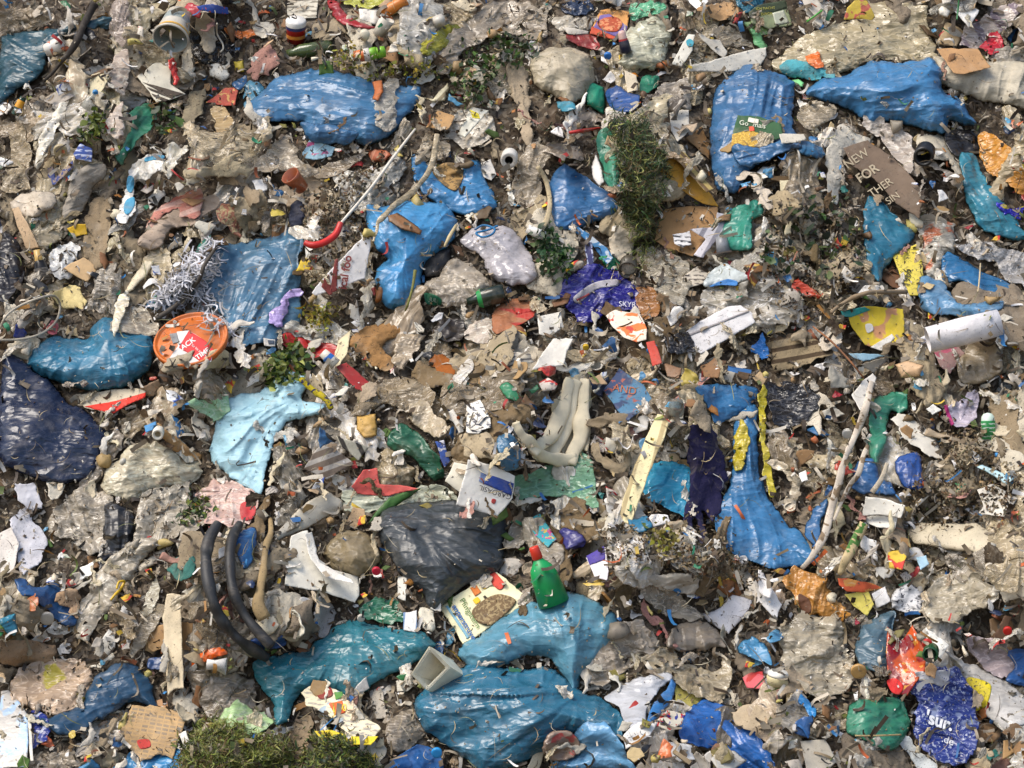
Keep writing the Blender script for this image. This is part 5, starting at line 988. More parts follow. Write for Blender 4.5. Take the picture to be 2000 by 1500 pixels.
# ---------------------------------------------------------------- small scraps, each an object of its own
def proto_mesh(kind, s, size=48):
    """one crumpled piece, about size px across, centred on its own origin, in the plane of the slope"""
    r = np.random.RandomState(s); n = r.randint(5, 9); a = np.sort(r.uniform(0, 2 * math.pi, n)); asp = r.uniform(.35, .95)
    rad = r.uniform(.6, 1.1, n) * size * PX * .5; P = np.column_stack([np.cos(a) * rad, np.sin(a) * rad * asp]); L = size * PX * .8
    if kind in 'pd': m = r.randint(4, 6); a = np.arange(m) / m * 6.28 + r.uniform(-.3, .3, m); P = np.column_stack([np.cos(a), np.sin(a) * asp]) * size * PX * .5 * r.uniform(.75, 1, m)[:, None]
    strip = kind in 'fc' and r.rand() < .5
    if strip:
        m = 7; t = np.linspace(-1, 1, m); cy = np.cumsum(r.normal(0, .10, m)) * size * PX; cy -= cy.mean(); wd = size * PX * r.uniform(.07, .17) * (1 + .5 * r.uniform(-1, 1, m)); wd[0] *= .5; wd[-1] *= .6; cx = t * size * PX * .72
        P = np.concatenate([np.column_stack([cx, cy - wd]), np.column_stack([cx, cy + wd])[::-1]])
    elif parea(P) < (size * PX) ** 2 * .18: return proto_mesh(kind, s + 1000, size)
    g = (2.6 if size < 60 else 3.0) * PX; Q = loop(P, g, kind in 'fcb' and r.rand() < .35, dict(f=.012, c=.010, p=.003, d=.005, b=.006, k=.004)[kind] * max(1, size / 60), s); v2, f = triang(Q, g, r)
    x, y = v2[:, 0], v2[:, 1]; ck = dict(f=1.5, c=1.2, p=.8, d=.4, b=1.5, k=1.0)[kind]
    z = crumple(x, y, L, s, ck) + crumple(x, y, L * .35, s + 9, ck * .9)
    q = x * math.cos(s) + y * math.sin(s); z = z + q * q / L * r.uniform(-1.2, 1.2) * dict(f=1, c=1, p=.8, d=.3, b=.8, k=.2)[kind]
    if strip: z = z + folds(x, y, L, s, dict(fa=0, fn=r.uniform(9, 16), fs=3.0), 0, 0) - (y - np.interp(x, cx, cy)) ** 2 / (size * PX * .5)
    elif kind in 'fcb' and r.rand() < .6:
        o = dict(fa=r.uniform(0, 180), fn=r.uniform(3, 6), fs=1.3); z = z + folds(x, y, L, s, o, 0, 0)
    zm = size * PX * (.15 if strip else .2); z = z - z.mean(); z = np.tanh(z / zm) * zm
    if kind == 'k': d = pdist(Q, x, y); dm = d.max(); z = z + np.sqrt(np.maximum(0, 1 - (1 - np.clip(d / dm, 0, 1)) ** 2)) * dm * .9; vs, fs = shell(v2, f, z, -z * .2 - .004 * (d > 0), True)
    else: vs, fs = shell(v2, f, z, z - dict(f=.001, c=.003, p=.0015, d=.004, b=.001)[kind], False)
    vs = np.array(vs); k2 = .5 * ck; vx = vs[:, 0] + crumple(vs[:, 1], vs[:, 0], L, s + 3, k2, 4); vy = vs[:, 1] + crumple(vs[:, 0] + 3, vs[:, 1], L, s + 5, k2, 4); vs[:, 0] = vx; vs[:, 1] = vy
    vs[:, 2] -= vs[:, 2].min() * .5
    return vs, fs
KINDS_ = dict(  # name: (kind, category, group, number, prototypes, [(tint word, colour)...], size range px, options)
    film_scrap=('f', 'plastic film', 'loose scraps of clear and grey film', 190, 18, [('grey', '#a2988a'), ('beige', '#b9ab92'), ('pale', '#d6cfc2'), ('brownish', '#94846c'), ('clear grey', '#bab6b0'), ('dark grey', '#6c6458')], (56, 200), dict(al=.78)),
    paper_scrap=('p', 'paper', 'loose scraps of paper', 280, 16, [('white', '#e9e7e4'), ('bright white', '#f0eff0'), ('dirty white', '#cfc9be'), ('printed', '#c9c2b6'), ('greyish', '#b5aea4'), ('tan', '#b09878')], (26, 84), dict()),
    cloth_scrap=('c', 'cloth', 'loose scraps of cloth and tissue', 240, 14, [('beige', '#b5a68e'), ('grey brown', '#8d7f6a'), ('brown', '#6f5c44'), ('off-white', '#cdc4b4'), ('dark', '#453a2e'), ('dusty pink', '#b0877c')], (52, 175), dict()),
    bag_fragment=('f', 'plastic film', 'torn fragments of thin bags', 140, 14, [('milky', '#cdc6b8'), ('sandy', '#bcae94'), ('dusty grey', '#a39b8e'), ('whitish', '#dedad2'), ('muddy', '#8e7e66')], (58, 190), dict(al=.85, di=.25)),
    tissue_scrap=('c', 'tissue', 'scraps of tissue and soft paper', 220, 12, [('off-white', '#ded8cc'), ('cream', '#d6cab0'), ('pale grey', '#c0bab0'), ('white', '#e8e5e0')], (24, 78), dict(di=.3)),
    wrapper_scrap=('p', 'wrapper', 'scraps of printed wrapper', 150, 12, [('red and white', '#dcd4cc'), ('blue and white', '#d4d6dc'), ('yellow and red', '#d8b83c'), ('brown and gold', '#8a5a34'), ('green and white', '#d0d4c4')], (20, 62), dict()),
    cardboard_scrap=('d', 'cardboard', 'loose scraps of cardboard', 110, 8, [('tan', '#ad8a5e'), ('brown', '#84633e'), ('pale', '#c4ab84'), ('dark brown', '#5c4429')], (28, 80), dict()),
    plastic_scrap=('b', 'plastic', 'loose coloured plastic scraps', 290, 14, [('blue', '#2c6fb4'), ('sky blue', '#58a4d8'), ('teal', '#22827a'), ('red', '#bc2c26'), ('orange', '#d9702a'), ('yellow', '#d4b838'), ('navy', '#22305c'), ('black', '#1c1b1b'), ('green', '#348a54'), ('white', '#e4e2de')], (16, 58), dict()),
    waste_lump=('k', 'lump', 'small lumps of food and foam waste', 140, 10, [('brown', '#6a5338'), ('cream', '#dcd2bc'), ('tan', '#a8895e'), ('orange brown', '#a8622c'), ('grey', '#8c8478'), ('pale yellow', '#c9b870')], (14, 44), dict()),
    leaf=('p', 'leaf', 'loose dead leaves', 110, 6, [('brown', '#7a5630'), ('green', '#4c6a28'), ('olive', '#77702c'), ('orange brown', '#a86a2c')], (14, 36), dict()),
)
SHIFT = Matrix.Rotation(-math.atan(K), 3, 'X')
def near(x, y, used):
    d = sorted(((a - x) ** 2 + (b - y) ** 2, s_) for s_, a, b in LAND)[:7]; n = [s_ for _, s_ in d]
    for i in range(6):
        for j in range(i + 1, 7): yield n[i], n[j]
USED = set()
def name_it(size, tint, noun, x, y):
    for a, b in near(x, y, USED):
        lb = f'{size} {tint} {noun} between the {a} and {b}'
        if len(lb.split()) <= 16 and lb not in USED: USED.add(lb); return lb
    lb = f'{size} {tint} {noun} between the {a} and {b}'; return lb
def scatter_scraps():
    sites = []; st = 25
    for j in range(int(1560 / st) + 1):
        for i in range(int(2060 / st) + 1):
            x = -30 + (i + rnd.uniform(-.1, 1.1)) * st; y = -30 + (j + rnd.uniform(-.1, 1.1)) * st; ix, iy = int(min(max(x, 0), 1999) / 4), int(min(max(y, 0), 1499) / 4)
            if PM[iy, ix] and rnd.random() < .90: continue
            sites.append((x, y))
    rnd.shuffle(sites)
    bag = []
    for nm, v in KINDS_.items(): bag += [nm] * v[3]
    sz = {nm: v[6] for nm, v in KINDS_.items()}; rnd.shuffle(bag); bag = [(nm, sz[nm][0] + (sz[nm][1] - sz[nm][0]) * rnd.random() ** 1.6) for nm in bag]; bag.sort(key=lambda q: -q[1] - rnd.uniform(0, 45)); print('SCRAP sites', len(sites), 'of', len(bag), 'share', PM.mean())
    while len(sites) < len(bag): a_ = rnd.choice(sites); sites.append((a_[0] + rnd.uniform(-25, 25), a_[1] + rnd.uniform(-25, 25)))
    protos = {}; PS = {nm: sz[nm][0] * .6 + sz[nm][1] * .4 for nm in sz}
    def free(x, y, r):
        n = 0
        for q in range(8):
            ix = int(min(max(x + r * math.cos(q * .785), 0), 1999) / 4); iy = int(min(max(y + r * math.sin(q * .785), 0), 1499) / 4); n += PM[iy, ix]
        return n
    for nm, size in bag:
        for _t in range(60):
            x, y = sites[-1 - rnd.randrange(min(len(sites), 200))]
            if free(x, y, size * .36) <= 1: break
            if _t == 59: size = sz[nm][0] * .5
        sites.remove((x, y))
        kd, cat, grp, _, npr, tints, (s0, s1), op = KINDS_[nm]
        if nm not in protos:
            protos[nm] = []
            for q in range(npr):
                vs, fs = proto_mesh(kd, 300 + q * 7 + len(protos) * 131, PS[nm]); me = bpy.data.meshes.new(nm); me.from_pydata(vs.tolist(), [], fs); me.polygons.foreach_set('use_smooth', [True] * len(me.polygons)); me.materials.append(None); me.update(); protos[nm].append(me)
        me = rnd.choice(protos[nm]); tw, tc_ = rnd.choices(tints, [2 if i < 3 else 1 for i in range(len(tints))])[0] if nm != 'plastic_scrap' else rnd.choices(tints, [4, 3, 1, 1.5, 1, 1.2, 1.5, 2, 1, 4])[0]
        o = bpy.data.objects.new(nm, me); COL.objects.link(o)
        kk = {'d': 'p'}.get(kd, kd); oo = dict(op)
        if nm == 'wrapper_scrap': oo['pr'] = {'red': (28, .52, '#b82c28'), 'blu': (28, .52, '#2c50a0'), 'yel': (30, .55, '#c83a2c'), 'bro': (30, .58, '#d0a848'), 'gre': (28, .52, '#3a7a44')}[tw[:3]]
        if tw == 'printed': oo['tx'] = (20, .011, '#6a6460')
        o.material_slots[0].link = 'OBJECT'; o.material_slots[0].material = mat(kk, tc_, vary=.18, **oo)
        u, v, w_ = surf_at(x, y); s_ = size / PS[nm] * rnd.uniform(.9, 1.1)
        rot = FR @ SHIFT @ Euler((rnd.gauss(0, .34) * min(1, 55 / size), rnd.gauss(0, .34) * min(1, 55 / size), rnd.uniform(0, 6.28) if kd in 'pdkb' else rnd.choice((-1.57, 1.57)) + rnd.gauss(0, .6))).to_matrix()
        o.rotation_mode = 'QUATERNION'; o.rotation_quaternion = rot.to_quaternion(); o.scale = (s_, s_ * rnd.uniform(.8, 1.1), s_ * rnd.uniform(.7, 1.1))
        w_ = float(w_) + .008 + rnd.uniform(0, .03); o.location = O + FR @ Vector((float(u), float(v), w_))
        sw = 'tiny' if size < 26 else 'small' if size < 50 else 'medium' if size < 85 else 'larger'
        noun = nm.replace('_', ' '); tag(o, name_it(sw, tw, noun, x, y), cat, grp)
        rr = size * PX * .42; i0, i1, j0, j1 = crop((u - rr, v - rr), (u + rr, v + rr), 0); sub = S[j0:j1, i0:i1]; dd = np.hypot(GU[j0:j1, i0:i1] - u, GV[j0:j1, i0:i1] - v)
        hh = w_ - K * (GV[j0:j1, i0:i1] - v) + size * PX * .12; sub[dd < rr] = np.maximum(sub, hh)[dd < rr]
# larger sheets of film and rags that drape over what is beneath them
def drape_sheets(n):
    COLS = dict(f=[('grey', '#a8a094'), ('beige', '#b5a88e'), ('milky', '#d4cec4'), ('muddy', '#877a66'), ('clear grey', '#a8a59e'), ('sandy', '#b3a58a')], c=[('brown', '#7c6a50'), ('beige', '#a99b82'), ('off-white', '#c4bcac'), ('grey brown', '#85796a'), ('dusty', '#988b76')])
    k = 0; t_ = 0
    while k < n and t_ < n * 40:
        t_ += 1; x, y = rnd.uniform(-20, 2020), rnd.uniform(-20, 1520); Ln = rnd.uniform(70, 190); a = rnd.choice((90, 90, 60, 120, 20)) + rnd.gauss(0, 25)
        if free(x, y, Ln * .28) > 2: continue
        kd = 'f' if rnd.random() < .6 else 'c'; m = 6; tt = np.linspace(-.5, .5, m); cx = tt * Ln; cy = np.cumsum(rng.normal(0, .09, m)) * Ln; cy -= cy.mean(); wd = rnd.uniform(.13, .30) * Ln * (1 + .45 * rng.uniform(-1, 1, m)) * np.array([.45, .9, 1, 1, .85, .4])
        P = np.concatenate([np.column_stack([cx, cy - wd]), np.column_stack([cx, cy + wd])[::-1]]); c_, s_ = math.cos(R(a)), math.sin(R(a))
        P = np.column_stack([x + P[:, 0] * c_ + P[:, 1] * s_, y - P[:, 0] * s_ + P[:, 1] * c_]); tw, col = rnd.choice(COLS[kd]); nm = 'film_sheet' if kd == 'f' else 'crumpled_rag'
        o = dict(fa=round(a / 15) * 15.0, fn=rnd.uniform(5, 9), fs=1.7, c=rnd.uniform(1.2, 2.0), group='draped sheets of film' if kd == 'f' else 'draped rags')
        if kd == 'f': o['al'] = rnd.choice((.55, .7, .9))
        sheet(kd, nm, 'plastic film' if kd == 'f' else 'cloth', name_it('long' if Ln > 120 else 'short', tw, nm.replace('_', ' '), x, y), col.lstrip('#'), P, **o); MASK.pop(); k += 1
    print('sheets', k)
def free(x, y, r):
    n = 0
    for q in range(8):
        ix = int(min(max(x + r * math.cos(q * .785), 0), 1999) / 4); iy = int(min(max(y + r * math.sin(q * .785), 0), 1499) / 4); n += PM[iy, ix]
    return n
drape_sheets(95)
scatter_scraps()
drape_sheets(90)

# ---------------------------------------------------------------- traced things
OBJ = {}
for it in ITEMS:
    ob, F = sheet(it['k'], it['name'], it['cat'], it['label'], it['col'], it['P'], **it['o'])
    if it['short']: OBJ[it['short']] = (ob, F)
    for q in it['sub']:
        if q[0] == '+': patch(ob, F, q[1], q[2], q[3], **dict(q[4]))
        else: text(ob, F, q[1], q[2], q[3], q[4], q[5], **q[6])

# small scraps that half bury the edges of the traced things
PSZ = {nm: v[6][0] * .6 + v[6][1] * .4 for nm, v in KINDS_.items()}
def edge_scraps(n):
    src = [o for o in bpy.data.objects if o.get('group') and o.type == 'MESH' and o.name.split('.')[0] in ('film_scrap', 'tissue_scrap', 'cloth_scrap', 'waste_lump', 'leaf', 'cardboard_scrap', 'bag_fragment')]
    rnd.shuffle(src); outl = [(Q, a) for Q, a in MASK if Q is not None and a > .012]
    for o in src[:n]:
        Q, a = rnd.choices(outl, [q[1] ** .5 for q in outl])[0]; p = Q[rnd.randrange(len(Q))] + np.array([rnd.gauss(0, .008), rnd.gauss(0, .008)])
        if abs(p[0]) > 1.8 or abs(p[1]) > 1.4: continue
        w_ = float(sampler(S, 0, 0)(p[0], p[1])); f_ = D / (D - w_); px_ = 1000 + p[0] / PX * f_; py_ = 750 - p[1] / PX * f_
        o.location = O + FR @ Vector((p[0], p[1], w_ + .006)); pz = PSZ[o.name.split('.')[0]]; k_ = rnd.uniform(26, 60) / pz; o.scale = (k_, k_, k_)
        tw = o['label'].split(' '); nn = o.name.split('.')[0].replace('_', ' '); i_ = o['label'].index(nn); tint = o['label'][:i_].split(' ', 1)[1].strip(); o['label'] = name_it('tiny' if k_ * pz < 30 else 'small', tint, nn, px_, py_)
edge_scraps(330)
# ---------------------------------------------------------------- sticks, hoses, cords
tube('w', 'branch', 'branch', 'thick dark wet branch slanting across the dark teal bag', '#2c241c', [(186, 8), (165, 45), (148, 85), (118, 125), (86, 158)], [9, 8, 7, 4, 3], .03, wob=1)
tube('h', 'pole', 'pole', 'long thin white pole slanting down from the large creased blue bag', '#e4ddd2', [(811, 252), (770, 305), (722, 370), (664, 438)], [2.4, 3, 3.2, 3], .05, stiff=1, di=.35)
tube('h', 'curved_handle', 'handle', 'curved glossy red handle at the lower end of the long white pole', '#cc2a22', [(665, 436), (655, 458), (632, 474), (610, 479), (596, 474)], [6, 7, 7, 7, 6], .05, n=14)
tube('f', 'film_strand', 'plastic film', 'twisted beige film strand between the white pole and the white sign panel', '#a89a80', [(855, 262), (838, 335), (795, 382), (750, 418), (735, 440), (730, 470)], [5, 5, 6, 6, 4, 2], .04, wob=2, al=1, flat=.35)
tube('c', 'strap', 'strap', 'long pale flat strap hanging beside the dirt-sprinkled blue bag', '#b9aa8c', [(1050, 325), (1066, 352), (1074, 395), (1068, 430), (1057, 450)], [5, 5, 5, 6, 3], .03, flat=.4)
tube('w', 'stem', 'branch', 'long dark bent stem between the shredded paper and the blue tarpaulin', '#4f4840', [(420, 486), (398, 520), (388, 548), (350, 590), (325, 610), (304, 622)], [3, 4, 4, 4, 5, 5], .05)
tube('h', 'wire_loop', 'cable', 'cream cable bent into a wide loop above the navy bag', '#bdb4a4', [(0, 642), (14, 615), (50, 592), (100, 577), (116, 590), (114, 618), (98, 640), (72, 655), (35, 663), (-8, 664)], 2.4, .05)
tube('h', 'hose', 'hose', 'black rubber hose, the longer and outer of the two side by side', '#2d2e30', [(426, 1022), (408, 1055), (403, 1100), (412, 1160), (432, 1210), (470, 1252), (520, 1284)], [8, 10, 10.5, 10.5, 10.5, 10.5, 10], .05, n=16, ro=.55, di=.45, wob=.3)
tube('h', 'hose', 'hose', 'black rubber hose, the shorter and inner of the two side by side', '#2b2c2e', [(468, 1024), (453, 1055), (449, 1105), (459, 1165), (488, 1215), (530, 1262)], [8, 9.5, 9.5, 9.5, 9.5, 9], .05, n=16, ro=.55, di=.45, wob=.3)
tube('w', 'root', 'root', 'bone-like tan root standing between the black hoses and the round brown sack', '#9c8660', [(527, 1010), (520, 1060), (514, 1110), (507, 1160), (512, 1205)], [4, 6, 6, 8, 12], .03, wob=3.5, flat=.6, di=.5)
tube('w', 'peeled_stick', 'stick', 'long peeled whitish stick, the longer of the two running down to the blue bag', '#d2c6b8', [(1706, 742), (1690, 800), (1668, 860), (1652, 900), (1632, 970), (1605, 1050), (1568, 1112)], [6, 8, 7, 5, 8, 7, 4], .07, flat=.35, wob=2.5, pr=(30, .56, '#8a7458'))
tube('w', 'peeled_stick', 'stick', 'peeled whitish stick, the shorter of the two joined side by side', '#d0c4b4', [(1692, 868), (1675, 920), (1652, 960), (1625, 1015)], [4, 5, 5, 3], .08, flat=.35, wob=2, pr=(30, .56, '#8a7458'))
tube('c', 'fabric_strip', 'cloth', 'pale narrow strip crossing the royal blue bag under the torn white board', '#c8bca8', [(1733, 905), (1722, 935), (1703, 962)], [4, 5, 5], .05, flat=.4)
tube('w', 'branch', 'branch', 'bent grey brown branch above the bright yellow magazine page', '#8c7a62', [(1622, 612), (1660, 585), (1695, 572), (1770, 571)], [3, 4, 5, 4], .04, wob=1)
tube('w', 'stem', 'stem', 'thin reddish brown stem hanging below the dark leaves', '#94603a', [(1588, 638), (1625, 668), (1660, 705), (1687, 738)], [1.5, 2, 2, 1.4], .06)
tube('w', 'stalk', 'stalk', 'green brown stalk standing against the shiny bright blue bag', '#7a7a3c', [(811, 528), (806, 560), (798, 590), (792, 606)], [3.5, 2.5, 2.5, 2], .09)
tube('p', 'spindly_strip', 'plastic', 'cream and brown narrow strip beside the shiny bright blue bag', '#c4b48c', [(891, 440), (878, 462), (868, 482)], [3, 4, 2], .08)
tube('w', 'bark_piece', 'wood', 'cream peeled stick with green bark edge below the small clean white box', '#cdb88c', [(1688, 1022), (1668, 1062), (1650, 1098), (1640, 1122)], [9, 10, 8, 4], .03, flat=.5, pr=(20, .55, '#4a7a30'))
tube('c', 'rope', 'rope', 'twisted yellow and navy rope beside the light blue torn bag', '#b0a022', [(588, 738), (612, 762), (632, 778), (648, 796)], [6, 7, 7, 4], .06, wob=2, pr=(50, .52, '#23264a'))
tube('h', 'plastic_hook', 'plastic', 'small bright yellow bent plastic hook above the wide tan cardboard', '#e0b820', [(216, 1172), (226, 1160), (236, 1150), (243, 1136), (232, 1137), (228, 1150)], [2, 2.5, 2.5, 2.5, 2, 2], .05)
tube('c', 'cord', 'cord', 'thin white curling cord hanging in the black hollow film', '#d8d2c4', [(424, 46), (424, 66), (434, 84), (436, 95), (430, 102)], 1.8, .05)
tube('h', 'straw', 'straw', 'short bright green straw at the top edge', '#4ab03c', [(1576, 42), (1590, 32), (1606, 20)], 1.8, .05)
tube('h', 'cane', 'cane', 'thin green upright cane in the dark gap at the top edge', '#2f7a44', [(1873, -2), (1871, 20), (1869, 38)], 1.8, .06)
tube('h', 'straw', 'straw', 'thin white straw below the yellow printed strip', '#e4e2de', [(719, 1436), (706, 1450)], 1.6, .04)
tube('w', 'twig', 'twig', 'thin straw-coloured twig lying across the translucent teal green bag', '#b09c70', [(1670, 1437), (1710, 1437), (1760, 1435)], 1.6, .05)
tube('w', 'twig', 'twig', 'upright pale twig at the long royal blue bag', '#c8b898', [(1915, 515), (1913, 545), (1910, 570)], 1.6, .05)
tube('c', 'twine', 'string', 'blue string knotted at the neck of the grey clear bag', '#3a7ab0', [(928, 448), (945, 440), (966, 447), (960, 458), (942, 463), (930, 455), (950, 450), (972, 441)], 2.2, .07)
tube('w', 'stick', 'stick', 'short thin stick lying across the dirt-sprinkled blue bag', '#8a6a4a', [(1155, 418), (1168, 424)], 2, .04)
tube('h', 'plastic_strip', 'plastic', 'thin red plastic strip beside the grass clump', '#c0261e', [(1112, 259), (1140, 255), (1172, 250)], [3, 4, 2], .03)

# ---------------------------------------------------------------- pots, cups, bottles, caps
N_ = None
lathe('pot', 'pot', 'grey pot lying on its side with its wide mouth facing out', (333, 76), (349, 30), [(N_, 'h', '#c9c4ba', [(1, 0), (1, 25), (.5, 31), (.08, 36), (.06, 39), (0, 39), (0, 36)], {}), ('inside', 'h', '#9fabac', [(0, 36), (.5, 31), (.8, 28), (.8, 0)], dict(di=.3)), ('rim_band', 'p', '#d8a848', [(.12, 36.6), (.2, 35.4)], {})], .13, .03, 32)
lathe('tin', 'tin', 'red tin with a white speckled lid', (578, 38), (578, 80), [(N_, 'h', '#b0201a', [(.3, 21), (1, 19), (1, 0)], {}), ('lid', 'h', '#eae8e6', [(0, 0), (0, 20), (.06, 22), (.24, 22)], dict(di=.3)), ('blue_band', 'h', '#26306c', [(.24, 21.6), (.38, 21.6)], {}), ('oval_mark', 'p', '#d8882c', [(.62, 20.8), (.78, 20.4)], {})], .09, .04, 28)
lathe('bottle', 'bottle', 'orange ribbed bottle beside the red net bag', (746, 27), (794, 0), [(N_, 'h', '#d8802a', [(0, 0), (0, 11), (.2, 13), (.28, 12), (.4, 13.5), (.5, 12.3), (.62, 13.5), (.75, 12), (1, 11), (1, 0)], {})], .05, .05)
lathe('cup', 'cup', 'white cup lying open beside the round white lid', (757, 36), (738, 68), [(N_, 'h', '#dad4c8', [(1, 0), (1, 12), (0, 17), (0, 15), (.9, 10), (.9, 0)], {})], .06, .03)
lathe('jar_lid_disc', 'lid', 'round cream lid beside the open white cup', (712, 71), (712, 66), [(N_, 'h', '#dcd4c0', [(0, 0), (0, 10.5), (.5, 11.5), (1, 11)], dict(di=.35))], .07, .04)
lathe('cup', 'cup', 'small square-looking white pot at the top beside large grey film', (848, 44), (866, 38), [(N_, 'h', '#d0cbc2', [(0, 0), (0, 12), (1, 14), (1, 12)], {})], .05, .04, 4)
lathe('bottle', 'bottle', 'orange and white drinks bottle with a bright green cap', (688, 112), (754, 100), [(N_, 'h', '#d8702a', [(0, 0), (0, 9), (.05, 12), (.35, 13)], dict(pr=(40, .6, '#e8d0a0'))), ('label_band', 'h', '#e6e0d8', [(.35, 13.4), (.5, 14), (.52, 12)], {}), ('cap', 'h', '#7ab428', [(.52, 12), (.58, 13), (.72, 13), (.72, 11.5), (.76, 11.5), (.76, 12.5), (.97, 11.5), (1, 0)], dict(di=.1))], .05, .05)
lathe('yoghurt_cup', 'cup', 'small white cup with red lettering on the dark teal bag', (88, 100), (125, 84), [(N_, 'h', '#e0dcd8', [(0, 0), (0, 12), (.06, 14), (.6, 17), (1, 18), (1, 16), (.9, 0)], {}), ('print_band', 'h', '#c8785c', [(.28, 15.4), (.42, 16.3)], dict(pr=(60, .5, '#e0dcd8')))], .05, .05)
lathe('bottle', 'bottle', 'dark blue sauce bottle with a pinkish cap', (1213, 60), (1224, 106), [(N_, 'h', '#1d1f3a', [(.36, 9), (.5, 11), (.9, 12), (1, 0)], {}), ('cap', 'h', '#d8b4ac', [(0, 0), (0, 5), (.1, 8.5), (.34, 9)], dict(di=.1)), ('collar', 'h', '#a82c2c', [(.34, 9.4), (.42, 10)], {})], .08, .06)
def cap(label, x, y, r, col, d=5, cat='bottle cap', name='bottle_cap_disc', z=.05, di=.15):
    lathe(name, cat, label, (x, y + d * .4), (x, y - d * .4), [(N_, 'h', col, [(0, 0), (0, r * .55), (.02, r * .9), (.12, r), (.9, r), (1, r * .9)], dict(di=di))], z + .012, z)
cap('bright blue bottle cap beside the dark blue sauce bottle', 1187, 109, 8, '#2a7ad0')
cap('small blue bottle cap below the dark branch', 186, 181, 6, '#3a8ac8')
cap('round turquoise blue cap beside the vivid blue crumpled bag', 853, 1470, 9.5, '#2c9ae6', z=.06)
cap('flat round tan lid beside the slate blue bag', 1677, 1311, 14, '#c9a064', name='jar_lid_disc', cat='lid', di=.3)
cap('round buff lid under the long white slanting film', 118, 294, 14, '#c4b48e', name='jar_lid_disc', cat='lid', di=.3)
cap('pale grey round jar lid beside the torn dull blue bag', 92, 1208, 12.5, '#c0bcb4', name='jar_lid_disc', cat='lid')
cap('small white round lid beside the peeled sticks', 1655, 847, 10, '#dcdad6', name='jar_lid_disc', cat='lid')
cap('small red cap beside the green glass bottle base', 1811, 1257, 9, '#d02c24')
cap('red round cap at the edge near royal blue bag', 1968, 1232, 8, '#c0241c')
cap('small whitish ball beside the bottle green film scrap', 705, 1207, 7, '#ccc8c0', name='ball', cat='ball')
cap('tiny yellow cap beneath the white angular card', 1144, 678, 6, '#dcb420')
cap('small red cap beside the round brown tied sack', 735, 1115, 8, '#c81c3c')
lathe('bottle', 'bottle', 'small clear bottle under the small blue bottle cap', (184, 184), (166, 214), [(N_, 'g', '#b4b4ac', [(0, 5), (.2, 6), (.4, 11), (.95, 12), (1, 0)], {})], .03, .03)
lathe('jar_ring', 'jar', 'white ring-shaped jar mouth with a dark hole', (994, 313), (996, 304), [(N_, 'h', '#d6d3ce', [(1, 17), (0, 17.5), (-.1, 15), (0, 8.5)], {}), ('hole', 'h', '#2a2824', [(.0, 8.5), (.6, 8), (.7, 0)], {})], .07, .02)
lathe('tape_roll', 'tape', 'white tape roll beside a small blue box', (308, 849), (310, 842), [(N_, 'p', '#e8e4d8', [(1, 11), (0, 11), (-.1, 9.5), (0, 6), (1, 6)], dict(di=.1)), ('core', 'p', '#a89878', [(.3, 6), (.35, 0)], {})], .08, .04)
lathe('battery_cup', 'cup', 'small white cup with a blue band beside the bright red bag', (630, 688), (656, 712), [(N_, 'h', '#e2ddd2', [(0, 0), (0, 9), (.35, 10)], {}), ('blue_band', 'h', '#2a6ac0', [(.35, 10.2), (.62, 10.8)], dict(di=.05)), ('lower_end', 'h', '#e2ddd2', [(.62, 10.6), (1, 12), (1, 10), (.9, 0)], {})], .06, .06)
lathe('bottle', 'bottle', 'dark green bottle neck with a yellow band by the dark teal bag', (46, 190), (28, 224), [(N_, 'g', '#24402c', [(0, 0), (0, 7), (.2, 7.5)], dict(al=1)), ('band', 'h', '#dc9c24', [(.2, 8), (.6, 8.6)], dict(di=.05)), ('neck', 'g', '#24402c', [(.6, 7.5), (1, 7)], dict(al=1))], .05, .05)
lathe('bottle', 'bottle', 'dark bottle with a straw yellow neck beside the black bag', (72, 488), (84, 548), [(N_, 'h', '#dcb870', [(0, 0), (0, 7), (.35, 8)], {}), ('shoulder', 'h', '#1f1b18', [(.35, 8), (.45, 12), (.6, 14)], {}), ('label', 'p', '#8c847c', [(.6, 14), (1, 15), (1, 0)], dict(tx=(0, .01, '#50483f')))], .05, .05)
lathe('jar', 'jar', 'small white cylinder jar beside the knotted grey clear bag', (1030, 446), (1066, 463), [(N_, 'h', '#e4e2de', [(0, 0), (0, 9), (.6, 9.5)], {}), ('label', 'p', '#d8dce4', [(.6, 9.8), (1, 9.8), (1, 0)], dict(tx=(70, .012, '#50545c')))], .07, .06)
lathe('cup', 'cup', 'grey blue plastic cup under the corrugated white board', (1408, 462), (1414, 494), [(N_, 'h', '#8f939c', [(0, 0), (0, 11), (1, 15), (1, 13), (.8, 0)], {})], .04, .05)
lathe('bottle', 'bottle', 'dark green glass bottle beneath the grey clear bags', (985, 572), (912, 590), [(N_, 'g', '#1c2a20', [(0, 0), (0, 17), (.1, 19), (.6, 19), (.8, 10), (1, 8), (1, 0)], dict(al=1)), ('label', 'h', '#1f9048', [(.6, 19.4), (.72, 15)], {})], .03, .03)
lathe('tin', 'tin', 'open dark tin with something white inside above the violet blue packaging', (1226, 528), (1228, 512), [(N_, 'h', '#4c463a', [(1, 17), (0, 19), (0, 16.5), (.5, 15)], {}), ('content', 'k', '#c4bfb4', [(.35, 15.5), (.3, 8), (.25, 0)], dict(di=.6))], .07, .02)
lathe('glass_jar', 'jar', 'small glass jar between the navy trousers and the wooden plank', (1320, 812), (1322, 780), [(N_, 'g', '#8a8c84', [(0, 0), (0, 13), (.2, 15), (.7, 15), (.9, 11), (1, 11), (1, 0)], dict(al=.7))], .05, .06)
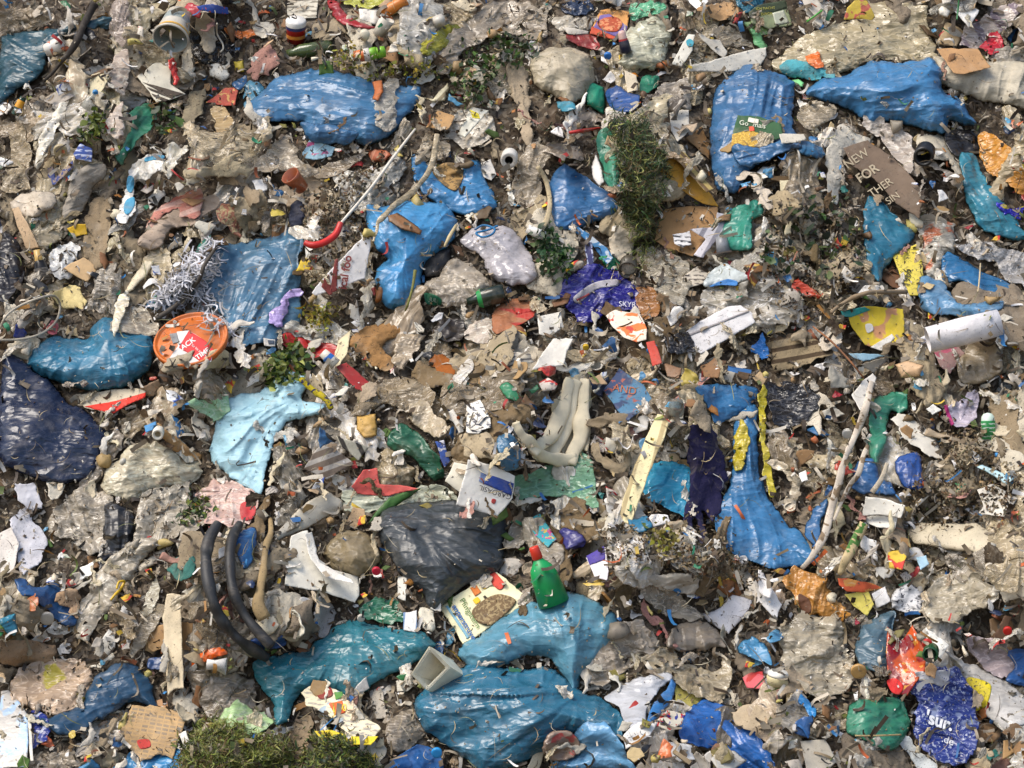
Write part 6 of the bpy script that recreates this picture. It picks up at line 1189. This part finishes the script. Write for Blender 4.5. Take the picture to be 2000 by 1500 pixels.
lathe('bottle', 'bottle', 'green glass bottle base pointing out beside the red cap', (1817, 1279), (1819, 1270), [(N_, 'g', '#1c4a2c', [(1, 14), (0, 14.5), (-.1, 12), (.1, 10), (.4, 6), (.3, 0)], dict(al=1, di=.05))], .09, .02)
lathe('rubber_ring', 'tube', 'black open rubber tube end beside the black crumpled bag', (1804, 306), (1808, 294), [(N_, 'h', '#1a1918', [(1, 20), (0, 21), (-.08, 18), (0, 14), (.5, 12), (.6, 0)], dict(di=.1))], .09, .02)
lathe('shampoo_bottle', 'bottle', 'small green and white medicine bottle standing upright on the soil', (1929, 806), (1931, 858), [(N_, 'h', '#cfe4d8', [(0, 0), (.04, 8), (.15, 12), (.3, 13)], dict(di=.08)), ('label', 'p', '#2f9a54', [(.3, 13.5), (1, 13.5), (1, 0)], dict(tx=(0, .014, '#d8ecd8'), di=.08))], .07, .07)
lathe('paper_cup', 'cup', 'crushed white cup with an orange dot under the orange wrapper', (404, 1296), (442, 1300), [(N_, 'p', '#e2e0de', [(0, 0), (0, 10), (.4, 8), (1, 16), (1, 14), (.7, 0)], dict(pr=(25, .62, '#d87a4a')))], .06, .06, dent=.03)
lathe('jar', 'jar', 'cream round jar with a white rim above brown waste', (1518, 1336), (1520, 1312), [(N_, 'h', '#d8ccA0'.lower(), [(0, 0), (0, 18), (.6, 20), (.7, 18)], dict(di=.3)), ('rim', 'h', '#e8e6e0', [(.7, 17), (.8, 19), (1, 16), (1, 0)], dict(di=.15))], .05, .06)
lathe('flower_pot', 'pot', 'crushed brown terracotta-coloured pot in the film heap hollow', (590, 368), (566, 342), [(N_, 'h', '#a0552f', [(0, 0), (0, 14), (.8, 19), (1, 20), (1, 18), (.6, 15), (.5, 0)], dict(di=.35))], .04, .09)
lathe('green_bottle', 'bottle', 'bright green bottle with a red cap', (1042, 1068), (1082, 1178), [(N_, 'h', '#149a55', [(.22, 8), (.28, 13), (.36, 20), (.5, 25), (1, 29), (1, 0)], dict(di=.03)), ('cap', 'h', '#e03a22', [(0, 0), (0, 8), (.02, 9), (.2, 10), (.22, 8)], dict(di=.03))], .10, .08, 28)
lathe('paper_roll', 'paper roll', 'thick white rolled paper with its cut end showing', (1812, 664), (1952, 630), [(N_, 'p', '#eceaf0', [(0, 25), (.5, 27), (1, 26), (1, 24), (0, 22.5)], dict(di=.22)), ('inner_layer', 'p', '#d8d4c8', [(1, 20), (.5, 20)], dict(di=.1))], .08, .08, 28)
lathe('bottle', 'bottle', 'mossy clear bottle lying in dark litter above the large creased blue bag', (560, 105), (650, 92), [(N_, 'g', '#4a5a34', [(0, 0), (0, 8), (.15, 9), (.3, 16), (.9, 17), (1, 12), (1, 0)], dict(al=.8, di=.4))], .02, .02)
lathe('foam_ball', 'ball', 'pale cream round ball fragment beside the twisted grey handle', (238, 905), (242, 898), [(N_, 'h', '#d8d4c8', [(-.5, 0), (-.3, 4), (.5, 6.5), (1.3, 4), (1.5, 0)], {})], .05, .05)

# orange bucket lid, lying face up on the slope, with its sticker
def bucket_lid():
    u, v, w_ = surf_at(np.array([330., 372, 415]), np.array([665., 665, 665])); w0 = float(w_.mean()) + .045; ua, va = uvp(373, 664, w0)
    nv = np.array([-.14, .70, .70]); nv /= np.linalg.norm(nv); A = np.array([float(ua), float(va), w0]); r = 73
    i0, i1, j0, j1 = crop((A[0] - .13, A[1] - .11), (A[0] + .13, A[1] + .11), 0); XU, XV = GU[j0:j1, i0:i1], GV[j0:j1, i0:i1]
    pl = A[2] - (nv[0] * (XU - A[0]) + nv[1] * (XV - A[1])) / nv[2]; m_ = np.hypot(XU - A[0], (XV - A[1]) / .82) < r * PX
    w0 += max(0, float(np.percentile((S[j0:j1, i0:i1] - pl)[m_], 97))) + .01; ua, va = uvp(373, 664, w0); A = np.array([float(ua), float(va), w0])
    def ringmesh(prof, n=56):
        a = np.cross(nv, [1, 0, 0.01]); a /= np.linalg.norm(a); b = np.cross(nv, a); vs = []; fs = []
        for h, q in prof:
            for j in range(n): t = 2 * math.pi * j / n; vs.append(A + nv * h + q * PX * (a * math.cos(t) + b * math.sin(t)))
        for i in range(len(prof) - 1):
            for j in range(n): fs.append((i * n + j, i * n + (j + 1) % n, (i + 1) * n + (j + 1) % n, (i + 1) * n + j))
        return vs, fs
    vs, fs = ringmesh([(-.012, 71), (-.012, 73), (.006, 74), (.010, 72), (.008, 69), (.001, 67.5), (.001, 62), (.004, 60), (.004, 0.1)])
    root = link('bucket_lid_disc', vs, fs, mat('h', '#cc6a1a', di=.4, ro=.45), c=A); CENT[root.name] = A; tag(root, 'round orange bucket lid with a red and white sticker', 'lid')
    def F(u, v): return A[2] + .004 * nv[2] - (nv[0] * (np.asarray(u, float) - A[0]) + nv[1] * (np.asarray(v, float) - A[1])) / nv[2] + .003
    patch(root, F, 'sticker', '#e2e0e0', [(345, 648), (368, 645), (400, 665), (418, 685), (412, 707), (380, 712), (322, 712), (348, 676)], off=.001, di=.08)
    patch(root, F, 'sticker_print', '#d83a3c', [(369, 646), (400, 664), (419, 685), (411, 704), (392, 706), (350, 678)], off=.003, di=.05)
    patch(root, F, 'sticker_print', '#8a8c90', [(331, 652), (345, 650), (350, 668), (338, 672)], off=.003)
    text(root, F, 'ACK', '#f2eeee', (357, 684), 11, 38, off=.005, bold=.3); text(root, F, 'TIME', '#f2eeee', (386, 703), 10, 38, off=.005, bold=.3); text(root, F, 'für bis zu 60 m²', '#f2eeee', (374, 675), 5, -36, off=.005)
    i0, i1, j0, j1 = crop((A[0] - .13, A[1] - .11), (A[0] + .13, A[1] + .11), 0); dd = np.hypot((GU[j0:j1, i0:i1] - A[0]), (GV[j0:j1, i0:i1] - A[1]) / .82); sub = S[j0:j1, i0:i1]; m = dd < r * PX * .95; sub[m] = np.maximum(sub, F(GU[j0:j1, i0:i1], GV[j0:j1, i0:i1]))[m]
bucket_lid()
sheet('p', 'plank', 'plank', 'straight cream wooden plank with dark flecks leaning across the heap', '#e8dcae', [(1281, 807), (1304, 812), (1302, 830), (1262, 925), (1226, 1018), (1198, 1012), (1236, 905)], mk='w', th=.024, L=5, c=0, bow=0, di=.34, ro=.7, bs=.5, st=(72, 60, .18, '#bca878'))[0]
# things that lie over the lid and the hoses
for a in (('c', 'cloth_rag', 'cloth', 'cream crumpled rag overlapping the lower edge of the orange bucket lid', '#cbbb98', [(402, 712), (415, 690), (440, 682), (450, 690), (446, 712), (420, 722)], dict(c=1.2)),
          ('c', 'cloth_rag', 'cloth', 'grey torn rag over the bottom of the bucket lid sticker', '#a59a86', [(325, 716), (345, 702), (370, 694), (385, 690), (378, 706), (398, 712), (380, 722), (340, 724)], dict(c=1.2)),
          ('p', 'small_box', 'box', 'small blue and white box beside the white tape roll', '#3f8cc8', [(289, 832), (312, 822), (316, 834), (294, 844)], dict(st=(20, 60, .3, '#d8dce0'), L=2)),
          ('c', 'cardboard_tube', 'cardboard', 'long flattened tan cardboard tube beside the large pale clear bag', '#b9905f', [(312, 832), (325, 835), (360, 865), (392, 893), (380, 900), (352, 888)], dict(c=.4, h=.5)),
          ('p', 'paper_receipt', 'paper', 'curved white paper label under the smooth grey flap', '#e8e4dc', [(868, 808), (886, 798), (900, 820), (908, 842), (898, 845), (886, 824)], dict(L=1)),
          ('p', 'paper_receipt', 'paper', 'fan of white printed labels beside the green weeds', '#e8e6e0', [(913, 790), (938, 780), (958, 815), (960, 832), (945, 838), (936, 845), (912, 845)], dict(L=1, tx=(-70, .012, '#5a5a60'))),
          ('c', 'cloth_rag', 'cloth', 'beige dirty cloth under the white printed labels', '#b3a48a', [(896, 852), (930, 842), (962, 850), (975, 885), (950, 892), (915, 888)], dict(c=1)),
          ('p', 'pill_card', 'card', 'blue and white leaflet with a letter beside the bottle green bag', '#3e5fb4', [(852, 862), (868, 858), (882, 900), (870, 912)], dict(L=1, pr=(25, .55, '#e4e2e6'))),
          ('b', 'plastic_bag', 'bag', 'dull blue bag corner beside the cream striped shirt', '#3f7eae', [(972, 852), (1000, 848), (1016, 880), (1010, 915), (985, 916)], {}),
          ('b', 'plastic_bag', 'bag', 'small green bag wisp between brown packets', '#1f8a5c', [(976, 755), (995, 748), (1012, 770), (1008, 784), (990, 778)], dict(c=1.5)),
          ('b', 'plastic_cone', 'plastic', 'bright cobalt blue plastic cone inside the cream wire loop', '#2a45b8', [(29, 660), (45, 634), (53, 640), (60, 652), (48, 659)], dict(h=.8)),
          ('f', 'clear_bag', 'bag', 'pale pink folded wrapper by the cream wire loop', '#b4545a', [(97, 640), (106, 625), (117, 640), (116, 654), (104, 652)], dict(al=1)),
          ('p', 'tissue', 'paper', 'sheet of white ragged tissue at the foot of the violet packaging', '#dcd8d0', [(1050, 620), (1095, 608), (1100, 640), (1072, 660), (1052, 655)], dict(drape=1, c=1)),
          ('c', 'cloth_rag', 'cloth', 'dark brown glove-like rag beside the round beige sack', '#4a3c2e', [(1055, 240), (1075, 205), (1090, 215), (1080, 250), (1062, 272), (1050, 262)], dict(c=1)),
          ('k', 'paper_wad', 'paper', 'small bright white paper flag above the dirt-sprinkled blue bag', '#f0eef0', [(1073, 262), (1084, 254), (1099, 254), (1101, 275), (1088, 270)], dict(h=.2)),
          ('k', 'foam_chunk', 'foam', 'white foam stick beside the pale teal bag under grass', '#d8d4d2', [(1153, 330), (1163, 302), (1172, 330), (1178, 362), (1168, 372), (1156, 352)], dict(h=.6)),
          ('c', 'feather_rag', 'cloth', 'off-white shaggy cloth hanging in front of the dark leaves', '#b8ad9a', [(1554, 408), (1575, 400), (1590, 425), (1600, 470), (1588, 490), (1572, 480), (1562, 440)], dict(c=1.3, fa=80)),
          ('c', 'cloth_rag', 'cloth', 'brown cream rag hanging below the crumpled blue bag loop', '#a8987c', [(1500, 385), (1530, 378), (1555, 395), (1548, 420), (1520, 425), (1502, 410)], dict(c=1.2)),
          ('b', 'plastic_bag', 'bag', 'narrow blue bag fold to the side of the brown newspaper', '#2a70a4', [(1555, 300), (1568, 278), (1600, 290), (1612, 305), (1590, 312)], {}),
          ('p', 'card', 'card', 'white bent card beneath the crumpled blue bag loop', '#d6cfc0', [(1515, 268), (1565, 266), (1570, 276), (1548, 284), (1520, 287)], dict(L=2)),
          ('f', 'clear_bag', 'bag', 'grey film lump beside the white dirty shopping bag', '#a69a86', [(1552, 230), (1580, 198), (1610, 204), (1636, 215), (1610, 240), (1575, 255)], dict(h=.5))):
    ob_, F_ = sheet(*a[:6], **a[6])

jer = OBJ['cream striped shirt'][0]
for pts, rr_ in (([(1116, 742), (1098, 800), (1075, 850), (1038, 884)], [8, 13, 13, 8]), ([(1128, 742), (1112, 810), (1092, 865), (1072, 900)], [7, 11, 12, 9]), ([(1142, 740), (1140, 800), (1130, 860), (1112, 905)], [7, 12, 13, 9]), ([(1006, 824), (1026, 856), (1052, 884), (1092, 896), (1126, 892)], [6, 9, 9, 10, 6])):
    tube('c', 'sleeve_fold', None, None, '#f4e8cc', pts, [q * 1.2 for q in rr_], -.002, n=14, flat=.42, par=jer, wob=1.6, di=.06, bs=.0)
# cream plastic basin: open box lying on its side
def basin():
    Q = np.array([(838, 1260), (879, 1303), (833, 1349), (801, 1317)], float); c = Q.mean(0); In = c + (Q - c) * .78
    Bk = c + (Q - c) * .86 + (44, 22); Bi = c + (Q - c) * .66 + (34, 17)
    _, _, w0 = surf_at(c[0], c[1]); w0 = float(w0) + .03; vs = []
    def P3(p, w_): u, v = uvp(p[0], p[1], w_); return (float(u), float(v), w_)
    tl_ = [.05, .02, .0, .03]
    for L_, dz in ((Q, .09), (In, .088), (Bi, .01), (Bk, -.02)):
        for i, p in enumerate(L_): vs.append(P3(p, w0 + dz + tl_[i]))
    fs = []
    for k in range(3):
        for i in range(4): fs.append((k * 4 + i, k * 4 + (i + 1) % 4, (k + 1) * 4 + (i + 1) % 4, (k + 1) * 4 + i))
    fs.append((8, 9, 10, 11)); fs += [(i, (i + 1) % 4, 12 + (i + 1) % 4, 12 + i) for i in range(4)]; fs.append((12, 13, 14, 15))
    fs = [f if k != 0 else f for k, f in enumerate(fs)]
    bm = bmesh.new(); bv = [bm.verts.new(v) for v in vs]
    for f in fs:
        try: bm.faces.new([bv[i] for i in f])
        except ValueError: pass
    bmesh.ops.recalc_face_normals(bm, faces=bm.faces); bmesh.ops.bevel(bm, geom=[e for e in bm.edges], offset=.003, segments=2, affect='EDGES')
    me_v = [tuple(v.co) for v in bm.verts]; me_f = [tuple(v.index for v in f.verts) for f in bm.faces]; bm.free()
    cc = np.array(me_v).mean(0); o = link('plastic_basin', me_v, me_f, mat('h', '#f8f2dc', di=.12), c=cc, smooth=False); tag(o, 'cream plastic basin lying on its side with its opening showing', 'basin')
basin()

# ---------------------------------------------------------------- grass, leaves, soil, shredded paper, crumbs
def inpoly(P, n, r):
    P = np.array(P, float); lo, hi = P.min(0), P.max(0); P = loop(P, 6., True, 0, 1); P = P + np.stack([fbm(P[:, 0] / 22, P[:, 1] / 22, 5, 3), fbm(P[:, 0] / 22 + 9, P[:, 1] / 22, 6, 3)], 1) * 34; out = np.zeros((0, 2))
    while len(out) < n:
        q = r.uniform(lo - 12, hi + 12, (n * 2, 2)); q = q[inside(P, q[:, 0], q[:, 1]) & (vn(q[:, 0] / 26, q[:, 1] / 26, 3) + r.rand(len(q)) * .7 > .5)]; out = np.concatenate([out, q + r.normal(0, 1, q.shape) * np.where(r.rand(len(q), 1) < .3, 13, 3)])
    return out[:n]
GREEN = ['#7d8a34', '#66782c', '#98a444', '#838a3a', '#b0b45c', '#475422', '#98984a', '#3a441c', '#7a6238', '#5f682c', '#4c5426', '#a39a5c', '#6a5430', '#3c3420']
DARKG = ['#2c4420', '#3a5626', '#24381c', '#4a6a2c', '#5c6a38', '#332c1c', '#4a4028']
BRN = ['#8a7450', '#a08a64', '#5c4a32', '#463624', '#6e5a3e', '#382a1c', '#806a48', '#94805c', '#54503a', '#6a4a2c', '#b0a080', '#4c4630']
def raise_(P, h):
    P = np.array(P, float); u, v = uvp(P[:, 0], P[:, 1], T0(*uvp(P[:, 0], P[:, 1], 0))); Q = np.column_stack([u, v]); i0, i1, j0, j1 = crop(Q.min(0), Q.max(0), 0); XU = GU[j0:j1, i0:i1]; XV = GV[j0:j1, i0:i1]
    m = inside(Q, XU, XV); d = pdist(Q, XU, XV); A = S[j0:j1, i0:i1]; B_ = boxblur(A, 8) + h * np.clip(d / .06, 0, 1); A[m] = np.maximum(A, B_)[m]
G1 = [(1197, 226), (1230, 222), (1262, 234), (1276, 268), (1302, 300), (1292, 378), (1264, 430), (1240, 445), (1216, 415), (1206, 330), (1190, 268)]
G3 = [(352, 1504), (378, 1440), (400, 1415), (430, 1406), (500, 1430), (562, 1442), (572, 1504)]; G4 = [(602, 1452), (640, 1434), (702, 1462), (735, 1504), (600, 1504)]
raise_(G1, .04); raise_(G3, .05); raise_(G4, .03)
bits('grass_clump', 'tangled clump of green grass stems hanging between the blue bag and the yellow carton', 'grass', inpoly(G1, 2300, rng), (10, 36), (1.2, 3.4), GREEN[4:] + DARKG[:5] * 2 + ['#4c4a28', '#5c5428'], LEAFM, (0, .05), 5, 1.1, .5, True, 21, arc=1.4)
bits('grass_trail', 'thin trail of green stems running down below the grass clump', 'grass', inpoly([(1215, 410), (1262, 420), (1275, 470), (1262, 530), (1240, 515), (1228, 460)], 450, rng), (10, 34), (1, 2.4), GREEN, LEAFM, (0, .03), 5, 1.1, .5, True, 22, arc=1.4)
bits('grass_clippings', 'heap of fresh green grass clippings at the bottom edge', 'grass', inpoly(G3, 3800, rng), (9, 28), (1.2, 3.6), GREEN, LEAFM, (0, .04), 4, 1.0, .6, True, 23, arc=1.2)
bits('grass_clippings', 'green clippings and leaves beside the frayed brown rag rope', 'grass', inpoly(G4, 1800, rng), (8, 26), (1.2, 4.5), GREEN + DARKG, LEAFM, (0, .035), 4, 1.0, .6, True, 24, arc=1.2)
def leaves(name, label, P, n, sz, pal, seed, lift=.04): bits(name, label, 'leaves', inpoly(P, n, rng), sz, (sz[0] * .5, sz[1] * .62), pal, LEAFM, (0, lift), 4, .5, .7, True, seed)
leaves('leafy_stems', 'dark green leafy stems beside the large cloudy grey film', [(900, 108), (950, 78), (1005, 66), (1040, 95), (1032, 122), (985, 130), (945, 178), (918, 205), (885, 170), (888, 140)], 450, (8, 22), DARKG + ['#5a7a30'], 31)
leaves('foliage', 'dark ivy foliage hanging in the shaded hollow below the crumpled blue bag loop', [(1488, 432), (1520, 420), (1560, 395), (1640, 402), (1682, 440), (1682, 520), (1640, 545), (1560, 545), (1495, 520)], 160, (9, 34), DARKG + ['#1c2814', '#2a2418'], 32)
leaves('weeds', 'green weeds with broad leaves beside the bright red crumpled bag', [(498, 712), (535, 690), (560, 672), (602, 690), (600, 728), (560, 745), (512, 742)], 260, (9, 28), GREEN[:5] + DARKG[:4], 33)
leaves('foliage', 'dark green leaves beside the knotted grey clear bag', [(1042, 472), (1070, 450), (1112, 482), (1098, 532), (1052, 538)], 260, (9, 22), DARKG[:4] + ['#2a5a2c'], 34)
leaves('leafy_twigs', 'green leaves on twigs above the small blue packet', [(160, 272), (188, 214), (208, 222), (196, 262), (168, 288)], 110, (9, 22), GREEN[:4] + DARKG[:3], 35)
leaves('weeds', 'olive green leaves behind the green bag and the booklet', [(300, 205), (332, 205), (342, 240), (318, 262), (300, 240)], 70, (10, 26), DARKG + ['#7a5a2c'], 36)
leaves('weeds', 'sprig of dark green leaves beside the pinkish clear bag', [(355, 1000), (382, 970), (402, 980), (400, 1010), (370, 1022)], 140, (7, 18), DARKG + GREEN[:3], 37)
leaves('moss', 'yellow green moss patches above the milky white film lumps', [(590, 615), (618, 590), (660, 600), (652, 628), (610, 640)], 160, (6, 16), ['#a8a83c', '#8a9030', '#c0a840', '#7a6a2c'], 38)
leaves('moss', 'olive yellow plant bits between the white angular sheet and the wooden plank', [(1258, 1035), (1300, 1030), (1320, 1062), (1285, 1080), (1262, 1062)], 120, (6, 16), ['#a8a83c', '#8a8040', '#b0a050', '#7a6a2c'], 39)
leaves('moss', 'yellow green moss around the green-capped bottle', [(650, 105), (690, 95), (720, 125), (800, 130), (850, 118), (880, 130), (830, 150), (700, 140), (655, 130)], 300, (5, 15), ['#a0a030', '#808a2c', '#b8a030', '#6a6a2c', '#5a4a2c'], 40)
def soil(label, P, n, seed, pal=BRN): bits('soil', label, 'soil', inpoly(P, n, rng), (3, 12), (2, 7), pal, BITM, (0, .015), 2, .8, .7, False, seed)
soil('brown crumbly soil spread beside the torn white board', [(1815, 850), (1890, 835), (1960, 880), (1990, 950), (1960, 1010), (1800, 1020), (1770, 960), (1820, 920), (1850, 905)], 1500, 51)
soil('brown soil and leaf crumbs below the wooden plank and turquoise bag', [(1180, 1030), (1260, 1030), (1340, 1060), (1420, 1080), (1500, 1110), (1440, 1150), (1300, 1110), (1200, 1100)], 700, 52)
soil('dark soil below the knotted navy sock and long white pole', [(600, 390), (700, 330), (760, 300), (700, 400), (720, 450), (640, 540), (600, 540), (600, 480)], 1100, 53)
soil('dark soil beneath the dark leaves', [(1490, 430), (1560, 390), (1660, 400), (1690, 540), (1600, 620), (1500, 580)], 900, 54, BRN[:6] + ['#201a12'])
soil('brown crumbs above the shiny turquoise bag and beneath the trousers', [(1320, 1010), (1420, 1010), (1440, 1100), (1380, 1130), (1310, 1080)], 250, 55)
SH = [(295, 640), (300, 600), (330, 560), (345, 520), (400, 480), (425, 470), (430, 520), (395, 560), (390, 600), (440, 640), (450, 665), (420, 640), (380, 600), (345, 620)]
raise_([(300, 600), (330, 545), (400, 475), (425, 480), (405, 545), (350, 590)], .03)
bits('shredded_paper', 'tangle of white shredded paper strips beside the pleated blue tarpaulin', 'paper', np.concatenate([inpoly([(298, 600), (330, 545), (400, 475), (428, 480), (410, 545), (352, 600)], 360, rng), inpoly([(375, 585), (410, 580), (440, 625), (448, 665), (430, 640), (395, 605)], 110, rng)]), (14, 34), (3.0, 4.6), ['#d8d6d6', '#c4c2c6', '#dedde0', '#b4b2b4', '#98948e'], BITM, (.0, .03), 8, .7, .10, False, 61, arc=2.6)
# crumbs and straw lying over everything
xy = rxy(3600, rng, -60, 2060, -60, 1560); bits('loose_crumbs', 'small brown and grey crumbs sprinkled over bags and scraps', 'crumbs', xy, (2, 6), (1.2, 3), DULL + BRN * 2 + MIX[26:30], BITM, (.001, .006), 2, .9, .35, seed=71)
keep = ~PM[np.clip((xy[:, 1] / 4).astype(int), 0, 374), np.clip((xy[:, 0] / 4).astype(int), 0, 499)]
xy = rxy(7000, rng, -60, 2060, -60, 1560); keep = ~PM[np.clip((xy[:, 1] / 4).astype(int), 0, 374), np.clip((xy[:, 0] / 4).astype(int), 0, 499)]; xy = xy[keep | (rng.rand(len(xy)) < .10)]
bits('mixed_shreds', 'mixed shreds of film, paper and leaf lying between the larger pieces', 'litter', xy, (8, 42), (3, 10), DULL * 3 + MIX, BITM, (0, .02), 4, 1.8, .6, seed=72)
xy = rxy(1100, rng, -60, 2060, -60, 1560); bits('straw', 'thin straws, stems and strings strewn over the slope', 'straw', xy, (18, 60), (.8, 1.8), ['#b8a478', '#8a7450', '#6a5638', '#c9bc9c', '#7a7a44', '#3c3024'], BITM, (.004, .03), 5, .8, .25, True, 73, arc=.9)
